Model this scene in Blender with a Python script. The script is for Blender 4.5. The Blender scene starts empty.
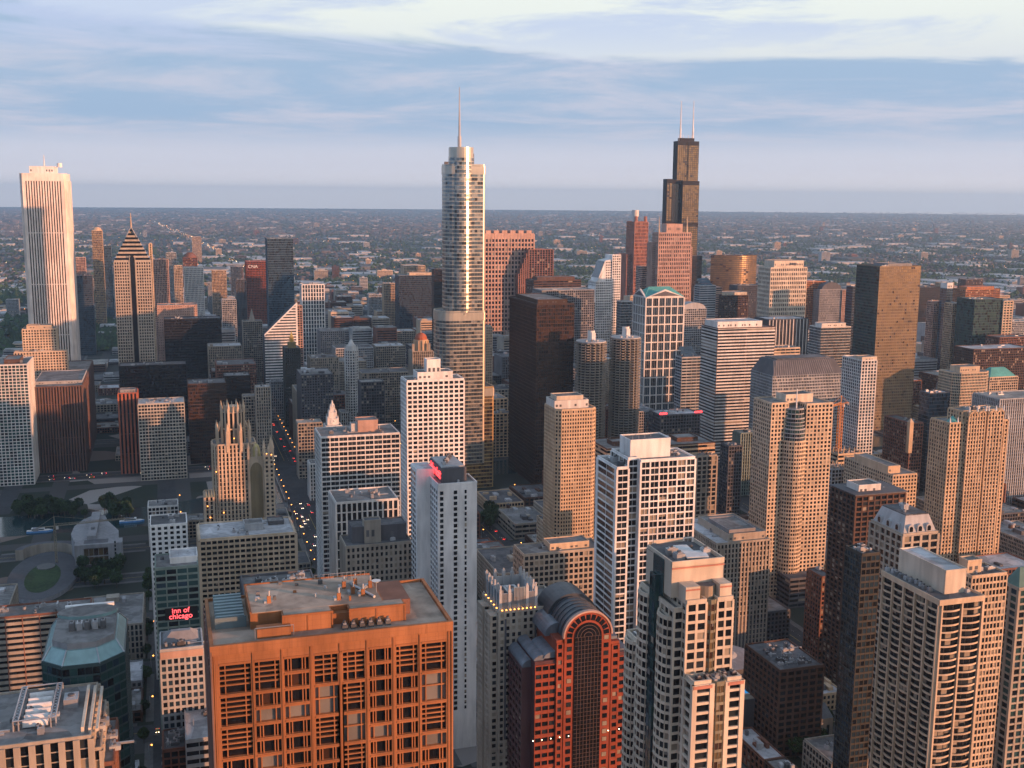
import bpy, math, random
import numpy as np
from mathutils import Vector, Matrix
random.seed(7)
R = math.radians
SC = bpy.context.scene
COL = SC.collection
# world axes: +X = west, +Y = south, +Z = up, metres; the view is from a tall tower looking south-south-west
# ------------------------------------------------------------------ camera
F, YAW, PIT, ROLL, CZ = 1120.0, 17.2, 9.40, 0.45, 300.0
cy, cp, cr = R(YAW), R(PIT), R(ROLL)
fw = Vector((math.sin(cy)*math.cos(cp), math.cos(cy)*math.cos(cp), -math.sin(cp)))
rt0 = Vector((math.cos(cy), -math.sin(cy), 0)); up0 = rt0.cross(fw)
rt = rt0*math.cos(cr)+up0*math.sin(cr); up = up0*math.cos(cr)-rt0*math.sin(cr)
cd = bpy.data.cameras.new('camera'); cam = bpy.data.objects.new('camera', cd); COL.objects.link(cam)
m = Matrix((rt, up, -fw)).transposed().to_4x4(); m.translation = Vector((0, 0, CZ)); cam.matrix_world = m
cd.sensor_width = 36; cd.lens = 36*F/1024; cd.clip_start = 1; cd.clip_end = 200000
SC.camera = cam
# ------------------------------------------------------------------ light, sky, exposure
SUN_EL, SUN_AZ = 4.8, 129.0          # azimuth measured from +Y (south) towards +X (west)
SUN_STR, SKY_STR, EXPO = 5.0, 0.15, 0.84
HAZE = 4.8e-5
SUNCOL = (1.0, 0.44, 0.22)
ts = Vector((math.sin(R(SUN_AZ))*math.cos(R(SUN_EL)), math.cos(R(SUN_AZ))*math.cos(R(SUN_EL)), math.sin(R(SUN_EL))))
sl = bpy.data.lights.new('sun', 'SUN'); sl.energy = SUN_STR; sl.angle = R(0.5); sl.color = SUNCOL
so = bpy.data.objects.new('sun', sl); COL.objects.link(so); so.rotation_euler = (-ts).to_track_quat('-Z', 'Y').to_euler(); so.location = (0, 0, 900)
SC.view_settings.view_transform = 'Standard'; SC.view_settings.look = 'None'
SC.view_settings.exposure = EXPO; SC.view_settings.gamma = 1; SC.view_settings.use_curve_mapping = False
SC.cycles.max_bounces = 5; SC.cycles.diffuse_bounces = 2; SC.cycles.glossy_bounces = 3; SC.cycles.volume_bounces = 1
SC.cycles.transparent_max_bounces = 4; SC.cycles.use_denoising = True; SC.cycles.sample_clamp_indirect = 4
SC.cycles.use_adaptive_sampling = True; SC.cycles.adaptive_threshold = 0.02

def N(nt, t, **k):
    n = nt.nodes.new(t)
    for a, b in k.items(): setattr(n, a, b)
    return n
def math_(nt, op, a, b=None, c=None, clamp=False):
    n = N(nt, 'ShaderNodeMath', operation=op); n.use_clamp = clamp
    for i, v in enumerate((a, b, c)):
        if v is None: continue
        if isinstance(v, (int, float)): n.inputs[i].default_value = v
        else: nt.links.new(v, n.inputs[i])
    return n.outputs[0]
def sstep(nt, x, lo, hi):
    n = N(nt, 'ShaderNodeMapRange', interpolation_type='SMOOTHSTEP'); nt.links.new(x, n.inputs[0])
    n.inputs[1].default_value = lo; n.inputs[2].default_value = hi
    return n.outputs[0]
def mixc(nt, f, a, b, mode='MIX'):
    n = N(nt, 'ShaderNodeMix', data_type='RGBA', blend_type=mode)
    for s, v in ((n.inputs[0], f), (n.inputs[6], a), (n.inputs[7], b)):
        if isinstance(v, (int, float)): s.default_value = v
        elif isinstance(v, tuple): s.default_value = (*v, 1) if len(v) == 3 else v
        else: nt.links.new(v, s)
    return n.outputs[2]

w = bpy.data.worlds.new('World'); SC.world = w; w.use_nodes = True; nt = w.node_tree; nt.nodes.clear()
sky = N(nt, 'ShaderNodeTexSky', sky_type='NISHITA'); sky.sun_disc = False
sky.sun_elevation = R(SUN_EL); sky.sun_rotation = R(SUN_AZ); sky.altitude = 300; sky.air_density = 1.0; sky.dust_density = 1.5; sky.ozone_density = 2.0
tc = N(nt, 'ShaderNodeTexCoord'); sep = N(nt, 'ShaderNodeSeparateXYZ'); nt.links.new(tc.outputs['Generated'], sep.inputs[0])
X, Y, Z = sep.outputs
zc = math_(nt, 'MAXIMUM', Z, 0.0)
den = math_(nt, 'ADD', zc, 0.035)
cx_ = math_(nt, 'DIVIDE', X, den); cy_ = math_(nt, 'DIVIDE', Y, den)
comb = N(nt, 'ShaderNodeCombineXYZ'); nt.links.new(cx_, comb.inputs[0]); nt.links.new(cy_, comb.inputs[1])
n1 = N(nt, 'ShaderNodeTexNoise'); n1.inputs['Scale'].default_value = 0.6; n1.inputs['Detail'].default_value = 10; n1.inputs['Roughness'].default_value = 0.64; n1.inputs['Distortion'].default_value = 0.5
nt.links.new(comb.outputs[0], n1.inputs['Vector'])
n2 = N(nt, 'ShaderNodeTexNoise'); n2.inputs['Scale'].default_value = 0.13; n2.inputs['Detail'].default_value = 3
nt.links.new(comb.outputs[0], n2.inputs['Vector'])
# sideways position: 0 on the left (east) .. 1 on the right (west) of the southern sky
side = math_(nt, 'MULTIPLY_ADD', X, 1.1, 0.2, clamp=True)
nn = math_(nt, 'SUBTRACT', n1.outputs[0], 0.5)
edge = math_(nt, 'MULTIPLY_ADD', nn, 0.040, Z)
edge = math_(nt, 'MULTIPLY_ADD', math_(nt, 'SUBTRACT', n2.outputs[0], 0.5), 0.05, edge)
top = math_(nt, 'MULTIPLY_ADD', side, 0.05, edge)
upper = math_(nt, 'SUBTRACT', 1.0, sstep(nt, top, 0.147, 0.158), clamp=True)
lower = sstep(nt, math_(nt, 'MULTIPLY_ADD', nn, 0.02, Z), 0.035, 0.066)
deck = math_(nt, 'MULTIPLY', upper, lower)
thin = sstep(nt, math_(nt, 'MULTIPLY_ADD', math_(nt, 'SUBTRACT', 1.0, side), 0.16, n1.outputs[0]), 0.53, 0.66)
thin = math_(nt, 'MULTIPLY', thin, math_(nt, 'SUBTRACT', 1.0, sstep(nt, Z, 0.19, 0.40)))
thin = math_(nt, 'MULTIPLY', thin, sstep(nt, Z, 0.10, 0.15))
S_ = 1/SKY_STR
def sc3(c, k=1.0): return tuple(x*S_*k for x in c)
# air: pale warm haze by the horizon, clear blue-white above it
a1 = mixc(nt, sstep(nt, Z, 0.0, 0.06), mixc(nt, sstep(nt, Z, 0.0, 0.03), sc3((0.66, 0.60, 0.60)), sc3((0.48, 0.46, 0.50))), sc3((0.36, 0.38, 0.45)))
a2 = mixc(nt, sstep(nt, Z, 0.06, 0.17), a1, sc3((0.50, 0.53, 0.50)))
hi_ = mixc(nt, sstep(nt, n1.outputs[0], 0.35, 0.65), mixc(nt, 1.0, sky.outputs[0], (1.5, 1.5, 1.5), 'MULTIPLY'), sc3((0.40, 0.46, 0.56)))   # broken cloud above the view, added to brighten shaded walls
a3 = mixc(nt, sstep(nt, Z, 0.22, 0.6), a2, hi_)
d1 = mixc(nt, sstep(nt, n1.outputs[0], 0.38, 0.68), sc3((0.20, 0.285, 0.40)), sc3((0.345, 0.355, 0.425)))
c1 = mixc(nt, math_(nt, 'MULTIPLY', deck, 0.92), a3, d1)
c2 = mixc(nt, math_(nt, 'MULTIPLY', thin, 0.75), c1, sc3((0.30, 0.36, 0.50)))
# the unseen quarter round the sun mixes the sky texture with an added glow
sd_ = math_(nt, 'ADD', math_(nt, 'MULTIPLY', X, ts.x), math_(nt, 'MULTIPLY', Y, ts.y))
glow = mixc(nt, sstep(nt, Z, 0.0, 0.5), sc3((0.50, 0.46, 0.45)), hi_)   # pale glow added out of view to lift the shaded north walls
c2 = mixc(nt, sstep(nt, math_(nt, 'MULTIPLY', X, -1.0), 0.35, 0.9), c2, sc3((0.20, 0.29, 0.44)))    # the darkening east
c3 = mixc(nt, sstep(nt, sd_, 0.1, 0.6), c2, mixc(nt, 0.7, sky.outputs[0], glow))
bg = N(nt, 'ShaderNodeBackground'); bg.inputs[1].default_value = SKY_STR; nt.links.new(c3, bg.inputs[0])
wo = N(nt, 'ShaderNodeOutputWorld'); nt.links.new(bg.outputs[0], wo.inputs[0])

# ------------------------------------------------------------------ geometry from the view
def ray(x, y): return fw + rt*((x-512)/F) - up*((y-384)/F)
def atv(x, y, v):
    d = ray(x, y); t = v/d.y; return d.x*t, CZ+d.z*t
def atz(x, y, z=0.0):
    d = ray(x, y); t = (z-CZ)/d.z; return d.x*t, d.y*t
def proj(u, v, z):
    p = Vector((u, v, z-CZ)); d = p.dot(fw)
    if d < 1: return (-9999, -9999, 1)
    return 512+F*p.dot(rt)/d, 384-F*p.dot(up)/d, d
def solve_u(x, v, z):
    a, b = -6000.0, 9000.0
    for _ in range(40):
        c = (a+b)/2
        p = Vector((c, v, z-CZ)); d = p.dot(fw)
        if d < 1 or p.dot(rt)/d*F+512 < x: a = c
        else: b = c
        if d < 1 and c > 0: a, b = a, c
    return c
def solve_v(u, x, z, v0):
    best = (1e9, v0)
    for k in range(1, 400):
        v = v0+k*0.5; e = abs(proj(u, v, z)[0]-x)
        if e < best[0]: best = (e, v)
    return best[1]

# ------------------------------------------------------------------ materials
MATS = {}
def wallmat(c, rough=0.8, var=0.22, metal=0.0, spec=0.3, joints=None, patches=False):
    k = ('w', c, rough, var, metal, spec, joints, patches)
    if k in MATS: return MATS[k]
    mt = bpy.data.materials.new('wall'); mt.use_nodes = True; t = mt.node_tree; b = t.nodes['Principled BSDF']
    g = N(t, 'ShaderNodeNewGeometry'); mp = N(t, 'ShaderNodeMapping'); mp.inputs['Scale'].default_value = (0.35, 0.35, 0.06)
    t.links.new(g.outputs['Position'], mp.inputs[0])
    a = N(t, 'ShaderNodeTexNoise'); a.inputs['Scale'].default_value = 1.0; a.inputs['Detail'].default_value = 5; t.links.new(mp.outputs[0], a.inputs[0])
    a2 = N(t, 'ShaderNodeTexNoise'); a2.inputs['Scale'].default_value = 0.045; a2.inputs['Detail'].default_value = 2; t.links.new(g.outputs['Position'], a2.inputs[0])
    s = math_(t, 'ADD', a.outputs[0], a2.outputs[0])
    f = sstep(t, s, 0.7, 1.3)
    lo = tuple(x*(1-var) for x in c); hi = tuple(min(0.9, x*(1+var*0.6)) for x in c)
    colr = mixc(t, f, lo, hi)
    if joints:      # panel joints and rain streaks of a stone-clad wall
        sp = N(t, 'ShaderNodeSeparateXYZ'); t.links.new(g.outputs['Position'], sp.inputs[0]); hx = math_(t, 'ADD', sp.outputs[0], sp.outputs[1])
        j1 = math_(t, 'LESS_THAN', math_(t, 'FRACT', math_(t, 'DIVIDE', hx, joints[0])), 0.035); j2 = math_(t, 'LESS_THAN', math_(t, 'FRACT', math_(t, 'DIVIDE', sp.outputs[2], joints[1])), 0.045)
        colr = mixc(t, math_(t, 'MULTIPLY', math_(t, 'MAXIMUM', j1, j2), 0.5), colr, tuple(x*.45 for x in c))
        m2 = N(t, 'ShaderNodeMapping'); m2.inputs['Scale'].default_value = (1.4, 1.4, 0.12); t.links.new(g.outputs['Position'], m2.inputs[0]); a3_ = N(t, 'ShaderNodeTexNoise'); a3_.inputs['Scale'].default_value = 1; a3_.inputs['Detail'].default_value = 4; t.links.new(m2.outputs[0], a3_.inputs[0])
        colr = mixc(t, math_(t, 'MULTIPLY', sstep(t, a3_.outputs[0], 0.52, 0.75), 0.45), colr, tuple(x*.5 for x in c))
    if patches:     # tar patches and stains of a flat roof
        vo = N(t, 'ShaderNodeTexVoronoi'); vo.inputs['Scale'].default_value = 0.11; t.links.new(g.outputs['Position'], vo.inputs[0]); sc_ = N(t, 'ShaderNodeSeparateColor'); t.links.new(vo.outputs['Color'], sc_.inputs[0])
        colr = mixc(t, math_(t, 'MULTIPLY', math_(t, 'GREATER_THAN', sc_.outputs[0], 0.7), 0.4), colr, tuple(x*.45 for x in c)); colr = mixc(t, math_(t, 'MULTIPLY', math_(t, 'GREATER_THAN', sc_.outputs[1], 0.85), 0.3), colr, tuple(min(.8, x*1.8) for x in c))
    t.links.new(colr, b.inputs['Base Color'])
    b.inputs['Roughness'].default_value = rough; b.inputs['Metallic'].default_value = metal; b.inputs['Specular IOR Level'].default_value = spec
    MATS[k] = mt; return mt
def plain(name, c, rough=0.6, metal=0.0, spec=0.5, emit=None, es=0.0, ior=None):
    k = ('p', name, c, rough, metal, es)
    if k in MATS: return MATS[k]
    mt = bpy.data.materials.new(name); mt.use_nodes = True; t = mt.node_tree; b = t.nodes['Principled BSDF']
    g = N(t, 'ShaderNodeNewGeometry'); a = N(t, 'ShaderNodeTexNoise'); a.inputs['Scale'].default_value = 0.12; a.inputs['Detail'].default_value = 3
    t.links.new(g.outputs['Position'], a.inputs[0])
    t.links.new(mixc(t, sstep(t, a.outputs[0], 0.35, 0.65), tuple(x*0.8 for x in c), tuple(min(1, x*1.15) for x in c)), b.inputs['Base Color'])
    b.inputs['Roughness'].default_value = rough; b.inputs['Metallic'].default_value = metal; b.inputs['Specular IOR Level'].default_value = spec
    if name == 'glass':      # slight warp from pane to pane
        nb_ = N(t, 'ShaderNodeTexNoise'); nb_.inputs['Scale'].default_value = 0.45; t.links.new(g.outputs['Position'], nb_.inputs[0]); bp_ = N(t, 'ShaderNodeBump'); bp_.inputs['Strength'].default_value = 0.35; bp_.inputs['Distance'].default_value = 0.12; t.links.new(nb_.outputs[0], bp_.inputs['Height']); t.links.new(bp_.outputs[0], b.inputs['Normal'])
    if emit:
        b.inputs['Emission Color'].default_value = (*emit, 1); b.inputs['Emission Strength'].default_value = es
        mt.cycles.emission_sampling = 'NONE'
    MATS[k] = mt; return mt
def gmat(c, rough=0.12, metal=0.0, spec=0.8): return plain('glass', c, rough, metal, spec)
G_DARK = gmat((0.008, 0.010, 0.014), 0.1, 0, 0.4); G_MID = gmat((0.025, 0.03, 0.035), 0.14, 0, 0.5); G_BLIND = gmat((0.26, 0.22, 0.17), 0.3, 0, 0.5)
G_BLUE = gmat((0.03, 0.06, 0.09), 0.08, 0.35, 1.0); G_TEAL = gmat((0.035, 0.09, 0.09), 0.1, 0.35, 1.0)
G_GOLD = gmat((0.30, 0.21, 0.11), 0.18, 0.6, 1.0); G_BRZ = gmat((0.045, 0.022, 0.014), 0.14, 0.0, 1.0); G_BLACK = gmat((0.008, 0.008, 0.011), 0.12, 0, 0.9)
G_GOLD2 = gmat((0.16, 0.12, 0.08), 0.2, 0.5, 1.0)
G_STEEL = gmat((0.46, 0.43, 0.38), 0.22, 0.75, 1.0); G_STEEL2 = gmat((0.20, 0.23, 0.24), 0.16, 0.8, 1.0); G_CURT = gmat((0.45, 0.34, 0.2), 0.5, 0, 0.4)
G_CURT2 = gmat((0.16, 0.15, 0.14), 0.35, 0, 0.5)
G_LIT = plain('lit_window', (0.3, 0.22, 0.1), 0.5, emit=(1.0, 0.55, 0.2), es=0.9)
GP = dict(dark=[G_DARK]*7+[G_MID]*3+[G_BLIND], home=[G_DARK]*9+[G_MID]*3+[G_BLIND]*2, black=[G_BLACK]*12+[G_BRZ]*2, brz=[G_BRZ]*5+[G_BLACK]*4,
          blue=[G_BLUE]*4+[G_DARK]*2, teal=[G_TEAL]*4+[G_DARK]*2+[G_BLUE], gold=[G_GOLD]*14+[G_GOLD2]*5+[G_BRZ], steel=[G_STEEL]*2+[G_STEEL2]*5+[G_MID], off=[G_DARK]*8+[G_MID]*3,
          goldt=[G_GOLD]*3+[G_BRZ]*2, lit=[G_BLACK]*8+[G_DARK]*3+[G_MID], blind=[G_BLIND]*2+[G_MID]*3+[G_DARK]*4)
C = dict(white=(0.62, 0.60, 0.57), white2=(0.72, 0.71, 0.69), cream=(0.54, 0.42, 0.30), cream2=(0.58, 0.50, 0.40), tan=(0.52, 0.38, 0.25), beige=(0.38, 0.33, 0.27),
         grey=(0.25, 0.25, 0.26), lgrey=(0.38, 0.39, 0.40), dgrey=(0.10, 0.10, 0.11), black=(0.018, 0.017, 0.018), brown=(0.10, 0.055, 0.04), red=(0.26, 0.07, 0.035),
         brick=(0.20, 0.09, 0.06), orange=(0.42, 0.165, 0.06), pink=(0.46, 0.30, 0.24), bronze=(0.055, 0.032, 0.022), stone=(0.32, 0.28, 0.23), blue=(0.10, 0.15, 0.20),
         teal=(0.06, 0.12, 0.12), copper=(0.10, 0.36, 0.33), mred=(0.25, 0.055, 0.028), terra=(0.34, 0.10, 0.05), steel=(0.56, 0.50, 0.41), green=(0.20, 0.25, 0.22))
def W(k): return wallmat(C[k] if isinstance(k, str) else k)
ROOFS = [wallmat((0.20, 0.195, 0.19), 0.95, 0.4, patches=True), wallmat((0.12, 0.12, 0.125), 0.95, 0.4, patches=True), wallmat((0.33, 0.31, 0.28), 0.95, 0.35, patches=True), wallmat((0.42, 0.42, 0.43), 0.9, 0.35, patches=True)]
M_UNIT = wallmat((0.36, 0.37, 0.38), 0.6, 0.3); M_METAL = wallmat((0.42, 0.43, 0.45), 0.4, 0.2, 0.6, 0.5)
M_LAMP = plain('lamp_glow', (1, 0.6, 0.2), emit=(1.0, 0.34, 0.05), es=5.0); M_LAMPW = plain('lamp_white', (1, 0.9, 0.7), emit=(1.0, 0.75, 0.45), es=6.0)
M_RED = plain('red_light', (0.8, 0.05, 0.03), emit=(1.0, 0.05, 0.04), es=5.0); M_HEAD = plain('head_light', (1, .9, .7), emit=(1.0, 0.8, 0.55), es=7.0)

# ------------------------------------------------------------------ mesh building
class MB:
    """collects boxes and polygons; build() links them as one mesh object"""
    def __init__(s): s.b = []; s.bm = []; s.v = []; s.f = []; s.fm = []; s.mats = []
    def mi(s, mt):
        if mt not in s.mats: s.mats.append(mt)
        return s.mats.index(mt)
    def bar(s, o, t, a, b, z0, z1, mt):     # from o along t (unit) for a, outward b
        s.b.append((o[0], o[1], z0, t[0], t[1], a, b, z1-z0)); s.bm.append(s.mi(mt))
    def box(s, x0, x1, y0, y1, z0, z1, mt): s.bar((x0, y1), (1, 0), x1-x0, y1-y0, z0, z1, mt)
    def poly(s, pts, mt):
        i = len(s.v); s.v.extend(pts); s.f.append(tuple(range(i, i+len(pts)))); s.fm.append(s.mi(mt))
    def mesh(s, vs, fs, mt):
        i = len(s.v); s.v.extend(vs); k = s.mi(mt)
        for f in fs: s.f.append(tuple(i+j for j in f)); s.fm.append(k)
    def prism(s, pts, z0, z1, mt, top=None):
        n = len(pts); vs = [(p[0], p[1], z0) for p in pts]+[(p[0], p[1], z1) for p in pts]
        s.mesh(vs, [(i, (i+1) % n, n+(i+1) % n, n+i) for i in range(n)]+[tuple(range(n-1, -1, -1))], mt)
        s.poly([(p[0], p[1], z1) for p in pts], top or mt)
    def prismv(s, pts, v0, v1, mt):           # polygon in the (u, z) plane, extruded along v
        n = len(pts); vs = [(p[0], v0, p[1]) for p in pts]+[(p[0], v1, p[1]) for p in pts]
        s.mesh(vs, [((i+1) % n, i, n+i, n+(i+1) % n) for i in range(n)]+[tuple(range(n)), tuple(range(2*n-1, n-1, -1))], mt)
    def prismu(s, pts, u0, u1, mt):           # polygon in the (v, z) plane, extruded along u
        n = len(pts); vs = [(u0, p[0], p[1]) for p in pts]+[(u1, p[0], p[1]) for p in pts]
        s.mesh(vs, [((i+1) % n, i, n+i, n+(i+1) % n) for i in range(n)]+[tuple(range(n)), tuple(range(2*n-1, n-1, -1))], mt)
    def frus(s, p0, z0, p1, z1, mt):
        n = len(p0); vs = [(p[0], p[1], z0) for p in p0]+[(p[0], p[1], z1) for p in p1]
        s.mesh(vs, [(i, (i+1) % n, n+(i+1) % n, n+i) for i in range(n)]+[tuple(range(n, 2*n)), tuple(range(n-1, -1, -1))], mt)
    def tube(s, a, b, r, mt, r2=None, n=6):
        a = Vector(a); b = Vector(b); d = (b-a).normalized(); x = d.orthogonal().normalized(); y = d.cross(x); r2 = r if r2 is None else r2
        vs = []
        for p, q in ((a, r), (b, r2)):
            for k in range(n): an = 2*math.pi*k/n; vs.append(tuple(p+(x*math.cos(an)+y*math.sin(an))*q))
        s.mesh(vs, [(i, (i+1) % n, n+(i+1) % n, n+i) for i in range(n)]+[tuple(range(n-1, -1, -1)), tuple(range(n, 2*n))], mt)
    def empty(s): return not s.b and not s.f
    def build(s, name, parent=None, base=(0, 0, 0), smooth=False):
        nb = len(s.b); V = []; 
        if nb:
            A = np.array(s.b, dtype=np.float64); o = A[:, :3]; t = np.zeros((nb, 3)); t[:, :2] = A[:, 3:5]; n = np.stack([A[:, 4], -A[:, 3], np.zeros(nb)], 1)
            a, b, h = A[:, 5:6], A[:, 6:7], A[:, 7:8]; z = np.array([[0, 0, 1.0]])
            c = [o, o+t*a, o+t*a+n*b, o+n*b]; c += [k+z*h for k in c]
            V = np.stack(c, 1).reshape(-1, 3)
        nv = nb*8
        allv = np.concatenate([np.array(V).reshape(-1, 3), np.array(s.v, dtype=np.float64).reshape(-1, 3)]) if s.v else np.array(V)
        allv = allv-np.array(base)
        me = bpy.data.meshes.new(name)
        q = np.array([(3, 2, 1, 0)[::-1], (4, 7, 6, 5), (0, 4, 5, 1), (1, 5, 6, 2), (2, 6, 7, 3), (3, 7, 4, 0)])
        L1 = (q[None]+np.arange(nb)[:, None, None]*8).reshape(-1) if nb else np.zeros(0, int)
        L2 = np.array([nv+j for f in s.f for j in f], dtype=int)
        L = np.concatenate([L1, L2]).astype(np.int32)
        tot = np.concatenate([np.full(nb*6, 4), np.array([len(f) for f in s.f], dtype=int)]).astype(np.int32)
        st = np.concatenate([[0], np.cumsum(tot)[:-1]]).astype(np.int32)
        mi = np.concatenate([np.repeat(np.array(s.bm, dtype=int), 6), np.array(s.fm, dtype=int)]).astype(np.int32)
        me.vertices.add(len(allv)); me.vertices.foreach_set('co', allv.astype(np.float32).reshape(-1))
        me.loops.add(len(L)); me.loops.foreach_set('vertex_index', L)
        me.polygons.add(len(tot)); me.polygons.foreach_set('loop_start', st); me.polygons.foreach_set('loop_total', tot)
        for mt in s.mats: me.materials.append(mt)
        me.polygons.foreach_set('material_index', mi)
        me.polygons.foreach_set('use_smooth', np.full(len(tot), bool(smooth)))
        me.update(calc_edges=True)
        o = bpy.data.objects.new(name, me); COL.objects.link(o)
        if parent: o.parent = parent
        else: o.location = base
        return o
def tag(o, label, cat, group=None, kind=None):
    if label: o['label'] = label
    if cat: o['category'] = cat
    if group: o['group'] = group
    if kind: o['kind'] = kind
    return o
def empty(name, loc):
    o = bpy.data.objects.new(name, None); COL.objects.link(o); o.location = loc; o.empty_display_size = 2; return o
UNIT = {}
def unit_pane(mt):
    if mt.name not in UNIT:
        b = MB(); b.box(0, 1, -0.06, 0.0, 0, 1, mt); o = b.build('window'); UNIT[mt.name] = o.data; bpy.data.objects.remove(o)
    return UNIT[mt.name]
def circ(cx, cyy, rx, ry=None, n=24, a0=0.0): 
    ry = rx if ry is None else ry
    return [(cx+rx*math.cos(a0+2*math.pi*k/n), cyy+ry*math.sin(a0+2*math.pi*k/n)) for k in range(n)]
def rect(u0, u1, v0, v1): return [(u0, v0), (u1, v0), (u1, v1), (u0, v1)]

ST = dict(  # bay width, floor height, pier share, spandrel share, pier depth, spandrel depth
    grid=(3.0, 3.4, 0.22, 0.26, 0.5, 0.42), fine=(1.9, 3.2, 0.26, 0.32, 0.3, 0.24), vert=(2.6, 3.7, 0.42, 0.25, 0.8, 0.15), fins=(5.0, 3.9, 0.22, 0.22, 1.1, 0.12),
    ribbon=(7.0, 3.8, 0.06, 0.46, 0.2, 0.35), glass=(1.6, 3.9, 0.07, 0.16, 0.12, 0.08), big=(4.6, 3.7, 0.26, 0.26, 0.7, 0.6), punch=(3.0, 3.1, 0.40, 0.38, 0.25, 0.22),
    balc=(6.5, 3.0, 0.16, 0.18, 0.5, 0.5), stripe=(12.0, 3.6, 0.03, 0.5, 0.12, 0.3))
FOOT = []      # footprints taken by named buildings
class Bld:
    def __init__(s, name, label, cat, cu, cv, wall='cream', pal='dark', group=None, near=True):
        s.root = empty(name, (cu, cv, 0)); tag(s.root, label, cat, group); s.base = (cu, cv, 0)
        s.wall = MB(); s.roof = MB(); s.panes = []; s.w = W(wall) if not isinstance(wall, bpy.types.Material) else wall; s.pal = pal; s.near = near; s.extra = 0
    def facade(s, p0, p1, z0, z1, st, pal=None, wm=None, sm=None, bays=None, floors=None, blank=0.0, mull=0, corner=True):
        bw, fh, pw, sh, pd, sd = ST[st] if isinstance(st, str) else st
        wm = wm or s.w; sm = sm or wm; pal = GP[pal or s.pal]
        dx, dy = p1[0]-p0[0], p1[1]-p0[1]; L = math.hypot(dx, dy)
        if L < 0.8: return
        t = (dx/L, dy/L); n = (t[1], -t[0])
        nb = bays or max(1, round(L/bw)); nf = floors or max(1, round((z1-z0-blank)/fh)); bw = L/nb; fh = (z1-z0-blank)/nf
        P = lambda a: (p0[0]+t[0]*a, p0[1]+t[1]*a)
        hw = pw*bw/2
        for k in range(nb+1):
            a0 = max(-(pd-0.02) if corner else 0, k*bw-hw) if k else (-(pd-0.03) if corner else 0); a1 = min(L, k*bw+hw) if k < nb else (L+pd-0.05 if corner else L)
            if k == nb: a0 = L-hw
            if a1 > a0: s.wall.bar(P(a0), t, a1-a0, pd, z0, z1, wm)
        for k in range(nf+1):
            za = z0+k*fh; hb = sh*fh
            zb = min(za+hb*0.62, z1-0.01); za = max(za-hb*0.38, z0)
            if k == nf: zb = z1-0.01
            if zb > za: s.wall.bar(P(0), t, L, sd, za, zb, sm)
        for i in range(nb):
            a = P(i*bw+hw)
            for k in range(nf):
                za = z0+k*fh+sh*fh*0.62; zb = z0+(k+1)*fh-sh*fh*0.38
                s.panes.append((a[0], a[1], za, t, bw-2*hw, zb-za, random.choice(pal)))
            if mull:
                ww = bw-2*hw
                for j in range(1, mull+1):
                    c = i*bw+hw+ww*j/(mull+1)
                    s.wall.bar(P(c-0.07), t, 0.14, sd*0.6, z0, z1-0.02, wm)
    def block(s, poly, z0, z1, st, sides=None, roof=0, parapet=1.1, units=3, epal=None, ewm=None, **k):
        """a storeyed volume: core, piers, spandrels and panes on each side, parapet and roof slab"""
        n = len(poly); s.wall.prism(poly, z0, z1, k.get('wm') or s.w)
        for i in range(n):
            if sides is not None and i not in sides: continue
            if n == 4 and i == 2 and sides is None: continue
            stt = st[i] if isinstance(st, (list, tuple)) and not isinstance(st[0], (int, float)) and len(st) == n else st
            if stt is None: continue
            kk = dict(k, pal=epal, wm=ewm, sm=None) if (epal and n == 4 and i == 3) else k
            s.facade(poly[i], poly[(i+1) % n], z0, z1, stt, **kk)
        s.top(poly, z1, roof, parapet, units, k.get('wm'))
    def top(s, poly, z1, roof=0, parapet=1.1, units=3, wm=None):
        n = len(poly)
        if parapet:
            for i in range(n):
                p, q = poly[i], poly[(i+1) % n]; L = math.hypot(q[0]-p[0], q[1]-p[1])
                if L < .5: continue
                t = ((q[0]-p[0])/L, (q[1]-p[1])/L)
                s.wall.bar((p[0]-t[1]*0.45, p[1]+t[0]*0.45), t, L-0.02*(i % 2), 0.6-0.013*(i % 3), z1-0.2-0.01*i % 3, z1+parapet-0.02*(i % 4), wm or s.w)
        if roof is not None:
            cx = sum(p[0] for p in poly)/n; cyy = sum(p[1] for p in poly)/n
            s.roof.prism([(cx+(p[0]-cx)*0.985, cyy+(p[1]-cyy)*0.985) for p in poly], z1-0.3, z1+0.22, ROOFS[roof])
        if units:
            x0, x1 = min(p[0] for p in poly), max(p[0] for p in poly); y0, y1 = min(p[1] for p in poly), max(p[1] for p in poly)
            if s.near: units = int(units*2.5)
            for _ in range(units): s.unit(random.uniform(x0+.12*(x1-x0), x0+.8*(x1-x0)), random.uniform(y0+.12*(y1-y0), y0+.8*(y1-y0)), z1+0.2)
    def unit(s, x, y, z, sx=None, sy=None, h=None, name='cooling_unit', mt=None):
        if sx is None and name == 'cooling_unit':
            r_ = random.random()
            if r_ < .22:
                b = MB(); L_ = random.uniform(3, 8); b.box(x, x+(L_ if r_ < .11 else .7), y, y+(.7 if r_ < .11 else L_), z, z+.8, M_METAL); b.box(x-.1, x+.9, y-.1, y+.9, z, z+1.5, M_UNIT); b.build('duct', s.root, s.base); return
            if r_ < .4:
                b = MB(); q_ = random.uniform(.4, 1.1); b.tube((x, y, z), (x, y, z+q_*1.4), q_, random.choice([M_UNIT, M_METAL, ROOFS[1]]), n=10); b.tube((x, y, z+q_*1.4), (x, y, z+q_*1.4+.3), q_*.7, ROOFS[1], n=10); b.build('exhaust_fan', s.root, s.base); return
            if r_ < .5:
                b = MB(); b.tube((x, y, z), (x, y, z+random.uniform(2.5, 6)), .09, M_METAL, n=5); b.box(x-.5, x+.5, y-.05, y+.05, z+2, z+2.2, M_METAL); b.build('roof_aerial', s.root, s.base); return
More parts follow.
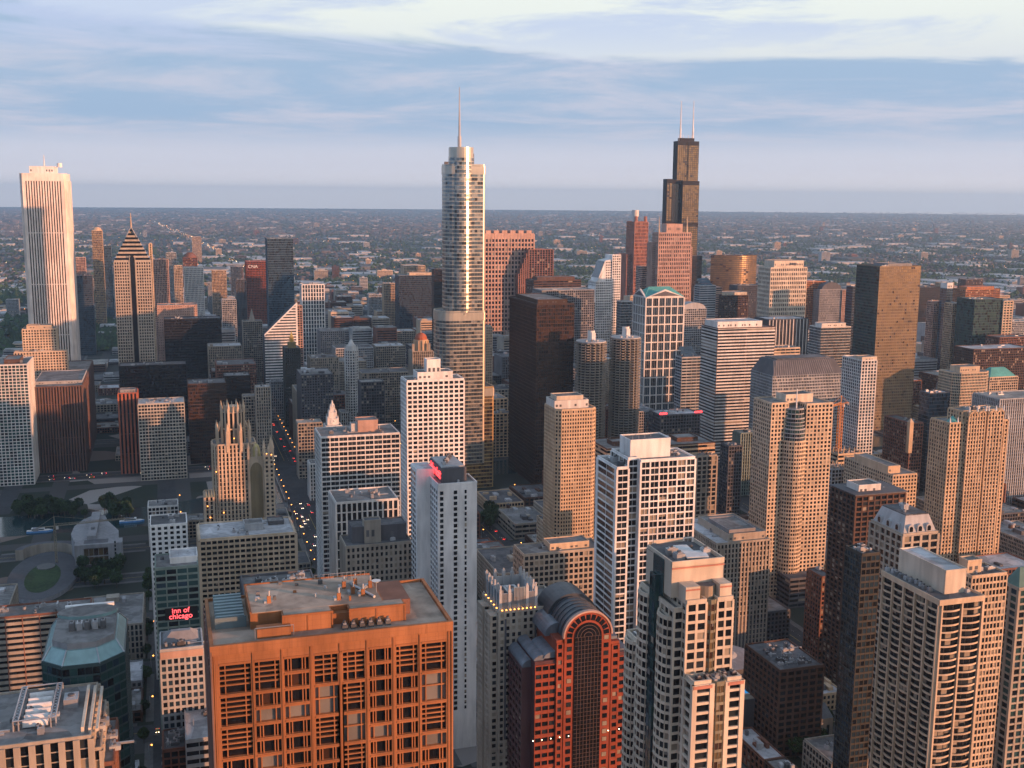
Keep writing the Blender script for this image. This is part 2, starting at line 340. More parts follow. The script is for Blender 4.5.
        b = MB(); sx = sx or random.uniform(1.5, 4); sy = sy or random.uniform(1.5, 3.5); h = h or random.uniform(1.0, 2.4); mt = mt or random.choice([M_UNIT, M_METAL, ROOFS[1]])
        b.box(x, x+sx, y, y+sy, z, z+h, mt); b.box(x+sx*.2, x+sx*.8, y+sy*.2, y+sy*.8, z+h, z+h+0.3, M_METAL); b.tube((x+sx*.5, y+sy*.5, z+h+.3), (x+sx*.5, y+sy*.5, z+h+.7), min(sx, sy)*.25, ROOFS[1], n=8)
        b.build(name, s.root, s.base)
    def part(s, name, mb, label=None):
        if mb.empty(): return
        o = mb.build(name, s.root, s.base)
        if label: o['label'] = label
        return o
    def penthouse(s, u0, u1, v0, v1, z0, z1, mt=None, roof=0, louv=True):
        b = MB(); mt = mt or s.w; b.box(u0, u1, v0, v1, z0, z1, mt)
        b.box(u0+.3, u1-.3, v0+.3, v1-.3, z1-.1, z1+.08, ROOFS[roof])
        for (a, c, e, g) in ((u0, u1, v0-.15, v0+.25), (u0, u1, v1-.25, v1+.15), (u0-.15, u0+.25, v0+.26, v1-.26), (u1-.25, u1+.15, v0+.26, v1-.26)): b.box(a, c, e, g, z1-.3, z1+.7, mt)
        nl = int((u1-u0)/3) if louv else 0
        for k in range(nl): b.box(u0+1+k*3, u0+2.6+k*3, v0-.08, v0, z0+(z1-z0)*.3, z0+(z1-z0)*.6, random.choice([ROOFS[1], mt]))
        return s.part('penthouse', b)
    def antenna(s, x, y, z0, z1, r=0.4, mt=None, name='antenna'):
        b = MB(); b.tube((x, y, z0), (x, y, z0+(z1-z0)*.35), r, mt or M_METAL, r*.8); b.tube((x, y, z0+(z1-z0)*.35), (x, y, z1), r*.7, mt or M_METAL, r*.3); s.part(name, b)
    def finish(s, maxn=100):
        pans = []
        for p in s.panes:
            x, y, z, t, ww, h, mt = p
            n = (t[1], -t[0]); q = (x+n[0]*.04, y+n[1]*.04)
            facing = n[0]*(-x)+n[1]*(-y)
            a = proj(x, y, z); b = proj(x+t[0]*ww, y+t[1]*ww, z); c = proj(x, y, z+h)
            on = facing > 0 and 0 < a[0] < 1024 and -5 < a[1] < 775
            sc = abs(b[0]-a[0])*abs(c[1]-a[1]) if on else 0
            pans.append((sc*(0.5+z/200.0), q, p, sc))
        vis = [p for p in pans if p[3] > 0]
        med = np.median([p[3] for p in vis]) if vis else 0
        g = MB(); solo = []
        if s.near and med > 3.2: 
            pans.sort(key=lambda e: -e[0]); solo = [e for e in pans[:maxn] if e[3] > 0]; rest = pans[len(solo):]
        else: rest = pans
        for e in solo:
            x, y, z, t, ww, h, mt = e[2]
            o = bpy.data.objects.new('window', unit_pane(mt)); COL.objects.link(o); o.parent = s.root
            o.location = (e[1][0]-s.base[0], e[1][1]-s.base[1], z); o.rotation_euler = (0, 0, math.atan2(t[1], t[0])); o.scale = (ww, 1, h)
        tgt = g if (s.near and med > 3.2) else s.wall
        if s.near and med > 3.2 and s.pal in ('home', 'dark', 'off'):
            for e in pans:          # blinds drawn part of the way down behind some panes
                if e[3] <= 0 or random.random() > .24: continue
                x, y, z, t, ww, h, mt = e[2]; nx, ny = t[1]*.075, -t[0]*.075; hb_ = h*random.uniform(.25, .7); a_ = 0 if random.random() < .7 else ww*.5
                g.poly([(x+t[0]*a_+nx, y+t[1]*a_+ny, z+h-hb_), (x+t[0]*ww+nx, y+t[1]*ww+ny, z+h-hb_), (x+t[0]*ww+nx, y+t[1]*ww+ny, z+h), (x+t[0]*a_+nx, y+t[1]*a_+ny, z+h)], random.choice([G_BLIND, G_MID, G_CURT2]))
        for e in rest:
            x, y, z, t, ww, h, mt = e[2]; qx, qy = e[1]
            tgt.poly([(qx, qy, z), (qx+t[0]*ww, qy+t[1]*ww, z), (qx+t[0]*ww, qy+t[1]*ww, z+h), (qx, qy, z+h)], mt)
        s.part('wall', s.wall); s.part('roof', s.roof)
        o = s.part('glazing', g)
        if o: o['kind'] = 'stuff'
        return s.root

def tower(name, label, v, xl, y, xr, xe=None, D=None, st='grid', wall='cream', pal='dark', cat='tower', roof=0, pent=(), units=3, H=None, z0=0, near=True, shape=None, fin=True, mull=0, parapet=1.1, sm=None, pm=None, epal=None, ewm=None):
    """the north wall stands at distance v; xl, xr bound its top edge, xe is the far end of the side roof edge"""
    u0, z = atv(xl, y, v)
    if H: z = H
    u1 = solve_u(xr, v, z)
    if D is None:
        D = 30.0
        if xe is not None: D = (solve_v(u0, xe, z, v) if xe < xl else solve_v(u1, xe, z, v))-v
    FOOT.append((u0, u1, v, v+D))
    b = Bld(name, label, cat, (u0+u1)/2, v+D/2, wall, pal, near=near)
    b.u0, b.u1, b.v0, b.v1, b.z, b.D = u0, u1, v, v+D, z, D
    if shape == 'none': return b
    poly = rect(u0, u1, v, v+D)
    if shape: poly = [(u0+(u1-u0)*a, v+D*c) for a, c in shape]
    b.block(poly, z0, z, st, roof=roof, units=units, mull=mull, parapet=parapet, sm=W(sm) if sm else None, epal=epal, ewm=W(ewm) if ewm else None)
    for (a0, a1, c0, c1, h, *mm) in pent:
        b.penthouse(u0+(u1-u0)*a0, u0+(u1-u0)*a1, v+D*c0, v+D*c1, z+.2, z+h, W(mm[0]) if mm else (W(pm) if pm else None), mm[1] if len(mm) > 1 else 0)
    if fin: b.finish()
    return b
def text(s, size, x, y, z, mt, parent=None, base=(0, 0, 0), name='sign_lettering', rot=0.0, tilt=90, depth=0.12, italic=0.0, weight=0.0):
    cu = bpy.data.curves.new(name, 'FONT'); cu.body = s; cu.size = size; cu.extrude = depth; cu.align_x = 'CENTER'; cu.shear = italic; cu.offset = weight
    o = bpy.data.objects.new(name, cu); COL.objects.link(o)
    o.rotation_euler = (R(tilt), 0, rot); o.location = (x-base[0], y-base[1], z-base[2]); o.data.materials.append(mt)
    bpy.context.view_layer.update()
    me = bpy.data.meshes.new_from_object(o); o2 = bpy.data.objects.new(name, me); COL.objects.link(o2); o2.location = o.location; o2.rotation_euler = o.rotation_euler
    bpy.data.objects.remove(o)
    if parent: o2.parent = parent
    return o2

# ------------------------------------------------------------------ the setting: ground, water, streets
def sheet(name, pts, z, mt, **k):
    b = MB(); b.poly([(p[0], p[1], z) for p in pts], mt); o = b.build(name); o['kind'] = 'structure'; return o
def ground_mat():
    mt = bpy.data.materials.new('ground'); mt.use_nodes = True; t = mt.node_tree; b = t.nodes['Principled BSDF']; b.inputs['Roughness'].default_value = 0.95; b.inputs['Specular IOR Level'].default_value = 0.1
    g = N(t, 'ShaderNodeNewGeometry'); P = g.outputs['Position']
    n1 = N(t, 'ShaderNodeTexNoise'); n1.inputs['Scale'].default_value = 0.0009; n1.inputs['Detail'].default_value = 6; t.links.new(P, n1.inputs[0])
    n2 = N(t, 'ShaderNodeTexNoise'); n2.inputs['Scale'].default_value = 0.012; n2.inputs['Detail'].default_value = 4; t.links.new(P, n2.inputs[0])
    vo = N(t, 'ShaderNodeTexVoronoi'); vo.inputs['Scale'].default_value = 0.02; t.links.new(P, vo.inputs[0])
    v2 = N(t, 'ShaderNodeTexVoronoi'); v2.inputs['Scale'].default_value = 0.0035; t.links.new(P, v2.inputs[0])
    base = mixc(t, sstep(t, n1.outputs[0], 0.42, 0.6), (0.030, 0.040, 0.028), (0.055, 0.055, 0.055))
    base = mixc(t, sstep(t, n2.outputs[0], 0.4, 0.6), base, (0.04, 0.045, 0.035))
    r1 = N(t, 'ShaderNodeSeparateColor'); t.links.new(vo.outputs['Color'], r1.inputs[0])
    base = mixc(t, math_(t, 'GREATER_THAN', r1.outputs[0], 0.78), base, mixc(t, r1.outputs[1], (0.16, 0.12, 0.10), (0.34, 0.32, 0.30)))
    r2 = N(t, 'ShaderNodeSeparateColor'); t.links.new(v2.outputs['Color'], r2.inputs[0])
    sy = N(t, 'ShaderNodeSeparateXYZ'); t.links.new(P, sy.inputs[0])
    base = mixc(t, math_(t, 'MULTIPLY', math_(t, 'GREATER_THAN', r2.outputs[0], 0.9), math_(t, 'GREATER_THAN', sy.outputs[1], 2700.0)), base, mixc(t, r2.outputs[1], (0.10, 0.09, 0.08), (0.36, 0.33, 0.30)))
    # street grid, every 200 m
    sp = N(t, 'ShaderNodeSeparateXYZ'); t.links.new(P, sp.inputs[0])
    for o in (0, 1):
        f = math_(t, 'FRACT', math_(t, 'DIVIDE', sp.outputs[o], 201.0 if o else 122.0))
        base = mixc(t, math_(t, 'LESS_THAN', f, 0.09 if o else 0.13), base, (0.075, 0.072, 0.07))
    t.links.new(base, b.inputs['Base Color']); return mt
b = MB(); RING = [0, 400, 1200, 3000, 7000, 15000, 30500]
gm = ground_mat(); vs = [(0, 0, 0)]; fs = []
NS = 96
for r in RING[1:]: vs += [(r*math.cos(2*math.pi*k/NS), r*math.sin(2*math.pi*k/NS), 0) for k in range(NS)]
for i in range(len(RING)-1):
    for k in range(NS):
        a = 1+i*NS+k; c = 1+i*NS+(k+1) % NS
        fs.append((0, a, c) if i == 0 else (a-NS, a, c, c-NS))
b.mesh(vs, fs, gm); o = b.build('ground'); o['kind'] = 'structure'

M_ASPH = wallmat((0.050, 0.050, 0.053), 0.9, 0.3); M_WALK = wallmat((0.12, 0.118, 0.115), 0.9, 0.25); M_PAINT = plain('road_paint', (0.6, 0.6, 0.56), 0.7); M_YEL = plain('yellow_paint', (0.5, 0.36, 0.06), 0.7)
mw = bpy.data.materials.new('water'); mw.use_nodes = True; t_ = mw.node_tree; b_ = t_.nodes['Principled BSDF']; b_.inputs['Base Color'].default_value = (0.012, 0.035, 0.04, 1); b_.inputs['Roughness'].default_value = 0.12
nz = N(t_, 'ShaderNodeTexNoise'); nz.inputs['Scale'].default_value = 0.35; nz.inputs['Detail'].default_value = 4; g_ = N(t_, 'ShaderNodeNewGeometry'); t_.links.new(g_.outputs['Position'], nz.inputs[0])
bu = N(t_, 'ShaderNodeBump'); bu.inputs['Strength'].default_value = 0.25; bu.inputs['Distance'].default_value = 0.4; t_.links.new(nz.outputs[0], bu.inputs['Height']); t_.links.new(bu.outputs[0], b_.inputs['Normal'])
# river
sheet('river', [(-900, 1040), (-20, 1050), (120, 1105), (420, 1165), (800, 1165), (1150, 1150), (1150, 1205), (800, 1225), (420, 1225), (100, 1172), (-20, 1118), (-900, 1108)], 0.012, mw)
NS_ST = [(-8, 9, 'E'), (122, 15, 'M'), (272, 10, 'W'), (408, 11, 'S'), (545, 10, 'D'), (668, 10, 'C'), (782, 12, 'L'), (895, 10, 'W'), (1035, 10, 'F'), (1160, 9, 'O'), (-160, 9, 'F'), (1300, 9, 'x'), (1440, 9, 'y'), (1580, 9, 'y'), (1720, 9, 'y')]
EW_ST = [(150, 8), (238, 12), (335, 8), (432, 8), (530, 8), (628, 9), (722, 9), (812, 10), (905, 9), (985, 8), (1062, 9), (1262, 12), (1440, 10), (1590, 10), (1735, 9), (1870, 9), (2010, 9), (2160, 9), (2300, 9), (2435, 9), (2580, 16), (2730, 9), (2900, 9), (3080, 9), (3260, 12)]
road = MB(); walk = MB(); paint = MB()
for i, (u, hw, _) in enumerate(NS_ST):
    for s0, s1 in (((20, 1034), (1126, 3400)) if u < 100 else ((20, 3400),)): road.poly([(u-hw, s0, .016), (u+hw, s0, .016), (u+hw, s1, .016), (u-hw, s1, .016)], M_ASPH)
for v, hw in EW_ST:
    ws = 132 if v == 1062 else -500; road.poly([(ws, v-hw, .020), (2400, v-hw, .020), (2400, v+hw, .020), (ws, v+hw, .020)], M_ASPH)
vs_ = [20]+[x for v, hw in EW_ST for x in (v-hw, v+hw)]+[3400]
us_ = sorted([(u-hw, u+hw) for u, hw, _ in NS_ST]); us2 = [-500]+[x for a in us_ for x in a]+[2400]
for i, (u, hw, _) in enumerate(NS_ST):
    for j in range(0, len(vs_)-1, 2):
        a, c = vs_[j]+4, vs_[j+1]-4
        if c-a < 12 or (u < 100 and c > 1030 and a < 1126): continue
        for s in (-1, 1):
            walk.box(min(u+s*hw, u+s*(hw+4.5)), max(u+s*hw, u+s*(hw+4.5)), a, c, 0.0, .14, M_WALK)
        paint.poly([(u-.15, a, .026), (u+.15, a, .026), (u+.15, c, .026), (u-.15, c, .026)], M_YEL)
        n = int((c-a)/9)
        for s in ((-0.5, 0.5) if hw < 13 else (-0.66, -0.33, 0.33, 0.66)):
            for k in range(n): paint.poly([(u+s*hw-.08, a+k*9, .026), (u+s*hw+.08, a+k*9, .026), (u+s*hw+.08, a+k*9+3.5, .026), (u+s*hw-.08, a+k*9+3.5, .026)], M_PAINT)
        if v < 1600:
            for yy in (a-3.4, c+1.2):
                for k in range(int(hw*2/1.4)): paint.poly([(u-hw+.4+k*1.4, yy, .026), (u-hw+1.1+k*1.4, yy, .026), (u-hw+1.1+k*1.4, yy+2.6, .026), (u-hw+.4+k*1.4, yy+2.6, .026)], M_PAINT)
for v, hw in EW_ST:
    for j in range(0, len(us2)-1, 2):
        a, c = us2[j]+4, us2[j+1]-4
        if c-a < 12 or (v == 1062 and a < 120): continue
        for s in (-1, 1): walk.box(a+5, c-5, min(v+s*hw, v+s*(hw+4)), max(v+s*hw, v+s*(hw+4)), 0.0, .13, M_WALK)
        paint.poly([(a, v-.15, .026), (c, v-.15, .026), (c, v+.15, .026), (a, v+.15, .026)], M_YEL)
o = road.build('road'); o['kind'] = 'structure'; o = walk.build('pavement'); o['kind'] = 'structure'; o = paint.build('road_markings'); o['kind'] = 'structure'
# bridges carry the avenues across the river
for (u, hw, _) in NS_ST[1:9]:
    v0 = 1098 if u < 200 else 1135
    b = MB(); b.box(u-hw-3, u+hw+3, v0, 1238, 0.3, 2.2, wallmat((0.16, 0.12, 0.10))); b.poly([(u-hw, v0-14, .05), (u+hw, v0-14, .05), (u+hw, v0, 2.22), (u-hw, v0, 2.22)], M_ASPH); b.poly([(u-hw, v0, 2.23), (u+hw, v0, 2.23), (u+hw, 1238, 2.23), (u-hw, 1238, 2.23)], M_ASPH); b.poly([(u-hw, 1238, 2.22), (u+hw, 1238, 2.22), (u+hw, 1252, .05), (u-hw, 1252, .05)], M_ASPH)
    for s in (-1, 1): b.box(u+s*(hw+2.6)-.2, u+s*(hw+2.6)+.2, v0, 1238, 2.2, 3.4, M_METAL)
    if -100 < proj(u, 1170, 0)[0] < 1100:
        o = b.build('river_bridge', None, (u, 1168, 0)); tag(o, {122: 'wide bridge of the lamp-lined avenue beside the carved gothic tower', 272: 'river bridge behind the silvery stepped tower', 408: 'river bridge between the black slab and the round corncob towers', 545: 'river bridge on the far side of the round corncob towers', 668: 'river bridge beside the brown striped office block', 782: 'river bridge by the gold glass tower', 895: 'river bridge west of the gold glass tower', 1035: 'westernmost river bridge at the right'}[u], 'bridge', 'road bridges over the river')
# park lawns and the wide expressway beyond the towers
M_GRASS = wallmat((0.055, 0.11, 0.03), 0.95, 0.35)
def pix_sheet(name, px, z, mt): return sheet(name, [atz(x, y, z) for x, y in px], z, mt)
pix_sheet('park_lawn', [(318, 296), (372, 290), (392, 283), (385, 277), (340, 279), (330, 287)], 0.012, M_GRASS)
pix_sheet('park_lawn', [(330, 306), (372, 303), (384, 294), (345, 291)], 0.014, M_GRASS)
pix_sheet('lakefront_park', [(0, 355), (125, 350), (110, 312), (0, 318)], 0.012, wallmat((0.05, 0.075, 0.035), 0.95, 0.4))
pix_sheet('harbour_lot', [(-5, 290), (24, 288), (24, 270), (-5, 266)], 0.02, wallmat((0.30, 0.27, 0.25), 0.9, 0.3))
M_CONC = wallmat((0.27, 0.24, 0.22), 0.85, 0.3)
ex = MB()
pts = [atz(x, y) for x, y in [(262, 285), (240, 266), (212, 249), (186, 236), (165, 227), (150, 221)]]
for i in range(len(pts)-1):
    (x0, y0), (x1, y1) = pts[i], pts[i+1]; L = math.hypot(x1-x0, y1-y0); t = ((x1-x0)/L, (y1-y0)/L); n = (t[1], -t[0]); hw = 35
    ex.poly([(x0-n[0]*hw, y0-n[1]*hw, .5), (x1-n[0]*hw, y1-n[1]*hw, .5), (x1+n[0]*hw, y1+n[1]*hw, .5), (x0+n[0]*hw, y0+n[1]*hw, .5)], M_CONC)
pts = [atz(x, y) for x, y in [(345, 330), (300, 308), (268, 292), (262, 285)]]+[]
for i in range(len(pts)-1):
    (x0, y0), (x1, y1) = pts[i], pts[i+1]; L = math.hypot(x1-x0, y1-y0); t = ((x1-x0)/L, (y1-y0)/L); n = (t[1], -t[0]); hw = 16
    ex.poly([(x0-n[0]*hw, y0-n[1]*hw, .55), (x1-n[0]*hw, y1-n[1]*hw, .55), (x1+n[0]*hw, y1+n[1]*hw, .55), (x0+n[0]*hw, y0+n[1]*hw, .55)], M_CONC)
for px in ([(700, 243), (1024, 246)], [(380, 272), (620, 262)], [(740, 262), (1024, 252)]):
    (x0, y0), (x1, y1) = atz(*px[0]), atz(*px[1]); L = math.hypot(x1-x0, y1-y0); t = ((x1-x0)/L, (y1-y0)/L); n = (t[1], -t[0]); hw = 26
    ex.poly([(x0-n[0]*hw, y0-n[1]*hw, .6), (x1-n[0]*hw, y1-n[1]*hw, .6), (x1+n[0]*hw, y1+n[1]*hw, .6), (x0+n[0]*hw, y0+n[1]*hw, .6)], M_CONC)
o = ex.build('expressway'); o['kind'] = 'structure'

# ------------------------------------------------------------------ near towers
# brick-orange granite tower, with its irregular windows
u0, z = 5.0, 222.0; u1, v0, v1 = 48.0, 192.0, 216.5
FOOT.append((u0, u1, v0, v1))
B = Bld('granite_tower', 'orange granite tower with irregular louvred windows, large in the foreground', 'tower', 26, 210, 'orange', 'home')
M_OR = wallmat((.32, .135, .058), .75, .3, joints=(1.5, 1.0)); M_OR2 = W((0.28, 0.11, 0.045)); B.w = M_OR
B.wall.box(u0, u1, v0+.9, v1, 0, z, M_OR)
TAN = wallmat((.36, .29, .23), .95, .4, patches=True)
B.u0, B.u1 = u0, u1
cols = [(48, 128), (138, 203), (215, 280), (295, 357), (371, 430), (443, 503), (517, 577), (588, 658)]
sx = (u1-u0)/(672-30.0); cols = [(u0+(a-30)*sx, u0+(b-30)*sx) for a, b in cols]
pat = ['LLLWWWWWWWWWW', 'LWCWWCWWWWWWW', 'WWWCWWWWWWWWW', 'LcLWWWWWWWWWW', 'LLcLWWWWWWWWW', 'WWWWWCWWWWWWW', 'LWWWWWWCWWWWW', 'LcLCWWWWWWWWW']
FH = 3.0; ztop = z-2.6
# vertical piers between the columns
edges = [u0]+[x for c in cols for x in c]+[u1]
for i in range(0, len(edges), 2):
    B.wall.box(edges[i], edges[i+1], v0, v0+.9, 0, z, M_OR)
    mid = (edges[i]+edges[i+1])/2
    B.wall.box(edges[i]+.25, edges[i+1]-.25, v0-.12, v0, 0, z-1.2, M_OR2)
    B.wall.box(mid-.05, mid+.05, v0-.16, v0-.12, 0, z-1.2, M_OR)
for ci, (a, c) in enumerate(cols):
    zz = ztop; k = 0; dbl = ci in (3, 4)
    while zz > 8:
        kind = pat[ci][k] if k < len(pat[ci]) else random.choice('WWWWWWWC'); k += 1
        hh = FH*2 if kind in 'Lc' else FH
        zb = zz-hh
        first = dbl and k == 1
        aa, cc = (a, c)
        if first: aa, cc = (cols[3][0], cols[4][1])
        if not (first and ci == 4):
            B.wall.box(aa, cc, v0+.02, v0+.9, zz-.62, zz, M_OR)          # spandrel above the opening
            B.wall.box(aa, cc, v0-.12, v0+.02, zz-.42, zz-.14, M_OR2)
            gl = {'L': G_BLACK, 'W': random.choice([G_BLACK, G_BLACK, G_DARK, G_BRZ]), 'C': G_CURT2, 'c': G_CURT2}[kind]
            if random.random() < .25 and kind == 'W': gl = G_DARK
            pb = MB(); pb.box(aa, cc, v0+.82, v0+.88, zb, zz-.62, gl)
            if kind in 'WC' and random.random() < .5:
                s_ = random.uniform(.1, .3)*(cc-aa); pb.box(aa if random.random() < .5 else cc-s_, (aa+s_) if False else cc, v0+.80, v0+.815, zb, zz-.62, gl)
            win = pb.build('window', B.root, B.base)
            fb = MB(); wd = cc-aa
            for f in ((.16, .28, .74, .86) if kind in 'W' else (.18, .82) if not first else (.18, .34, .5, .66, .82)): fb.box(aa+wd*f-.1, aa+wd*f+.1, v0+.35, v0+.8, zb, zz-.62, M_OR)
            fb.box(aa, cc, v0+.36, v0+.79, zz-.74, zz-.60, M_OR)
            if kind in 'Lc':
                for q in range(1, 5 if kind == 'L' else 2): fb.box(aa, cc, v0+.3, v0+.75, zz-.62-q*(.95 if kind == 'L' else 2.4)-.13, zz-.62-q*(.95 if kind == 'L' else 2.4)+.13, M_OR)
            fr = fb.build('frame', win)
            fr.location = tuple(-x for x in B.base)
        zz = zb
    B.wall.box(a, c, v0, v0+.9, z-2.6, z, M_OR)
B.wall.box(cols[3][1], cols[4][0], v0+.0, v0+.9, 0, z-2.6-6.62, M_OR)
B.wall.box(u0, u1, v0-.3, v0-.02, z-1.15, z-.1, M_OR)
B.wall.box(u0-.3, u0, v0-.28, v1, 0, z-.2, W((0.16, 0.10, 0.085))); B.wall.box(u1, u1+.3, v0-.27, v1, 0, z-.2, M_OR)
for (a, c, e, g) in ((u0-.3, u1+.3, v0-.35, v0+.35), (u0-.3, u0+.35, v0+.36, v1), (u1-.35, u1+.3, v0+.36, v1), (u0+.36, u1-.36, v1-.35, v1)): B.wall.box(a, c, e, g, z-.3, z+.7, M_OR)
B.roof.box(u0+.4, u1-.4, v0+.4, v1-.4, z-.2, z+.15, TAN)
for p in range(9): B.wall.box(u0-.5, u0-.3, v0+2+p*3.8, v0+3+p*3.8, 0, z-4, W((0.22, 0.13, 0.11)))
pb = MB(); px0, px1, pz = u0+7.2, u1-6.2, z+3.1; pv0 = v0+4.0; pv1 = v1-1.5
pb.box(px0, px1-5, pv0+3.2, pv1, z+.15, pz, M_OR)
pb.box(px0+5.5, px0+14.5, pv0, pv0+3.2, z+.15, pz, M_OR); pb.box(px0+14.5, px1-12, pv0+1.6, pv0+3.2, z+.15, pz-.9, M_OR); pb.box(px1-12, px1-1.5, pv0, pv0+3.2, z+.15, pz, M_OR); pb.box(px1-5, px1, pv0+3.2, pv1-5, z+.15, pz, W((0.2, 0.10, 0.07)))
for x in (px0+5.5, px0+10, px0+14.4, px1-12, px1-7, px1-1.7): pb.box(x-.12, x+.12, pv0-.1, pv0, z+.2, pz, M_OR2)
B.part('penthouse', pb)
pr = MB(); pr.box(px0+.3, px1-5.3, pv0+3.4, pv1-.3, pz, pz+.12, TAN); pr.box(px0+5.8, px0+14.2, pv0+.3, pv0+3.3, pz, pz+.11, TAN); pr.box(px1-11.7, px1-1.8, pv0+.3, pv0+3.3, pz, pz+.11, TAN)
for (a, c, e, g) in ((px0+5.4, px0+14.6, pv0-.1, pv0+.25), (px1-12.1, px1-1.4, pv0-.1, pv0+.25), (px0-.1, px0+.25, pv0+3.2, pv1), (px0, px1-5, pv1-.3, pv1)): pr.box(a, c, e, g, pz, pz+.35, M_OR2)
pr.box(u0+1, px0-.6, v0+9, v0+9.25, z+.15, z+2.2, wallmat((.13, .18, .2)))
for k in range(9): pr.box(u0+1.2, px0-.8, v0+9.6+k*1.5, v0+10.4+k*1.5, z+.15, z+1.6+.05*k, wallmat((.17, .24, .26), .5))
B.part('roof_deck', pr)
for (fx, fv) in ((.16, .30), (.70, .15), (.78, .62), (.83, .35), (.90, .22), (.99, .55), (.88, .70)):
    b = MB(); x = px0+(px1-px0-6)*fx; y = pv0+4+(pv1-pv0-6)*fv; b.box(x-.35, x+.35, y-.3, y+.3, pz, pz+1.5, M_OR); b.tube((x, y, pz+1.5), (x, y, pz+2.5), .2, M_UNIT); b.box(x-.9, x-.4, y-.2, y+1.4, pz, pz+.5, M_UNIT); B.part('vent', b)
b = MB(); b.tube((px0+24, pv0+8, pz), (px0+24, pv0+8, pz+2.2), .08, M_METAL); b.frus(circ(px0+24, pv0+8, .15), pz+2.0, circ(px0+24, pv0+8, .9), pz+2.5, wallmat(C['white2'])); B.part('satellite_dish', b)
b = MB(); b.tube((px1-9, pv0+8, pz+.4), (px1-6.5, pv0+12, pz+.4), .35, M_METAL); b.tube((px1-6.5, pv0+5, pz+.4), (px1-9.5, pv1-6, pz+.4), .28, M_METAL); B.part('roof_pipe', b)
b = MB(); b.box(u0+8, u0+14, v0+2.3, v0+4.6, z+.15, z+1.9, M_OR); b.tube((u0+7.6, v0+2, z+2.3), (u0+14.4, v0+2, z+2.3), .07, M_METAL); b.tube((u0+7.6, v0+2, z+.2), (u0+7.6, v0+2, z+2.3), .07, M_METAL); b.tube((u0+14.4, v0+2, z+.2), (u0+14.4, v0+2, z+2.3), .07, M_METAL); B.part('window_washing_rig', b)
for k in range(6): B.unit(px0+16+k*1.6, v0+2.5, z+.15, 1.0, 1.4, .8, name='vent_box', mt=ROOFS[1])
for k in range(14):
    x, y = random.uniform(px0+1, px1-7), random.uniform(pv0+4.5, pv1-1.5); b = MB(); s_ = random.uniform(.3, .8); b.box(x, x+s_, y, y+s_, pz+.1, pz+random.uniform(.4, 1.1), random.choice([M_UNIT, ROOFS[1], M_OR2])); B.part('vent_box', b)
b = MB()
for k in range(12): b.tube((px1-16+k*.9, pv1-.8, pz+.1), (px1-16+k*.9, pv1-.8, pz+1.1), .04, M_METAL, n=4)
b.tube((px1-16, pv1-.8, pz+1.1), (px1-6, pv1-.8, pz+1.1), .05, M_METAL, n=4); B.part('railing', b)
B.finish()

# polished red tower with the arch
V = 425.0; mpp = (atv(630, 640, V)[0]-atv(510, 640, V)[0])/120.0
def ax(px): return atv(px, 640, V)[0]
zA = atv(588, 636, V)[1]; cU = ax(588); rO = 23.5*mpp; rI = 13.6*mpp
B = Bld('arched_tower', 'polished red granite tower with a round arched top over a dark glass bay', 'tower', cU, V+18, 'mred', 'dark')
FOOT.append((ax(510), ax(631), V, V+40))
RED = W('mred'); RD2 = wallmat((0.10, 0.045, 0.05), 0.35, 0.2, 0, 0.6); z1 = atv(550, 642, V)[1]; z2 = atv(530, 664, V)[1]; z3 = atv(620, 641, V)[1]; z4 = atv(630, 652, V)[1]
xL, xs1, xs2, xa0, xa1, xs3, xR = ax(527), ax(536), ax(557), cU-rO, cU+rO, ax(620), ax(631)
arch = [(cU+rO*math.cos(a), zA+rO*math.sin(a)) for a in [math.pi*k/20 for k in range(21)]]
B.wall.prismv([(xa1, 0), *arch, (xa0, 0)], V, V+34, RED)
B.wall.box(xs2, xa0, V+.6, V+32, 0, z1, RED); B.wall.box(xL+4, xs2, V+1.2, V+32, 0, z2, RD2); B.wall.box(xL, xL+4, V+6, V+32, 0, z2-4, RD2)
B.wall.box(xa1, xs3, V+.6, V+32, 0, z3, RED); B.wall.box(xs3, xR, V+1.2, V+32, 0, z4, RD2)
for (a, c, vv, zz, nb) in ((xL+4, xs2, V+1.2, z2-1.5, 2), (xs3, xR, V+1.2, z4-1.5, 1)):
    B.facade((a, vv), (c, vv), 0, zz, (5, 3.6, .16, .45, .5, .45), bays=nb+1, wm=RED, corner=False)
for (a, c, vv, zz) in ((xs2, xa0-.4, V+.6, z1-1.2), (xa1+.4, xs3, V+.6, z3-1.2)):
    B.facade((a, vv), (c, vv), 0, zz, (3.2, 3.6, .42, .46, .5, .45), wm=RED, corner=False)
for sgn in (-1, 1):     # the square windows beside and round the arch
    for k in range(int(zA/3.6)):
        xx = cU+sgn*(rI+rO)/2; wd = (rO-rI)*.5
        B.wall.box(xx-wd/2, xx+wd/2, V-.06, V-.0, zA-1.2-k*3.6-1.2, zA-1.2-k*3.6+.9, G_BLACK)
        pb = MB(); pb.box(xx-wd/2+.1, xx+wd/2-.1, V-.12, V-.065, zA-1.2-k*3.6-1.1, zA-1.2-k*3.6+.8, random.choice(GP['home'])); B.part('window', pb)
for k in range(11):
    a = math.pi*(k+.5)/11; rr = (rI+rO)/2; c_, s_ = math.cos(a), math.sin(a); w2 = .95; h2 = 1.25
    pts = [(cU+c_*(rr+i*h2)-s_*j*w2, zA+s_*(rr+i*h2)+c_*j*w2) for i, j in ((-1, -1), (-1, 1), (1, 1), (1, -1))]
    pb = MB(); pb.prismv(pts, V-.1, V-.02, G_BLACK); B.part('window', pb)
B.part('barrel_rib', (lambda q: (q.prismv(arch+[(cU+(rO+.7)*math.cos(a), zA+(rO+.7)*math.sin(a)) for a in [math.pi*(20-k)/20 for k in range(21)]], V-.4, V+1.6, W('pink')), q)[1])(MB()))
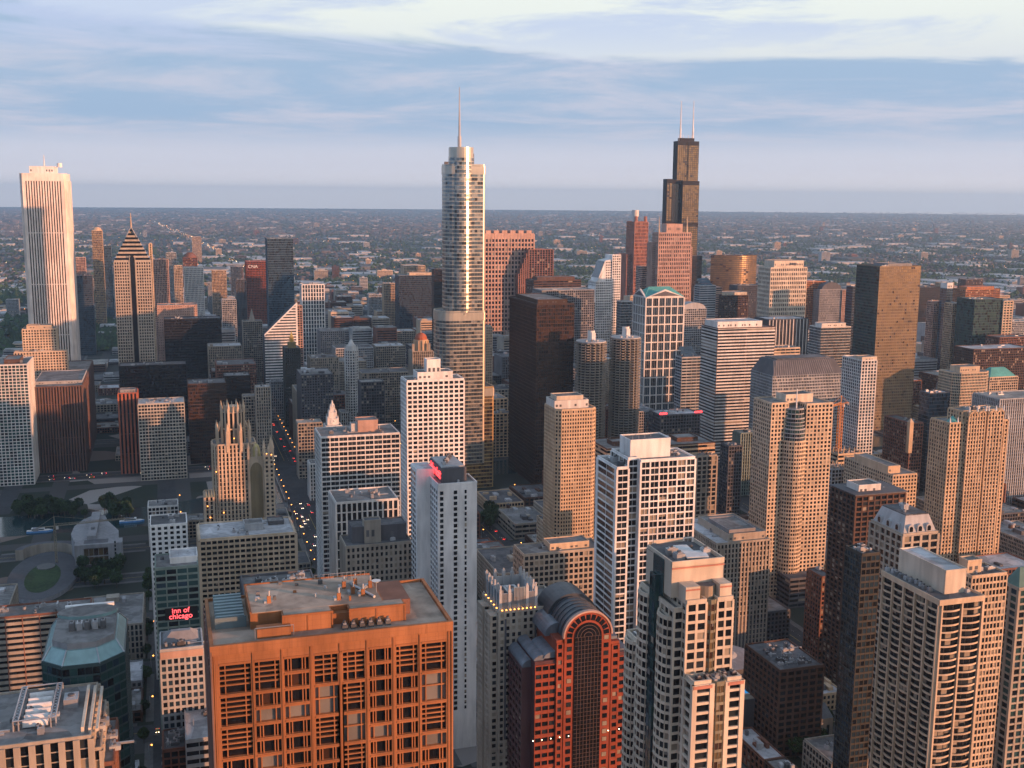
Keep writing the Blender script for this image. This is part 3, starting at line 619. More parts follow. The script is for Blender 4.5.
ib = MB(); ai = [(cU+rI*math.cos(a), zA+rI*math.sin(a)) for a in [math.pi*k/16 for k in range(17)]]
ib.prismv([(cU+rI, 0), *ai, (cU-rI, 0)], V-.35, V-.05, G_BLACK)
MUL = wallmat((0.09, 0.06, 0.05), 0.5)
for k in range(1, 8): ib.box(cU-rI+k*rI/4-.09, cU-rI+k*rI/4+.09, V-.5, V-.36, 0, zA, MUL)
for k in range(int(zA/1.9)): ib.box(cU-rI, cU+rI, V-.47, V-.355, zA-.15-k*1.9, zA-k*1.9, MUL)
for rr in (rI*.3, rI*.55, rI*.8):
    for k in range(12):
        a, c = math.pi*k/12, math.pi*(k+1)/12
        ib.prismv([(cU+rr*math.cos(a), zA+rr*math.sin(a)), (cU+rr*math.cos(c), zA+rr*math.sin(c)), (cU+(rr+.25)*math.cos(c), zA+(rr+.25)*math.sin(c)), (cU+(rr+.25)*math.cos(a), zA+(rr+.25)*math.sin(a))], V-.48, V-.36, MUL)
B.part('glass_bay', ib)
rb = MB(); GR = wallmat((0.07, 0.08, 0.095), 0.45, 0.3, 0.2)
for (a0, a1, dv0, dv1, rr) in ((0, math.pi, 1.7, 20, rO+.15), (0, math.pi, 20, 36, rO+1.4)):
    A = [(cU+rr*math.cos(math.pi*k/20), zA+rr*math.sin(math.pi*k/20)) for k in range(21)]
    if dv0 > 10: rb.prismv(A, V+dv0, V+dv1, GR)
    for k in range(20):
        if dv0 < 10: rb.prismv([A[k], A[k+1], (A[k+1][0]*.999+cU*.001, A[k+1][1]-.1), (A[k][0]*.999+cU*.001, A[k][1]-.1)], V+dv0, V+dv1, GR)
for j in range(5): rb.prismv([(cU+(rO+.5)*math.cos(a), zA+(rO+.5)*math.sin(a)) for a in [math.pi*k/20 for k in range(21)]], V+4+j*3.6, V+4.3+j*3.6, GR)
B.part('barrel_roof', rb)
sb = MB(); MS = wallmat((0.17, 0.20, 0.24), 0.45, 0.3, 0.3)
for (a, c, va, vb, zz, h) in ((xL, xL+3.8, V+6, V+31, z2-4, 3.2), (xL+4, xs2-5, V+2.5, V+31, z2, 2.2), (xs2-5, xs2, V+2, V+20, z2+1, 2.5)):
    n = 8; P = [(a+(c-a)*(1-math.cos(math.pi/2*k/n)), zz+h*math.sin(math.pi/2*k/n)) for k in range(n+1)]+[(c, zz-.3), (a, zz-.3)]
    sb.prismv(P, va, vb, MS)
hb = xs2+1
P = [(hb+2.2+5.5*math.cos(a), z1-1+5.5*math.sin(a)) for a in [math.pi*k/12 for k in range(13)]]
sb.prismv(P, V+9, V+30, MS); sb.box(xa1, xs3, V+3, V+30, z3, z3+1.3, MS); sb.box(xs3, xR, V+3, V+30, z4, z4+.8, MS)
B.part('shoulder_roof', sb)
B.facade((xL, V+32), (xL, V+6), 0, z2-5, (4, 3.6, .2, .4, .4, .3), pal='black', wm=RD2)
for xx in [ax(p) for p in (534, 543, 552, 561, 570, 610, 621)]:
    for j in range(1):
        b = MB(); b.box(xx-.15, xx+.15, V-.45, V-.05, 71-6*j, 71.2-6*j, M_LAMPW); B.part('wall_lamp', b)
B.finish()

# grey art-deco tower with a floodlit crown
V = 452.0; zb = atv(499, 613, V)[1]; cu0 = atv(499, 613, V)[0]; cu1 = solve_u(550, V, zb); 
B = Bld('crowned_tower', 'grey stone art-deco tower with a floodlit crown of fins', 'tower', (cu0+cu1)/2-2, V+14, 'beige', 'home'); FOOT.append((cu0-8, cu1+6, V, V+30))
ST['deco'] = (2.7, 3.05, .46, .40, .35, .25)
B.block(rect(cu0, cu1+6, V, V+26), 0, zb, 'deco', units=0)
for j in range(4):
    B.block(rect(cu0-3.4+.6*(j % 2), cu0-.02, V+1.5+j*6.2, V+5.8+j*6.2), 0, zb-1.5-j % 2, 'deco', units=0, parapet=0, roof=None)
for xx in (cu0+2.5, cu0+16.5): B.wall.box(xx, xx+.9, V-.5, V-.3, zb-60, zb-3, W('dgrey'))
cb = MB(); CW = W('lgrey'); zc1 = zb+9
for (x, y) in [(cu0+.3+k*4.1, V+.4) for k in range(5)]+[(cu0+.3, V+4.5+k*4.6) for k in range(5)]+[(cu0+.3+k*4.1, V+23) for k in range(5)]+[(cu0+16.9, V+4.5+k*4.6) for k in range(5)]:
    cb.box(x, x+1.3, y, y+1.3, zb, zc1+random.choice([1.2, 2.4]), CW); cb.box(x+.3, x+1.0, y+.3, y+1.0, zc1+1, zc1+3.2, CW)
cb.box(cu0+1.6, cu0+16.8, V+.8, V+1.4, zb, zc1-.7, CW); cb.box(cu0+.8, cu0+1.4, V+1.8, V+23, zb, zc1-.8, CW); cb.box(cu0+1.6, cu0+16.8, V+23.3, V+23.8, zb, zc1-.6, CW); cb.box(cu0+17.2, cu0+17.7, V+1.8, V+23, zb, zc1-.9, CW)
for k in range(26):
    cb.box(cu0+1.9+k*.57, cu0+2.15+k*.57, V+.55, V+.78, zb+1.4, zc1-.8 if k % 6 else zc1+1, M_METAL if 7 < k < 18 else W('grey'))
cb.box(cu0+6.8, cu0+12.2, V+.3, V+.54, zc1-2.5, zc1+1.9, wallmat((.22, .3, .33), .4))
for k in range(8): cb.box(cu0+7+k*.65, cu0+7.3+k*.65, V+.1, V+.29, zb+3.5, zc1+1.7, M_METAL)
for y in range(20): cb.box(cu0+.5, cu0+.75, V+2.2+y, V+2.6+y, zb+1.4, zc1-1, wallmat((.16, .22, .26), .4))
B.part('crown', cb)
B.unit(cu0+6, V+7, zb+.2, 6, 9, 6.5, 'mechanical_room', M_METAL); B.unit(cu0+4, V+16, zb+.2, 10, 5, 4, 'mechanical_room', ROOFS[1])
for k in range(9):
    b = MB(); b.box(cu0+1.2+k*1.9, cu0+1.7+k*1.9, V-.4, V+.1, zb+.9, zb+1.2, M_LAMP); B.part('floodlight', b)
for k in range(5):
    b = MB(); b.box(cu0-.4, cu0+.1, V+3+k*4.4, V+3.5+k*4.4, zb+1.0, zb+1.3, M_LAMP); B.part('floodlight', b)
gb = MB()
for k in range(60): x, y = random.uniform(cu0+2, cu0+16), random.uniform(V+2, V+7); gb.frus(circ(x, y, .7, n=5), zb+.3, circ(x, y, .25, n=5), zb+random.uniform(.9, 1.8), wallmat((.05, .09, .03)))
B.part('roof_garden', gb)
B.finish()

# cream condominium tower, lit face, curved bays on the east side
V = 295.0; uu0, zt = atv(687, 604, V); uu1 = solve_u(733, V, zt); 
B = Bld('condominium_tower', 'cream stepped condominium tower with curved bays and a white panel on its roof', 'tower', (uu0+uu1)/2, V+15, 'cream2', 'home'); FOOT.append((uu0-12, uu1+4, V-8, V+32))
CR = W('cream2'); PINK = W((0.46, 0.20, 0.15)); TEAL = wallmat((0.035, 0.075, 0.085), 0.25, .2, .2, .8)
zl = atv(694, 685, V-6)[1]; ul0 = atv(694, 685, V-6)[0]; ul1 = solve_u(741, V-6, zl)
ST['condo'] = (3.0, 3.1, .25, .30, .35, .3); wU = uu1-uu0
B.block(rect(uu0, uu0+wU*.42, V, V+28), 0, zt, 'condo', sides=[0, 3], units=0, bays=None)
B.block(rect(uu1-wU*.34, uu1, V, V+28), 0, zt, 'condo', sides=[0, 1], units=0)
B.block([(uu0+wU*.42, V+.5), (uu0+wU*.5, V-.6), (uu0+wU*.58, V-.6), (uu0+wU*.66, V+.5), (uu0+wU*.66, V+28), (uu0+wU*.42, V+28)], 0, zt-.4, (1.6, 3.1, .1, .3, .2, .18), sides=[0, 1, 2], pal='goldt', units=0, wm=W((.22, .2, .14)), corner=False)
# lower tier in front
wl = ul1-ul0
B.block(rect(ul0, ul0+wl*.36, V-6, V-.5), 0, zl, (4.2, 3.1, .24, .28, .9, .7), sides=[0, 3], units=0)
B.block(rect(ul1-wl*.30, ul1, V-6, V+20), 0, zl, (4.2, 3.1, .24, .28, .9, .7), sides=[0, 1], units=2)
B.block([(ul0+wl*.36, V-5.4), (ul0+wl*.45, V-6.9), (ul0+wl*.61, V-6.9), (ul0+wl*.70, V-5.4), (ul0+wl*.70, V-.5), (ul0+wl*.36, V-.5)], 0, zl-.6, (1.6, 3.1, .1, .3, .2, .18), sides=[0, 1, 2], pal='goldt', units=2, wm=W((.22, .2, .14)), corner=False)
for (a, c) in ((ul0-.6, ul0+wl*.36), (ul1-wl*.30, ul1+.5)): B.wall.box(a, c, V-7.05, V-6.9, zl-1.2, zl-.2, PINK)
# east side: three curved bays and the glass strip
def bow(cx_, cv_, rx, ry, zz, st, pal='dark', wm=None):
    P = [(cx_, cv_+ry)]+[(cx_-rx*math.sin(math.pi*k/6), cv_+ry*math.cos(math.pi*k/6)) for k in range(1, 6)]+[(cx_, cv_-ry)]
    B.block(P, 0, zz, st, sides=[0, 1, 2, 3, 4, 5], pal=pal, units=0, wm=wm, corner=False, parapet=.8)
B.block(rect(uu0-3, uu0-.05, V+2.5, V+28), 0, zt-3, 'condo', sides=[0, 3], units=0)
bow(uu0-3, V+8, 2.2, 4.2, zt-6, (1.6, 3.1, .14, .3, .25, .35))
bow(uu0-3, V+23, 2.2, 4.2, zt-4, (1.6, 3.1, .14, .3, .25, .35))
B.block(rect(uu0-4.4, uu0-2.9, V+13.6, V+17.6), 0, zt+4, 'glass', sides=[0, 3], pal='teal', wm=TEAL, units=0)
zsh = atv(636, 640, V+30)[1]
B.block(rect(uu0-3.6, uu0+8, V+28.05, V+37), 0, zsh, 'condo', sides=[0, 1, 3], units=2)
bow(uu0-3.6, V+32.6, 1.8, 3.6, zsh-1, (1.6, 3.1, .14, .3, .25, .35))
# penthouse levels
ph = MB(); pz1 = zt+10.5
ph.prism([(uu0-2.5, V+6), (uu1-.5, V+6), (uu1-.5, V+26), (uu1-4, V+28), (uu0+1, V+28), (uu0-3, V+24)], zt, pz1, CR, ROOFS[1])
ph.box(uu0-.2, uu0+4.6, V+.6, V+6, zt, zt+5, CR); ph.box(uu1-4.3, uu1-.3, V+.6, V+6, zt, zt+5, CR)
for (a, c, e, g, q) in ((uu0-2.6, uu1-.4, V+5.7, V+6.2, pz1), (uu0-2.7, uu0-2.2, V+6.3, V+24, pz1), (uu1-.9, uu1-.4, V+6.3, V+26, pz1), (uu0+1, uu1-4, V+27.6, V+28.1, pz1)): ph.box(a, c, e, g, q-.4, q+1.2, CR)
for (a, c, e, g, q) in ((uu0-2.65, uu1-.35, V+5.6, V+5.69, pz1-1.3), (uu0-.25, uu0+4.65, V+.5, V+.59, zt+.4), (uu1-4.35, uu1-.25, V+.5, V+.59, zt+.4), (uu0-.25, uu0+4.65, V+.5, V+.59, zt+3.8), (uu1-4.35, uu1-.25, V+.5, V+.59, zt+3.8)): ph.box(a, c, e, g, q, q+.5, PINK)
ph.prism([(uu0+5+k, V+4.2-2.6*math.sin(math.pi*k/7)) for k in range(0, 8)]+[(uu0+12, V+5.9), (uu0+5, V+5.9)], zt-.2, zt+4.2, W((.30, .25, .19)), ROOFS[1])
ph.box(uu0-3.1, uu0-2.75, V+11, V+18.5, zt-1, pz1+.3, TEAL)
B.part('penthouse', ph)
b = MB(); b.prism([(uu0+4, V+9), (uu0+11, V+8), (uu0+12.5, V+14), (uu0+9, V+14.6), (uu0+9.6, V+21), (uu0+5, V+21.5)], pz1+.6, pz1+1.1, W('white2')); B.part('roof_panel', b)
for (x, y) in ((uu0+1, V+10), (uu0, V+15), (uu1-5, V+20), (uu1-4.5, V+12)): B.unit(x, y, pz1+.02)
for k in range(5): B.unit(ul0+2+k*3, V-4.5+random.random(), zl-.1, 1.6, 1.6, 1.3, 'planter', wallmat((.06, .05, .05)))
B.finish()

# white gridded tower with a tall plain block on top
V = 472.0; w0, zt = atv(641, 462, V); w1 = solve_u(695, V, zt); wW = w1-w0; wq = atv(617, 469, V+3)[0]
B = Bld('white_tower', 'white gridded residential tower with a tall plain white box on its roof', 'tower', (wq+w1)/2, V+15, 'white2', 'home'); FOOT.append((wq-2, w1, V, V+34))
ST['whi'] = (4.6, 3.25, .15, .20, .55, .5); WH = W('white2')
B.block(rect(w0, w1, V, V+20), 0, zt, ST['whi'], sides=[0, 1], units=2, bays=6, mull=1)
B.block(rect(w0-5, w0-.02, V+3.5, V+24), 0, zt+.6, ST['whi'], sides=[0, 3], units=1, mull=1)
B.block(rect(wq, w0-5.03, V+3, V+28), 0, zt-3.5, ST['whi'], sides=[0, 3], units=2, bays=1, mull=1)
z8 = atv(637, 459, V+6)[1]; pu0 = w0-3.0; pu1 = solve_u(670, V+6, zt); ptop = atv(637, 441, V+6)[1]
B.penthouse(pu0, pu1, V+6, V+19, zt+.3, ptop, WH, 1, louv=False)
for k in range(4): B.antenna(pu0+2+k*4, V+8+k*2, ptop, ptop+2.5, .15)
B.finish()
zr = zt
# brown terraced office block just behind it
tower('office_block', 'brown office block with a broad flat roof behind the white gridded tower', 800, 607, 450, 715, xe=589, st='ribbon', wall='brown', pal='dark', sm='tan', pent=[(.1, .35, .3, .6, 3), (.7, .9, .3, .7, 3)])
b = tower('office_block', 'pale gridded end block right of the white tower with narrow bays', 794, 697, 457, 717, D=5.8, st='big', wall='beige', pal='dark')
# cream scalloped-balcony tower on the right
V = 352.0; b0, zt = atv(940.5, 601, V); b1 = solve_u(982, V, zt); bD = solve_v(b0, 884, zt, V)-V
B = Bld('balcony_tower', 'tall tower with scalloped curved balconies and a cream mechanical box on top', 'tower', (b0+b1)/2, V+bD/2, 'cream', 'home'); FOOT.append((b0-2, b1, V-2, V+bD))
CM = W('cream'); B.wall.box(b0, b1, V, V+bD, 0, zt-1.4, W((.045, .04, .04))); FH = 2.95; nf = int((zt-2)/FH)  # near-black core: shade of the balcony recesses put into its colour
def scallops(p0, p1, n, bulge):
    L = math.hypot(p1[0]-p0[0], p1[1]-p0[1]); t = ((p1[0]-p0[0])/L, (p1[1]-p0[1])/L); nn_ = (t[1], -t[0]); wb = L/n
    for i in range(n):
        a0 = i*wb+.5; a1 = (i+1)*wb-.5; pts = []
        for k in range(9):
            a = a0+(a1-a0)*k/8; o = bulge*(0.35+0.65*math.sin(math.pi*k/8)); pts.append((p0[0]+t[0]*a+nn_[0]*o, p0[1]+t[1]*a+nn_[1]*o))
        inner = [(p0[0]+t[0]*a1, p0[1]+t[1]*a1), (p0[0]+t[0]*a0, p0[1]+t[1]*a0)]
        slab = MB(); 
        for f in range(1, nf+1):
            z_ = zt-1.6-f*FH
            slab.prism(pts+inner, z_, z_+.2, CM)
            for k in range(8):
                q0, q1 = pts[k], pts[k+1]; l = math.hypot(q1[0]-q0[0], q1[1]-q0[1]); tt = ((q1[0]-q0[0])/l, (q1[1]-q0[1])/l)
                slab.bar((q0[0]-tt[1]*.08, q0[1]+tt[0]*.08), tt, l, .08, z_+.2, z_+.72, CM)
            for k in range(3): B.panes.append((p0[0]+t[0]*(a0+k*wb*.3), p0[1]+t[1]*(a0+k*wb*.3), z_+.3, t, wb*.26, 2.3, random.choice(GP['home'])))
        B.part('balcony_stack', slab)
    for i in range(n+1):
        a = i*wb-.35+(0 if i else .35)
        B.wall.bar((p0[0]+t[0]*a, p0[1]+t[1]*a), t, .7, bulge*.75, 0, zt-1.2, CM)
scallops((b0, V), (b1, V), 2, 1.5); scallops((b0, V+bD), (b0, V), 5, 1.5)
B.facade((b1-.01, V), (b1, V+bD), 0, zt-1.5, 'punch')
q = MB(); q.prism([(b0-1.4, V-1.4), (b1+.2, V-1.4), (b1+.2, V+bD), (b0-1.4, V+bD)], zt-1.45, zt, CM, ROOFS[1])
for (a, c, e, g) in ((b0-1.5, b1+.3, V-1.5, V-1.1), (b0-1.5, b0-1.1, V-1.09, V+bD), (b1-.1, b1+.3, V-1.09, V+bD)): q.box(a, c, e, g, zt-.3, zt+.9, CM)
B.part('roof_slab', q)
pza = atv(946, 572, V+6)[1]; pb0 = atv(946, 572, V+6)[0]; pb1 = solve_u(965, V+6, zt); pD = solve_v(pb0, 899, pza, V+6)
B.penthouse(pb0, pb1, V+6, pD, zt, pza, W('cream2'), 3, louv=False)
for k in range(10): B.unit(b0+1+random.random()*2, V+10+k*bD*.08, zt, 1.6, 1.6, 1.5)
for k in range(4): B.unit(b1-4, V+4+k*5, zt, 1.6, 1.6, 1.5)
B.finish()
tower('apartment_tower', 'tan gridded apartment tower directly behind the scalloped balcony tower', 398, 972, 578, 1007, xe=950, st='fine', wall='cream', pal='home', pent=[(.05, .45, .3, .7, 6)], roof=1)
b = tower('apartment_tower', 'grey-green apartment tower cut by the right edge of the photo', 425, 1019, 590, 1070, xe=1003, st='big', wall='beige', pal='teal', roof=1, fin=False)
q = MB(); q.frus(rect(b.u0, b.u1, b.v0, b.v1), b.z+.3, rect(b.u0+5, b.u1-5, b.v0+6, b.v1-4), b.z+9, wallmat((.10, .2, .18), .6)); b.part('hip_roof', q); b.finish()
# mansard tower and its neighbours
V = 452.0; b = tower('mansard_tower', 'tower with a grey mansard roof and arched dormers right of the dark glass tower', V, 903, 536, 938, xe=871, st='big', wall='beige', pal='home', fin=False, units=0)
q = MB(); u0, u1, v0, v1, z = b.u0, b.u1, b.v0, b.v1, b.z; q.frus(rect(u0+.5, u1-.5, v0+.5, v1-.5), z+.2, rect(u0+3.5, u1-3.5, v0+3.5, v1-3.5), z+9, W('lgrey')); q.box(u0+3.6, u1-3.6, v0+3.6, v1-3.6, z+8.8, z+9.5, ROOFS[1]); b.part('mansard_roof', q)
for i in range(3):
    for side in (0, 1):
        q = MB(); cc = (u0+5+i*(u1-u0-10)/2) if not side else (v0+6+i*(v1-v0-12)/2)
        A = [(cc+1.6*math.cos(math.pi*k/8), z+3.5+1.6*math.sin(math.pi*k/8)) for k in range(9)]+[(cc-1.6, z+.6), (cc+1.6, z+.6)]
        if not side: q.prismv(A, v0+.5, v0+3.5, W('lgrey')); q.prismv([(cc+(x-cc)*.6, z+2.8+(y_-z-2.8)*.6) for x, y_ in A], v0+.4, v0+.5, G_DARK)
        else: q.prismu(A, u0+.5, u0+3.5, W('lgrey')); q.prismu([(cc+(x-cc)*.6, z+2.8+(y_-z-2.8)*.6) for x, y_ in A], u0+.4, u0+.5, G_DARK)
        b.part('dormer', q)
for k in range(6): b.unit(u0+5+k*1.5, v0+6+2.6*k, z+9.5)
b.finish()
tower('glass_tower', 'dark green glass apartment tower left of the scalloped balcony tower', 410, 862, 556, 880, xe=846, st=(2.2, 3.1, .14, .3, .25, .2), wall=(0.05, 0.05, 0.045), pal='blue', roof=1, mull=0)
b = tower('dark_tower', 'dark balconied tower with a flat overhanging roof and a white rooftop unit', 560, 856, 497, 905, xe=832, st=(4.2, 3.1, .2, .32, .7, .5), wall='brown', pal='home', roof=1, pent=[(.15, .6, .2, .7, 5, 'white')], fin=False)
b.wall.box(b.u0-1.5, b.u1+1, b.v0-1.5, b.v1, b.z+.9, b.z+1.6, W('dgrey')); b.finish()
tower('apartment_block', 'tan apartment block with a flat roof behind the dark balconied tower', 760, 893, 476, 917, xe=845, st='punch', wall='cream', pal='dark', roof=0, pent=[(.0, .5, .1, .8, 6)])
# river-north middle distance
b = tower('curved_tower', 'cream apartment tower with a rounded stepped glass corner and a white mast', 715, 807, 405, 833, D=30, st='punch', wall='cream', pal='home', fin=False, H=None, units=0)
u0, u1, v0, v1, z = b.u0, b.u1, b.v0, b.v1, b.z
b.block(rect(u0-27, u0-13, v0+4, v1), 0, z+1, 'punch', sides=[0, 3], units=0)
prev = 0
for i, (rr, dz) in enumerate(((9.6, 27), (8.8, 18), (7.9, 10), (7.0, 3))):
    P = [(u0-7+rr*math.cos(math.pi+math.pi*k/8), v0+6+rr*math.sin(math.pi+math.pi*k/8)) for k in range(9)]+[(u0-7+rr, v0+14), (u0-7-rr, v0+14)]
    b.block(P, prev, z-dz, (2.4, 3.0, .3, .40, .3, .5) if i == 0 else (2.0, 3.0, .08, .22, .12, .5), sides=list(range(8)), units=0, pal='home' if i == 0 else 'teal', wm=None if i == 0 else W('lgrey'), corner=False, parapet=.7); prev = z-dz+.02
b.wall.box(u0-13, u0+.05, v0+14, v1, 0, z+.5, b.w)
b.penthouse(u0-12, u0+11, v0+10, v0+24, z, z+6, W('cream2'), 1); b.antenna(u0-7, v0+3, z-12, z+12, .9, W('white2'), 'mast'); b.finish()
b = tower('deco_apartment_tower', 'tan art-deco revival apartment tower with arched crowns and lit finials', 690, 950, 424, 1008, xe=931, st=(2.9, 3.0, .42, .34, .5, .25), wall='tan', pal='home', fin=False, units=0, H=None)
u0, u1, v0, v1, z = b.u0, b.u1, b.v0, b.v1, b.z; wd = u1-u0
b.block(rect(u0+wd*.27, u0+wd*.55, v0-3, v0-.05), 0, z+8, (2.6, 3.0, .4, .3, .5, .25), sides=[0, 1, 3], units=0); b.block(rect(u0+wd*.6, u0+wd*.86, v0-3, v0-.05), 0, z+8, (2.6, 3.0, .4, .3, .5, .25), sides=[0, 1, 3], units=0)
b.block(rect(u0+wd*.2, u1-wd*.1, v0+.3, v1-6), z, z+8.5, (2.9, 3.0, .42, .34, .5, .25), units=4)
for cx0 in (.34, .48, .67, .8):
    for k in range(8):
        a, c = math.pi*k/8, math.pi*(k+1)/8; cxx = u0+wd*cx0; rr = wd*.055
        b.wall.prismv([(cxx+rr*math.cos(a), z+6+rr*math.sin(a)), (cxx+rr*math.cos(c), z+6+rr*math.sin(c)), (cxx+(rr+.7)*math.cos(c), z+6+(rr+.7)*math.sin(c)), (cxx+(rr+.7)*math.cos(a), z+6+(rr+.7)*math.sin(a))], v0-3.9, v0-3.2, b.w)
q = MB(); q.frus(circ(u0+6, v0+5, 4.5, n=8), z, circ(u0+6, v0+5, .5, n=8), z+5, W('copper')); b.part('cupola', q)
for fx in (0, .13, .27, .41, .55, .6, .73, .86, 1):
    q = MB(); hz = z+(9 if .2 < fx < .9 else 1); q.frus(circ(u0+wd*fx, v0-(3 if .2 < fx < .9 else 0), .8, n=6), hz, circ(u0+wd*fx, v0-(3 if .2 < fx < .9 else 0), .2, n=6), hz+4, W('white2')); b.part('finial', q)
b.finish()
# hotels and office blocks round the avenue
b = tower('hotel_tower', 'tall white hotel slab with blank side walls and a red neon script sign on top', 560, 438, 486, 477, xe=430, st=None, wall='white2', pal='dark', fin=False, units=1)
u0, u1, v0, v1, z = b.u0, b.u1, b.v0, b.v1, b.z; wd = u1-u0
for fx, ww in ((.05, 1.8), (.40, 1.9), (.68, 1.1)):
    for k in range(int(z/3.05)-8): b.panes.append((u0+wd*fx, v0-.06, z-5-k*3.05, (1, 0), ww, 1.9, random.choice(GP['dark'])))
nE = max(3, int((v1-v0)/4.4))
for k in range(nE):
    for f in range(int(z/3.05)-3): b.panes.append((u0-.06, v1-1-k*4.4, z-5-f*3.05, (0, -1), 2.6, 1.8, random.choice(GP['dark'])))
z2 = z+5; wv = v1+.1; wa, wb = solve_u(416.5, wv, z2), solve_u(434, wv, z2); wD = solve_v(wa, 410.5, z2, wv)-wv
b.wall.box(wa, wb, wv, wv+wD, 0, z2, W('white2')); b.wall.box(wb+.02, u1-4, wv, wv+wD, 0, z-.5, W('white2')); b.roof.box(wa+.5, wb-.5, wv+.5, wv+wD-.5, z2-.1, z2+.2, ROOFS[3])
for f in range(int(z/3.05)-1):
    for k in range(int(wD/4.4)): b.panes.append((wa-.06, wv+wD-1-k*4.4, z2-4-f*3.05, (0, -1), 2.6, 1.8, random.choice(GP['dark'])))
mu0, mu1, mv0, mv1 = u0+3.0, u1-4.5, v0+5, wv+wD-2
q = MB(); q.box(mu0, mu1, mv0, mv1, z, z+8, W('dgrey')); q.box(mu0+.5, mu1-.5, mv0+2, mv1-1, z+8, z+8.6, W('lgrey')); b.part('mechanical_floor', q)
for k in range(5): b.unit(mu0+2+k*1.8, mv0+5+k*4.2, z+8.6, 2, 3, 1.6)
M_NEON = plain('red_neon', (0.8, 0.05, 0.03), emit=(1.0, 0.03, 0.035), es=3.2)
t = text('Marriott', 7.0, mu0-.3, mv0+13, z+2.2, M_NEON, b.root, b.base, 'sign_lettering', rot=-math.pi/2, italic=0.3, weight=0.12)
b.finish()
b = tower('apartment_tower', 'broad white gridded apartment tower with stepped pale penthouse before the silvery skyscraper', 715, 407, 382, 464, xe=401, st=(3.5, 3.05, .27, .36, .4, .38), wall='white2', pal='off', units=2, pent=[(.2, .82, .15, .85, 5, 'white2'), (.38, .62, .3, .7, 13, 'white2')])
tower('office_block', 'cream gridded office block with long bays and a brick-red penthouse beside the avenue', 800, 321, 438, 399.5, xe=315, st=(6.4, 3.7, .1, .3, .5, .45), wall='white', pal='off', roof=0, pent=[(.50, .76, .35, .75, 8.5, 'pink'), (.42, .50, .4, .6, 6, 'white')], units=5, mull=1)
tower('office_block', 'small white office block with tall narrow windows behind the grey stone block', 672, 336, 504, 398, xe=329, st=(3.3, 6.0, .32, .12, .6, .4), wall='white', pal='off', roof=0, units=5)
b = tower('stone_block', 'old grey stone block with dark stepped attic storeys', 600, 346, 548, 412, xe=339, st=(2.6, 3.6, .5, .4, .4, .2), wall='stone', pal='dark', roof=1, D=22, units=4, pent=[(.12, .95, .3, .95, 9, 'dgrey', 1), (.3, .55, .2, .5, 13, 'stone', 1)])
tower('hotel_block', 'wide beige hotel block with deep egg-crate windows, upper floors lit orange', 645, 200, 541, 295, D=34, st=(3.1, 3.2, .22, .38, 1.3, 1.0), wall='cream', pal='off', roof=3, units=5, pent=[(.48, .68, .35, .65, 4, 'lgrey'), (.75, .92, .6, .9, 2, 'dgrey')])
tower('low_block', 'low roof crowded with cooling units behind the orange granite tower', 400, 247, 608, 322, D=34, st='grid', wall='dgrey', roof=0, units=16)
tower('apartment_tower', 'tan faceted apartment tower with a pale stepped crown, upper floors lit', 775, 557, 411, 597, xe=545, st=(2.1, 2.95, .42, .42, .35, .3), wall='tan', pal='dark', units=0, pent=[(.0, .85, .2, .9, 6, 'white'), (.08, .75, .3, .8, 9, 'cream2')], shape=[(0, .12), (.12, 0), (.88, 0), (1, .12), (1, 1), (0, 1)])
tower('hotel_block', 'wide beige block with a penthouse between the hotel slab and the white tower', 600, 524, 556, 603, xe=514, st=(3.2, 3.5, .3, .34, .4, .35), wall='beige', pal='dark', roof=0, pent=[(.35, .85, .2, .8, 4, 'cream')], units=3)
tower('stone_tower', 'grey stone hotel tower with a stepped roof right of the cream condominium tower', 640, 717, 545, 770, xe=697, st=(2.6, 3.4, .45, .3, .5, .2), wall='beige', pal='dark', roof=3, D=60, pent=[(.25, .95, .05, .8, 5, 'beige'), (.3, .8, .1, .6, 7, 'grey')], units=4)
tower('office_block', 'dark brown block with a cluttered roof at the lower right', 500, 780, 672, 824, xe=765, st=(4.2, 3.7, .3, .4, .3, .2), wall='brown', pal='lit', roof=1, units=14, D=38)
tower('low_block', 'long low blocks with grey duct-covered roofs right of the cream tower', 640, 735, 655, 790, D=70, st='punch', wall='dgrey', roof=0, units=22, H=24)
tower('parking_block', 'dark low block with a planted roof at the foot of the curved cream tower', 700, 790, 580, 826, xe=768, D=60, st='ribbon', wall='dgrey', roof=1, units=4)
tower('brick_tower', 'narrow red brick tower beside the dark balconied tower', 610, 822, 578, 833, D=18, st='punch', wall='brick', roof=1, units=1)
# quaker-style striped block and others round the river
tower('striped_tower', 'brown office tower with bold horizontal stripes and a white roof box', 1140, 718, 329, 775, xe=702, st=(30, 3.75, .03, .46, .3, .6), wall='brown', sm='white', pal='dark', roof=1, pent=[(.02, .8, .1, .9, 7, 'white2', 3)], units=1)
b = tower('steel_tower', 'black steel and glass slab tower beside the two round towers', 1090, 537, 305, 574, xe=510, st=(2.6, 3.9, .16, .22, .35, .2), wall='bronze', pal='brz', roof=1, pent=[(.1, .9, .1, .9, 4, 'bronze')], units=2)
tower('glass_tower', 'tall slab of gold-brown mirrored glass with a dark east side', 1240, 880, 267, 921, xe=857, st=(3.0, 3.9, .16, .38, .25, .2), wall=(.20, .155, .10), pal='gold', epal='teal', ewm=(.05, .06, .055), roof=1, units=6, pent=[(.3, .9, .2, .8, 3, 'grey')])  # dark of the unlit east side put into its own wall and glass colours
tower('slender_tower', 'slender apartment tower with a cream west half and pale blue glass half', 880, 862, 361, 877, xe=843, st=(3.2, 3.1, .3, .26, .4, .3), wall='white', pal='blue', roof=0, units=1, pent=[(.0, 1, .0, .4, 3, 'cream2')])
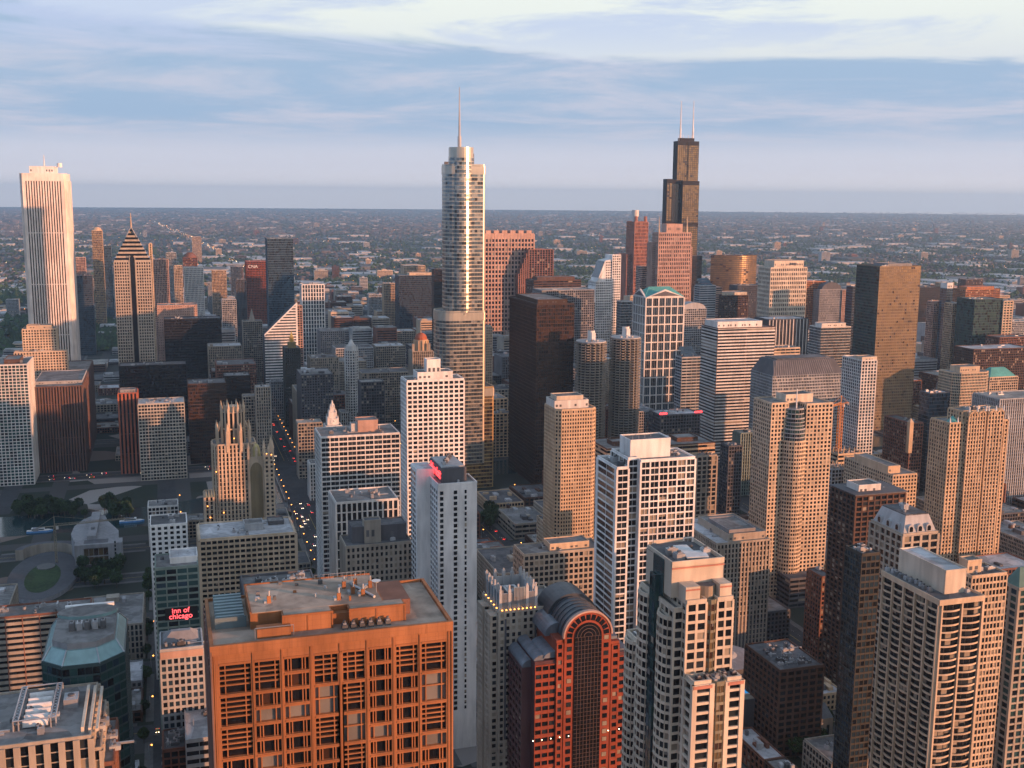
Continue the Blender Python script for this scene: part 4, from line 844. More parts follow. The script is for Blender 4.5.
b = tower('mansard_block', 'massive office block with a dark sloping mansard top and gridded stone front', 1010, 773, 376, 843, D=45, st='fine', wall='lgrey', pal='dark', roof=None, units=0, fin=False, parapet=0)
q = MB(); q.frus(rect(b.u0, b.u1, b.v0, b.v1), b.z+.02, rect(b.u0+7, b.u1-7, b.v0+7, b.v1-7), b.z+15, W('dgrey')); q.box(b.u0+10, b.u1-10, b.v0+10, b.v1-10, b.z+14.9, b.z+16, ROOFS[1])
for k in range(28): q.frus(rect(b.u0+1+k*2.6, b.u0+1.5+k*2.6, b.v0-.3, b.v0+.2), b.z+.3, rect(b.u0+4+k*2.35, b.u0+4.5+k*2.35, b.v0+6.6, b.v0+7.1), b.z+14.9, W('grey')) if b.u0+1.5+k*2.6 < b.u1 else None
b.part('mansard_roof', q); b.finish()
T = tower
# two round corncob towers
for px, py, lab in ((591, 341, 'left one of the two round concrete towers with scalloped balconies, all in shade'), (625.5, 337, 'right one of the two round concrete towers with scalloped balconies, its west side lit')):
    v = 1065.0; cu_, z = atv(px, py, v); rr = 16.3; FOOT.append((cu_-18, cu_+18, v-18, v+18))
    B = Bld('round_tower', lab, 'round tower', cu_, v, 'beige', 'dark', group='twin round towers')
    BW = W((.27, .245, .21)); cp_ = circ(cu_, v, 12.5, n=16); B.wall.prism(cp_, 0, z-1, W('black'))  # black core: shade of the gaps between balconies put into its colour
    sl_ = MB(); nf = int(z/2.75)
    sc_ = []
    for k in range(16):
        for j in range(4):
            a = 2*math.pi*(k+j/4)/16; r_ = 13.6+2.9*abs(math.sin(math.pi*j/4)); sc_.append((cu_+r_*math.cos(a), v+r_*math.sin(a)))
    for f in range(nf):
        zz = z-2-f*2.75
        sl_.prism(sc_, zz, zz+(.8 if f < nf-19 else .95), BW)
    for k in range(16):
        a = 2*math.pi*k/16; sl_.box(cu_+13.4*math.cos(a)-.4, cu_+13.4*math.cos(a)+.4, v+13.4*math.sin(a)-.4, v+13.4*math.sin(a)+.4, 0, z-1, BW)
    B.part('balcony_ring', sl_); B.roof.prism(circ(cu_, v, 15.5, n=32), z-.6, z+.5, W('lgrey'))
    q = MB(); q.prism(circ(cu_, v, 3.7, n=16), z+.5, z+11, W('white2'), ROOFS[1]); q.box(cu_-1, cu_+3, v-5, v-4.2, z+.5, z+9, W('white2')); B.part('core_tower', q)
    for k in range(3): B.unit(cu_-9+k*6, v-9, z+.5, 2, 2, 1.4)
    B.finish()
# silvery stepped skyscraper with a spire
V = 1101.0; px_m = (atv(486, 200, V)[0]-atv(443, 200, V)[0])/43.0
def tu(px, y=250): return atv(px, y, V)[0]
SK = wallmat(C['steel'], 0.3, 0.12, 0.6, 0.6); SK2 = wallmat((.52, .36, .17), 0.33, 0.15, 0.5, 0.6)
B = Bld('stepped_skyscraper', 'silvery stepped glass skyscraper with rounded corners and a tall spire', 'skyscraper', tu(464), V+20, SK, 'steel'); FOOT.append((tu(430), tu(497), V-2, V+44))
def rpoly(a, c, v0, v1, r, rr=None):      # rounded on the east end, softly on the west
    rr = rr or r*.35; P = []
    for (cx_, cv_, r_, s0) in ((a+r, v0+r, r, 180), (c-rr, v0+rr, rr, 270), (c-rr, v1-rr, rr, 0), (a+r, v1-r, r, 90)):
        for k in range(7): an = R(s0+k*15); P.append((cx_+r_*math.cos(an), cv_+r_*math.sin(an)))
    return P
ST['trump'] = (9.0, 3.95, .012, .40, .1, .28); ST['trump2'] = (3.0, 3.95, .03, .27, .12, .22)
zt1 = atv(464, 312, V)[1]; zt2 = atv(464, 165, V)[1]; zt3 = atv(464, 147, V)[1]; zt0 = atv(480, 388, V)[1]
B.block(rpoly(tu(440), tu(494, 430), V+1, V+44, 4), 0, zt0, 'trump2', sides=range(28), units=0, corner=False, pal='goldt', wm=SK2)  # golden sun reflection on the lowest tier put into its wall and pane colours
B.block(rpoly(tu(439), tu(486), V, V+38, 15, 3), zt0-80, zt1, 'trump2', sides=range(28), units=0, corner=False)
B.block(rpoly(tu(448), tu(486), V+3, V+34, 11, 2.5), zt1-20, zt2, 'trump2', sides=range(28), units=0, corner=False)
P = [(tu(464)+12.5*math.cos(2*math.pi*k/32), V+12+12.5*math.sin(2*math.pi*k/32)) for k in range(32)]
B.block(P, zt1-4, zt3-10, 'trump2', sides=range(32), units=0, corner=False); B.wall.prism(P, zt3-10, zt3, SK)
for zz in (zt0-9, zt1-9, zt2-9): 
    for (a, c, v_, r_, r2, vv) in ((tu(440), tu(494, 430), V+1, 4, 1.4, V+44) if zz == zt0-9 else (tu(439), tu(486), V, 15, 3, V+38) if zz == zt1-9 else (tu(448), tu(486), V+3, 11, 2.5, V+34),):
        B.wall.prism([(x+(.5 if x > 290 else -.5), y-.5 if y < V+20 else y+.5) for x, y in rpoly(a, c, v_, vv, r_, r2)], zz, zz+8.2, SK)
q = MB(); q.tube((tu(462.5, 120), V+12, zt3), (tu(462.5, 120), V+12, zt3+11), 1.9, W('lgrey'), n=8); q.tube((tu(462.5, 120), V+12, zt3+11), (tu(462.5, 120), V+12, atv(462, 87, V+12)[1]), 1.15, W('lgrey'), .3, n=8); B.part('spire', q)
q = MB(); q.box(tu(474), tu(476.5), V+10, V+16, zt3-16, zt3-6, W('dgrey')); q.box(tu(445), tu(449), V+1.9, V+3, zt2+.5, zt2+3, W('dgrey')); B.part('louvre', q)
B.finish()
# tower with a green pedimented roof
b = T('pediment_tower', 'pale gridded office tower with a green temple-like pediment roof', 1330, 646, 298, 684, xe=634, st=(8.5, 11.5, .2, .13, .9, .8), wall='white', pal='blue', roof=None, units=0, fin=False, mull=2, parapet=0)
u0, u1, v0, v1, z = b.u0, b.u1, b.v0, b.v1, b.z; q = MB(); um = (u0+u1)/2; vm = (v0+v1)/2; h = 11; GC = W('copper')
q.mesh([(u0-1, v0+1.5, z+1), (u1+1, v0+1.5, z+1), (u1+1, v1-1.5, z+1), (u0-1, v1-1.5, z+1), (u0+12, vm, z+h+2), (u1-12, vm, z+h+2)], [(0, 1, 5, 4), (1, 2, 5), (2, 3, 4, 5), (3, 0, 4)], GC); b.part('green_roof', q)
q = MB(); q.prismv([(u0-1, z), (u1+1, z), (um, z+h)], v0-.8, v0+2, b.w); q.prismv([(u0+6, z+2.2), (u1-6, z+2.2), (um, z+h-2.5)], v0-1.0, v0-.82, W('dgrey')); q.prismu([(v0-.7, z), (v1+.8, z), (vm, z+h-.4)], u0-1.1, u0+1.5, b.w); q.prismu([(v0+4, z+2.2), (v1-4, z+2.2), (vm, z+h-3)], u0-1.3, u0-1.12, W('dgrey')); b.part('pediment', q)
b.finish()
# white tower with the sloping shoulder
b = T('sloped_tower', 'white gridded tower with a steep sloping glass shoulder', 1540, 596, 282, 620, D=30, xe=None, st=(3, 3.8, .35, .4, .4, .35), wall='white2', pal='dark', units=0, fin=False)
u0, u1, v0, v1, z = b.u0, b.u1, b.v0, b.v1, b.z; zz = atv(610, 258, 1540)[1]
b.wall.prismv([(u0-8, z-30), (u0+1, z-30), (u0+1, z), (u1, z), (u1, zz+4), (u1-13, zz+4), (u1-13, zz-2), (u0+14, zz-4), (u0+2, z)], v0+.5, v1, b.w); b.block(rect(u1-13, u1, v0-.8, v0+.4), 0, zz+4, (3, 3.8, .35, .4, .4, .35), sides=[0, 1], units=0)
b.facade((u0+15, v0+.5), (u1-13, v0+.5), z, zz-5, (3, 3.8, .35, .4, .4, .35)); b.block(rect(u0-9, u0-.1, v0, v1), 0, z-30, 'grid', units=0)
q = MB(); q.mesh([(u0-7.8, v0+1, z-29.5), (u0-7.8, v1-1, z-29.5), (u0+12.5, v1-1, zz-5), (u0+12.5, v0+1, zz-5)], [(0, 1, 2, 3)], G_BLUE); b.part('sloping_glass', q); b.finish()
# the tallest black tower
V = 2213.0; B = Bld('black_skyscraper', 'tallest black bundled-tube skyscraper with twin white antennas', 'skyscraper', 1080, V+35, 'black', 'goldt'); FOOT.append((1010, 1130, V, V+80))
BK = W('black')
def wt(xa, xb, ytop, v0_, v1_, st=(4.6, 4.2, .10, .30, .4, .3), pal='gold', zz0=0):
    a = atv(xa, ytop, v0_); c = solve_u(xb, v0_, a[1]); 
    for i in range(1): B.block(rect(a[0], c, v0_, v1_), zz0, a[1], st, pal=pal, units=0, parapet=0, roof=1, sides=[0, 1]); B.wall.box(a[0]-.5, c+.5, v0_-.6, v0_-.05, a[1]-9, a[1]-.1, BK); B.wall.box(a[0]-.4, c+.4, v0_-.55, v0_-.04, a[1]*.72, a[1]*.72+8, BK)
    return a[0], c, a[1]
r1 = wt(678, 699, 141, V+22, V+44); r2 = wt(667.2, 672.4, 179, V+2, V+21.9, st=(6, 4.2, .2, .3, .4, .3)); r3 = wt(683, 699.2, 181, V-6, V+21.8); r4 = wt(693, 702, 256, V-30, V-6.1, pal='black'); wt(672.5, 682.9, 180, V+4, V+21.7, pal='black')  # gold panes carry the sunlit faces' tone, black panes the shadowed ones
B.wall.box(r1[0]+8, r1[1]-8, V+28, V+40, r1[2], r1[2]+7, BK); B.wall.box((r1[0]+r1[1])/2-.6, (r1[0]+r1[1])/2+.6, V+21, V+21.9, 0, r1[2], BK)
for px in (680.5, 693):
    uu = atv(px, 130, V+34)[0]; q = MB(); q.tube((uu, V+34, r1[2]+2), (uu, V+34, r1[2]+28), 2.0, W('white2'), n=8); q.tube((uu, V+34, r1[2]+28), (uu, V+34, atv(px, 101, V+34)[1]), 1.4, W('white2'), .5); B.part('antenna', q)
for dx in (6, 16, 28, 36): q = MB(); q.tube((r1[0]+dx, V+30, r1[2]), (r1[0]+dx, V+30, r1[2]+14), .5, W('white2'), .3); B.part('antenna', q)
B.finish()
# granite tower with corner spires
b = T('spired_tower', 'pink granite tower with corner spires just before the black skyscraper', 2040, 659, 233, 691, xe=653, st=(4.2, 8.0, .42, .36, .9, .6), wall='pink', pal='dark', units=0, fin=False, pent=[(.25, .75, .1, .9, 17)])
u0, u1, v0, v1, z = b.u0, b.u1, b.v0, b.v1, b.z
b.block(rect(u0-7, u0-.1, v0+14, v1+8), 0, z-20, 'vert', units=0); b.block(rect(u1+.1, u1+5, v0+4, v1), 0, z-28, 'vert', units=0)
for x in (u0+1, u1-8): q = MB(); q.tube((x, v0+2, z), (x, v0+2, z+32), 1.8, W('cream'), .4, n=6); b.part('corner_spire', q)
b.finish()
b = T('crowned_tower', 'reddish granite tower with a glass drum crown left of the black skyscraper', 2420, 635, 222, 648, xe=627, st=(3.4, 8.0, .45, .3, .9, .5), wall=(0.38, 0.17, 0.12), pal='dark', units=0, fin=False)
u0, u1, v0, v1, z = b.u0, b.u1, b.v0, b.v1, b.z
q = MB(); q.prism(circ((u0+u1)/2-6, (v0+v1)/2, 8, n=12), z, z+27, W('white')); b.part('crown_drum', q)
for x in (u0+2, u1-7): q = MB(); q.prism(circ(x+3, v0+6, 4, n=8), z, z+13, b.w); b.part('corner_drum', q)
b.block(rect(u0-14, u0-.1, v0+10, v1), 0, z*.7, 'vert', units=0); b.finish()
# the white square skyscraper on the left
V = 1501.0; B = T('white_skyscraper', 'tall white square skyscraper with narrow vertical stripes at the far left', V, 21.5, 173, 63.5, xe=71, shape='none', wall=(.74, .66, .61), pal='brz')
B.name = 'x'; u0, u1, v0, v1, z = B.u0, B.u1, B.v0, B.v1, B.z; v1 = v0+58; cc = 3.0
P = [(u0, v0+cc), (u0+.02, v0), (u1, v0), (u1+.02, v0+cc), (u1+cc, v0+cc+.02), (u1+cc, v1), (u0-cc, v1), (u0-cc, v0+cc)]
st = (3.05, 60, .52, .02, 1.2, .2)
B.block(P, 0, z-9, [None, st, None, None, st, None, None, None], units=0, parapet=0, roof=None, corner=False); B.wall.prism(P, z-9, z, B.w, ROOFS[0])
B.wall.box(u0, u1, v0-1.1, v0-.02, z-9, z-.05, B.w); B.wall.box(u0, u0+3.4, v0-1.1, v0-.03, 0, z-9, B.w); B.wall.box(u1-3.4, u1, v0-1.1, v0-.03, 0, z-9, B.w)
B.penthouse(u0+8, u1-10, v0+10, v1-12, z, z+8, W('white2')); q = MB(); q.tube((u0+24, v0+25, z+8), (u0+24, v0+25, z+23), 1.0, W('white2'), .3); B.part('antenna', q); q = MB(); q.prism(circ(u0+42, v0+20, 3), z+8, z+13, W('white2')); B.part('dish_drum', q); B.finish()
# diamond-topped tower with chevrons
V = 1480.0; b = T('chevron_tower', 'grey granite tower with chevron setbacks, a pyramid top and a thin spire', V, 114, 262, 150.5, D=34, st=(2.9, 3.8, .4, .35, .5, .4), wall='beige', pal='brz', units=0, fin=False, parapet=0, roof=None)
u0, u1, v0, v1, z = b.u0, b.u1, b.v0, b.v1, b.z; um = (u0+u1)/2; vm = (v0+v1)/2; za = atv(130, 229, V+17)[1]
q = MB(); nst = 8
for k in range(nst):
    f = k/nst; f2 = (k+.9)/nst; a = (u1-u0)/2*(1-f); d = (v1-v0)/2*(1-f); zz = z+(za-z)*f; z2_ = z+(za-z)*(k+1)/nst
    q.box(um-a, um+a, vm-d, vm+d, zz, zz+(za-z)/nst*.45, b.w); q.box(um-a*.97+.2, um+a*.97-.2, vm-d*.97+.2, vm+d*.97-.2, zz+(za-z)/nst*.45, z2_, G_DARK)
for s in (-1, 1):
    q.prismv([(um+s*(u1-u0)/2, z-1), (um+s*((u1-u0)/2+.9), z-1), (um+s*.8, za+2), (um, za+2)][::s], v0+12, v0+20, W('lgrey'))
b.part('stepped_pyramid', q)
b.wall.box(um-3.6, um-2.9, v0-.9, v0-.3, 0, z+8, b.w); b.wall.box(um+2.9, um+3.6, v0-.9, v0-.3, 0, z+8, b.w); q = MB(); q.prismv([(um-2.9, 0), (um+2.9, 0), (um+2.9, z+4), (um, z+10), (um-2.9, z+4)], v0-.62, v0-.52, G_BLACK); b.part('glass_bay', q)
q = MB(); q.tube((um, vm, za-2), (um, vm, za+20), 1.3, W('cream'), .3); b.part('spire', q); b.finish()
# --- left cluster
T('apartment_tower', 'green-glazed concrete tower cut by the left edge, its west edge lit', 1240, -8, 366, 27, xe=33, st=(3.6, 3.3, .2, .26, .6, .5), wall='white', pal='teal', D=None, pent=[(.3, .75, .2, .8, 4, 'brown')])
T('office_tower', 'dark brown slab with narrow vertical slits before the white skyscraper', 1290, 33, 388, 82, xe=94, st=(3.0, 20, .55, .03, .7, .2), wall=(.13, .075, .06), pal='black', sm='brown', roof=0, units=1, pent=[(.0, .98, .1, .5, 3, 'lgrey')])
T('apartment_tower', 'beige stepped apartment tower in front of the white skyscraper', 1430, 22, 330, 56, D=25, st=(3.2, 3.2, .42, .4, .4, .35), wall='cream', pal='off', pent=[(.12, .85, .2, .8, 4, 'cream')], units=1)
T('apartment_tower', 'wide lower wing of the beige stepped tower before the white skyscraper', 1418, 14, 353, 67, D=11.5, st=(3.2, 3.2, .42, .4, .4, .35), wall='cream', pal='off', units=2)
T('office_tower', 'terracotta-coloured slab joined to the white gridded tower', 1262, 118, 394, 137, D=30, st=(3.6, 20, .5, .03, .8, .2), wall=(.36, .11, .06), sm='brown', pal='black', units=2, pent=[(.1, .9, .2, .6, 3, 'grey')])
T('office_tower', 'pale gridded office tower with a bright white roof beside the terracotta slab', 1225, 138, 405, 184, D=34, st=(3.2, 3.6, .22, .34, .5, .45), wall=(.42, .38, .32), pal='off', roof=3, units=7)
T('office_tower', 'black office tower with a red-lit upper front beside the gothic tower', 1290, 188, 385, 226, xe=183, st=(2.0, 3.8, .16, .3, .3, .25), wall='bronze', pal='brz', roof=1, D=38)
T('office_block', 'wide black glass block behind the red-lit black tower', 1385, 119, 367, 186, D=30, st=(2.0, 3.8, .16, .3, .3, .25), wall='black', pal='lit', roof=1, units=4)
T('office_tower', 'upper black glass slab topped with white tanks behind the wide black block', 1690, 164, 320, 221, D=34, st=(2.0, 3.8, .16, .3, .3, .25), wall='black', pal='lit', roof=1, units=4)
T('office_block', 'plain tan slab rising behind the upper black glass slab', 1745, 157, 306, 197, D=30, st=(2.6, 3.8, .7, .6, .2, .15), wall='pink', pal='dark', roof=0)
T('office_block', 'low black block on the right of the red-lit black tower', 1340, 224, 377, 250, D=30, st=(2.0, 3.8, .16, .3, .3, .25), wall='black', pal='black', roof=0)
# --- far skyline from left to right
far = [
 (2600, 75, 258, 85, 'pink', 'dark', 'grid', 'narrow pale tower right of the white skyscraper'), (2250, 76, 276, 92, 'dgrey', 'blue', 'glass', 'low dark glass block beside the chevron tower'),
 (2700, 91.5, 231, 102, 'tan', 'goldt', 'glass', 'slim golden glass tower with a rounded top left of the chevron tower'), (2900, 103, 246, 111, 'blue', 'blue', 'glass', 'blue-grey tower tucked behind the slim golden tower'),
 (1900, 149, 244, 151.5, 'tan', 'gold', 'vert', 'very thin orange-lit tower right of the chevron tower'), (2100, 152, 260, 168, 'pink', 'dark', 'vert', 'tan and dark striped tower right of the chevron tower'),
 (2800, 166, 253, 176, 'lgrey', 'dark', 'grid', 'pale grey tower far behind the tan slab'), (2500, 174, 266, 182, 'cream', 'dark', 'grid', 'small cream tower beside the red domed tower'),
 (2520, 183, 258, 197, 'brick', 'dark', 'grid', 'reddish tower with a shallow dome in the far left skyline'), (2300, 184, 268, 203, 'white', 'blue', 'vert', 'white and blue tower before the red domed tower'),
 (2600, 212, 271, 226, 'tan', 'dark', 'grid', 'square tan block left of the red tower'), (3000, 231, 267, 243, 'pink', 'dark', 'grid', 'small pinkish block far behind, left of the red tower'),
 (2090, 236, 280, 246, 'dgrey', 'blue', 'vert', 'small navy block against the red tower'), (5200, 192, 237, 201, 'tan', 'dark', 'grid', 'lone tan block standing far out in the plain'),
 (2300, 246, 262, 267.5, 'red', 'brz', 'grid', 'bright red slab tower of the left skyline'), (1900, 267, 239, 293, 'blue', 'blue', 'glass', 'tall blue glass tower beside the red slab tower'),
 (1650, 297, 306, 302, 'pink', 'dark', 'grid', 'very narrow pink building right of the diamond-topped tower'), (1750, 302, 285, 324, 'white2', 'blue', (4.2, 6.2, .3, .15, .8, .4), 'white framed tower with blue glass bays'),
 (2400, 369, 295, 384, 'lgrey', 'dark', 'grid', 'small grey block by the green park'), (2300, 384, 284, 397, 'tan', 'blue', 'grid', 'two-toned block right of the green park'), (2200, 399, 276, 436, 'dgrey', 'blue', 'glass', 'blue-grey office block with a beige penthouse left of the silvery skyscraper'),
 (2450, 404, 266, 425, 'cream', 'dark', 'grid', 'beige block peeping over the blue-grey office block'), (1850, 434, 270, 443, 'black', 'black', 'glass', 'black block tight against the silvery skyscraper'),
 (1880, 485, 234, 534, 'pink', 'dark', (6.0, 7.8, .34, .36, 1.2, .8), 'broad pinkish tower with a notched top right of the silvery skyscraper'), 
 (1700, 534, 281, 581, 'brown', 'dark', 'ribbon', 'dark reddish block below the stepped dark tower'), (1450, 542, 291, 594, 'grey', 'dark', 'grid', 'grey gridded block behind the black steel slab'),
 (1500, 621, 302, 632, 'lgrey', 'blue', 'glass', 'narrow grey glass block left of the pediment tower'), (2100, 642, 267, 662, 'pink', 'dark', 'ribbon', 'greenish glass block with a lit pink front below the granite towers'),
 (1500, 683, 309, 706, 'lgrey', 'dark', 'grid', 'grey gridded block with a vaulted roof right of the pediment tower'), (1750, 720, 296, 748, 'brown', 'dark', 'grid', 'brown block with a pale roof above the striped tower'),
 (1900, 738, 286, 762, 'dgrey', 'dark', 'vert', 'dark block under the golden curved tower'), (1650, 771, 268, 807, 'cream2', 'dark', (3.5, 7.2, .4, .4, .6, .5), 'cream gridded tower with dark marks on its top band'),
 (1750, 807, 282, 826, 'orange', 'dark', 'grid', 'orange-lit gridded block right of the cream gridded tower'), (1450, 769, 320, 808, 'dgrey', 'black', (2.6, 16, .3, .02, .9, .1), 'dark block with white vertical fins'),
 (1400, 853, 287, 858, 'blue', 'black', 'glass', 'dark blue sliver of tower left of the gold glass slab'), (2100, 920, 288, 940, 'black', 'black', 'glass', 'black office block right of the gold glass slab'),
 (1500, 934, 302, 947, 'pink', 'dark', 'grid', 'pinkish and dark tower right of the black office block'), (1480, 947, 289, 953, 'blue', 'blue', 'glass', 'very slender dark glass tower with a white top'), (1450, 953, 304, 971, 'tan', 'dark', 'grid', 'orange-lit gridded tower beside the slender glass tower'),
 (1900, 966, 290, 1000, 'orange', 'dark', 'grid', 'wide orange-lit block behind the dark green glass tower'), (2300, 941, 283, 954, 'tan', 'dark', 'grid', 'small tan block beyond the slender glass tower'), (2500, 966, 280, 983, 'brown', 'dark', 'grid', 'small brown block on the horizon side of the orange block'),
 (1350, 821, 328, 851, 'white', 'blue', 'glass', 'pale framed glass block left of the gold glass slab'), (1250, 771, 349, 800, 'cream', 'dark', 'ribbon', 'low cream block above the mansard block'),
 (1270, 974, 350, 1030, 'brown', 'dark', 'grid', 'wide brown block at the right edge below the dark green glass tower'), (1350, 1000, 338, 1030, 'brick', 'dark', 'grid', 'brick block at the right edge of the photo'), (1700, 1012, 322, 1040, 'lgrey', 'dark', 'grid', 'grey block cut by the right edge of the photo'),
 (900, 1000, 400, 1060, 'lgrey', 'dark', 'vert', 'long grey gridded block at the right edge behind the tan deco tower'), (960, 930, 394, 950, 'dgrey', 'blue', 'glass', 'dark glass block left of the tan deco tower'),
 (1250, 682, 358, 702, 'lgrey', 'blue', 'ribbon', 'terraced block with teal glass slopes left of the striped tower'), (1000, 661, 416, 700, 'dgrey', 'dark', 'grid', 'dark low block with red lights on its roof'),
 (1000, 741, 434, 762, 'green', 'dark', 'vert', 'grey-green ribbed block right of the striped tower'), (930, 729, 447, 742, 'dgrey', 'dark', 'grid', 'dark block before the grey-green ribbed block'),
 (870, 838, 455, 862, 'tan', 'dark', 'ribbon', 'half-built block under the orange tower crane'), (840, 832, 470, 848, 'lgrey', 'dark', 'grid', 'small grey block below the half-built block'),
 (1270, 256, 388, 270, 'beige', 'dark', 'vert', 'tall grey stone tower behind the gothic tower'), (1300, 243, 397, 256, 'beige', 'dark', 'grid', 'shorter grey block left of the tall grey stone tower'),
 (1520, 271, 382, 283, 'lgrey', 'dark', 'vert', 'pale narrow tower left of the gold-topped dark tower'), (1600, 336, 349, 373, 'lgrey', 'dark', 'grid', 'pale old office block behind the slender white tower'), (1620, 376, 347, 405, 'stone', 'dark', 'grid', 'tan-grey old block left of the domed tower'),
 (1850, 390, 332, 415, 'beige', 'dark', 'grid', 'beige block behind the domed tower'), (1450, 362, 374, 410, 'stone', 'dark', 'grid', 'wide old stone block below the tan-grey old block'), (1230, 361, 383, 384, 'dgrey', 'dark', 'grid', 'dark office block right of the slender white tower'),
 (1180, 298, 424, 322, 'stone', 'dark', 'grid', 'grey stone riverside block by the bridge avenue'), (1500, 486, 327, 492, 'cream', 'dark', 'vert', 'narrow cream tower just right of the silvery skyscraper'), (1600, 498, 352, 512, 'dgrey', 'dark', 'grid', 'dark block between silvery skyscraper and black steel slab'),
 (1750, 700, 286, 716, 'lgrey', 'blue', (20, 3.9, .02, .5, .2, .4), 'striped tower with a stepped blue glass roof'), (3000, 6, 300, 18, 'lgrey', 'dark', 'grid', 'pale block by the harbour at the left edge'),
 (1000, 185, 522, 214, 'stone', 'dark', 'grid', 'low office block under the gothic tower'), (985, 148, 508, 178, 'white', 'dark', 'grid', 'low white-railed block right of the riverside plaza'),
 (1920, 515, 262, 530, 'brown', 'dark', 'grid', 'brown shoulder block beside the notched pinkish tower'), (1550, 656, 330, 670, 'dgrey', 'blue', 'glass', 'blue-grey glass block behind the pediment tower'), (2400, 760, 300, 772, 'brick', 'dark', 'grid', 'small brick block behind the cream gridded tower'),
 (3300, 208, 283, 216, 'lgrey', 'dark', 'grid', 'tiny pale block in the far left skyline'), (2900, 113, 268, 119, 'lgrey', 'dark', 'grid', 'sliver of pale block left of the chevron tower'), (2050, 222, 300, 236, 'lgrey', 'dark', 'grid', 'grey old office block before the navy block'), (1850, 243, 322, 262, 'stone', 'dark', 'grid', 'pointed old stone block left of the diamond-topped tower'),
]
for (v, xl, y, xr, wl, pl, st, lab) in far:
    kw = {}; D = max(16, min(40, (xr-xl)*v/1120*.8))
    if lab.startswith(('dark reddish', 'wide orange', 'pale framed')): kw['pent'] = [(.1, .9, .2, .8, 5)]
    if lab.startswith('blue-grey office'): kw['pent'] = [(.3, .9, .2, .8, 5, 'cream')]
    if lab.startswith('cream gridded tower'): kw['pent'] = [(.12, .94, .1, .9, 11, 'cream2')]
    if lab.startswith('brown block with'): kw['pent'] = [(.1, 1.0, .1, .9, 5, 'cream2')]
    nm = 'office_block' if 'block' in lab else 'office_tower'
    b = T(nm, lab, v, xl, y, xr, D=D, st=st, wall=wl, pal=pl, roof=random.choice([0, 0, 1, 2, 3]) if 'pale roof' not in lab else 3, units=3, fin=False, near=v < 1150, cat='office block' if 'block' in lab else 'tower', sm='lgrey' if 'fins' in lab else None, **kw)
    u0, u1, v0, v1, z = b.u0, b.u1, b.v0, b.v1, b.z; um = (u0+u1)/2; vm = (v0+v1)/2
    if 'fins' in lab:
        for k in range(12): b.wall.box(u0+(u1-u0)*k/11.5, u0+(u1-u0)*k/11.5+1.3, v0-1.4, v0-1.0, 0, z, W('white'))
    if 'notched top' in lab:
        for k in range(6): b.wall.box(u0+(u1-u0)*(k+.1)/6, u0+(u1-u0)*(k+.72)/6, v0+.3, v1, z+1.2, z+6, b.w)
        b.wall.box(u0, u1, v0-.9, v0-.05, z-9, z-.2, b.w)
    if 'rounded top' in lab or 'shallow dome' in lab:
        q = MB(); r_ = (u1-u0)/2
        for i, (f0, f1) in enumerate(((1, .9), (.9, .7), (.7, .4))): q.frus(circ(um, vm, r_*f0, n=14), z+.2+i*r_*.25, circ(um, vm, r_*f1, n=14), z+.2+(i+1)*r_*.25, b.w)
        b.part('dome', q)
    if 'vaulted' in lab:
        q = MB(); q.prismv([(um+(u1-u0)/2*math.cos(math.pi*k/12), z+9*math.sin(math.pi*k/12)) for k in range(13)], v0+1, v1-1, W('lgrey')); b.part('vault_roof', q)
    if 'red tower' not in lab and 'bright red' in lab: 
        text('CNA', 9, um-8, v0-.7, z-12, wallmat(C['white2']), b.root, b.base)
    if 'dark marks' in lab:
        for k in range(4): b.wall.box(u0+(u1-u0)*.55+k*3.4, u0+(u1-u0)*.55+k*3.4+2.2, v0+3.2, v0+3.9, z+4, z+8, W('dgrey'))
    if 'pointed old' in lab:
        q = MB(); q.frus(rect(um-5, um+5, vm-5, vm+5), z, rect(um-.3, um+.3, vm-.3, vm+.3), z+20, W('stone')); b.part('pyramid_roof', q)
    if 'stepped blue' in lab or 'teal glass slopes' in lab:
        q = MB()
        for k in range(3): q.frus(rect(u0+2, u0+(u1-u0)*.8, v0+2+k*6, v0+6+k*6), z+k*4, rect(u0+4, u0+(u1-u0)*.8, v0+5+k*6, v0+6+k*6), z+4+k*4, G_BLUE)
        b.part('sloping_glass', q)
        if 'stepped' in lab: b.wall.box(u0+(u1-u0)*.0, u1+14, v0+4, v0+24, 0, z-3, W('pink')); b.facade((u1+.1, v0+4), (u1+14, v0+4), 0, z-3, (20, 3.9, .02, .5, .2, .4), pal='dark', wm=W('pink'))
    if 'white top' in lab: b.penthouse(u0, u1, v0, v1, z, z+9, W('white2'))
    if 'red lights' in lab:
        for fx in (.05, .95):
            q = MB(); q.box(u0+(u1-u0)*fx-4, u0+(u1-u0)*fx+4, v0-.9, v0-.6, z+1.5, z+3.2, plain('red_neon', (0.8, 0.05, 0.03), emit=(1.0, 0.03, 0.035), es=3.2)); b.part('sign_light', q)
    if 'half-built' in lab:
        for k in range(5):
            for j in range(3): b.wall.box(u0+k*(u1-u0)/4.5, u0+k*(u1-u0)/4.5+.6, v0+j*8, v0+j*8+.6, z, z+4, W('tan'))
    b.finish()
# golden curved tower
V = 2150.0; ua, z = atv(714, 256, V); uc = solve_u(760, V, z); B = Bld('curved_tower', 'broad curved tower of golden reflecting glass bands', 'tower', (ua+uc)/2, V+20, 'bronze', 'gold'); FOOT.append((ua, uc, V-14, V+40))
n = 18; P = [(ua+(uc-ua)*k/n, V+14-14*math.sin(math.pi*k/n)) for k in range(n+1)]+[(uc-(uc-ua)*k/n, V+14+14*math.sin(math.pi*k/n)) for k in range(1, n)]
B.block(P, 0, z, (30, 4.2, .02, .42, .2, .3), sides=range(n), units=2, corner=False); B.finish()
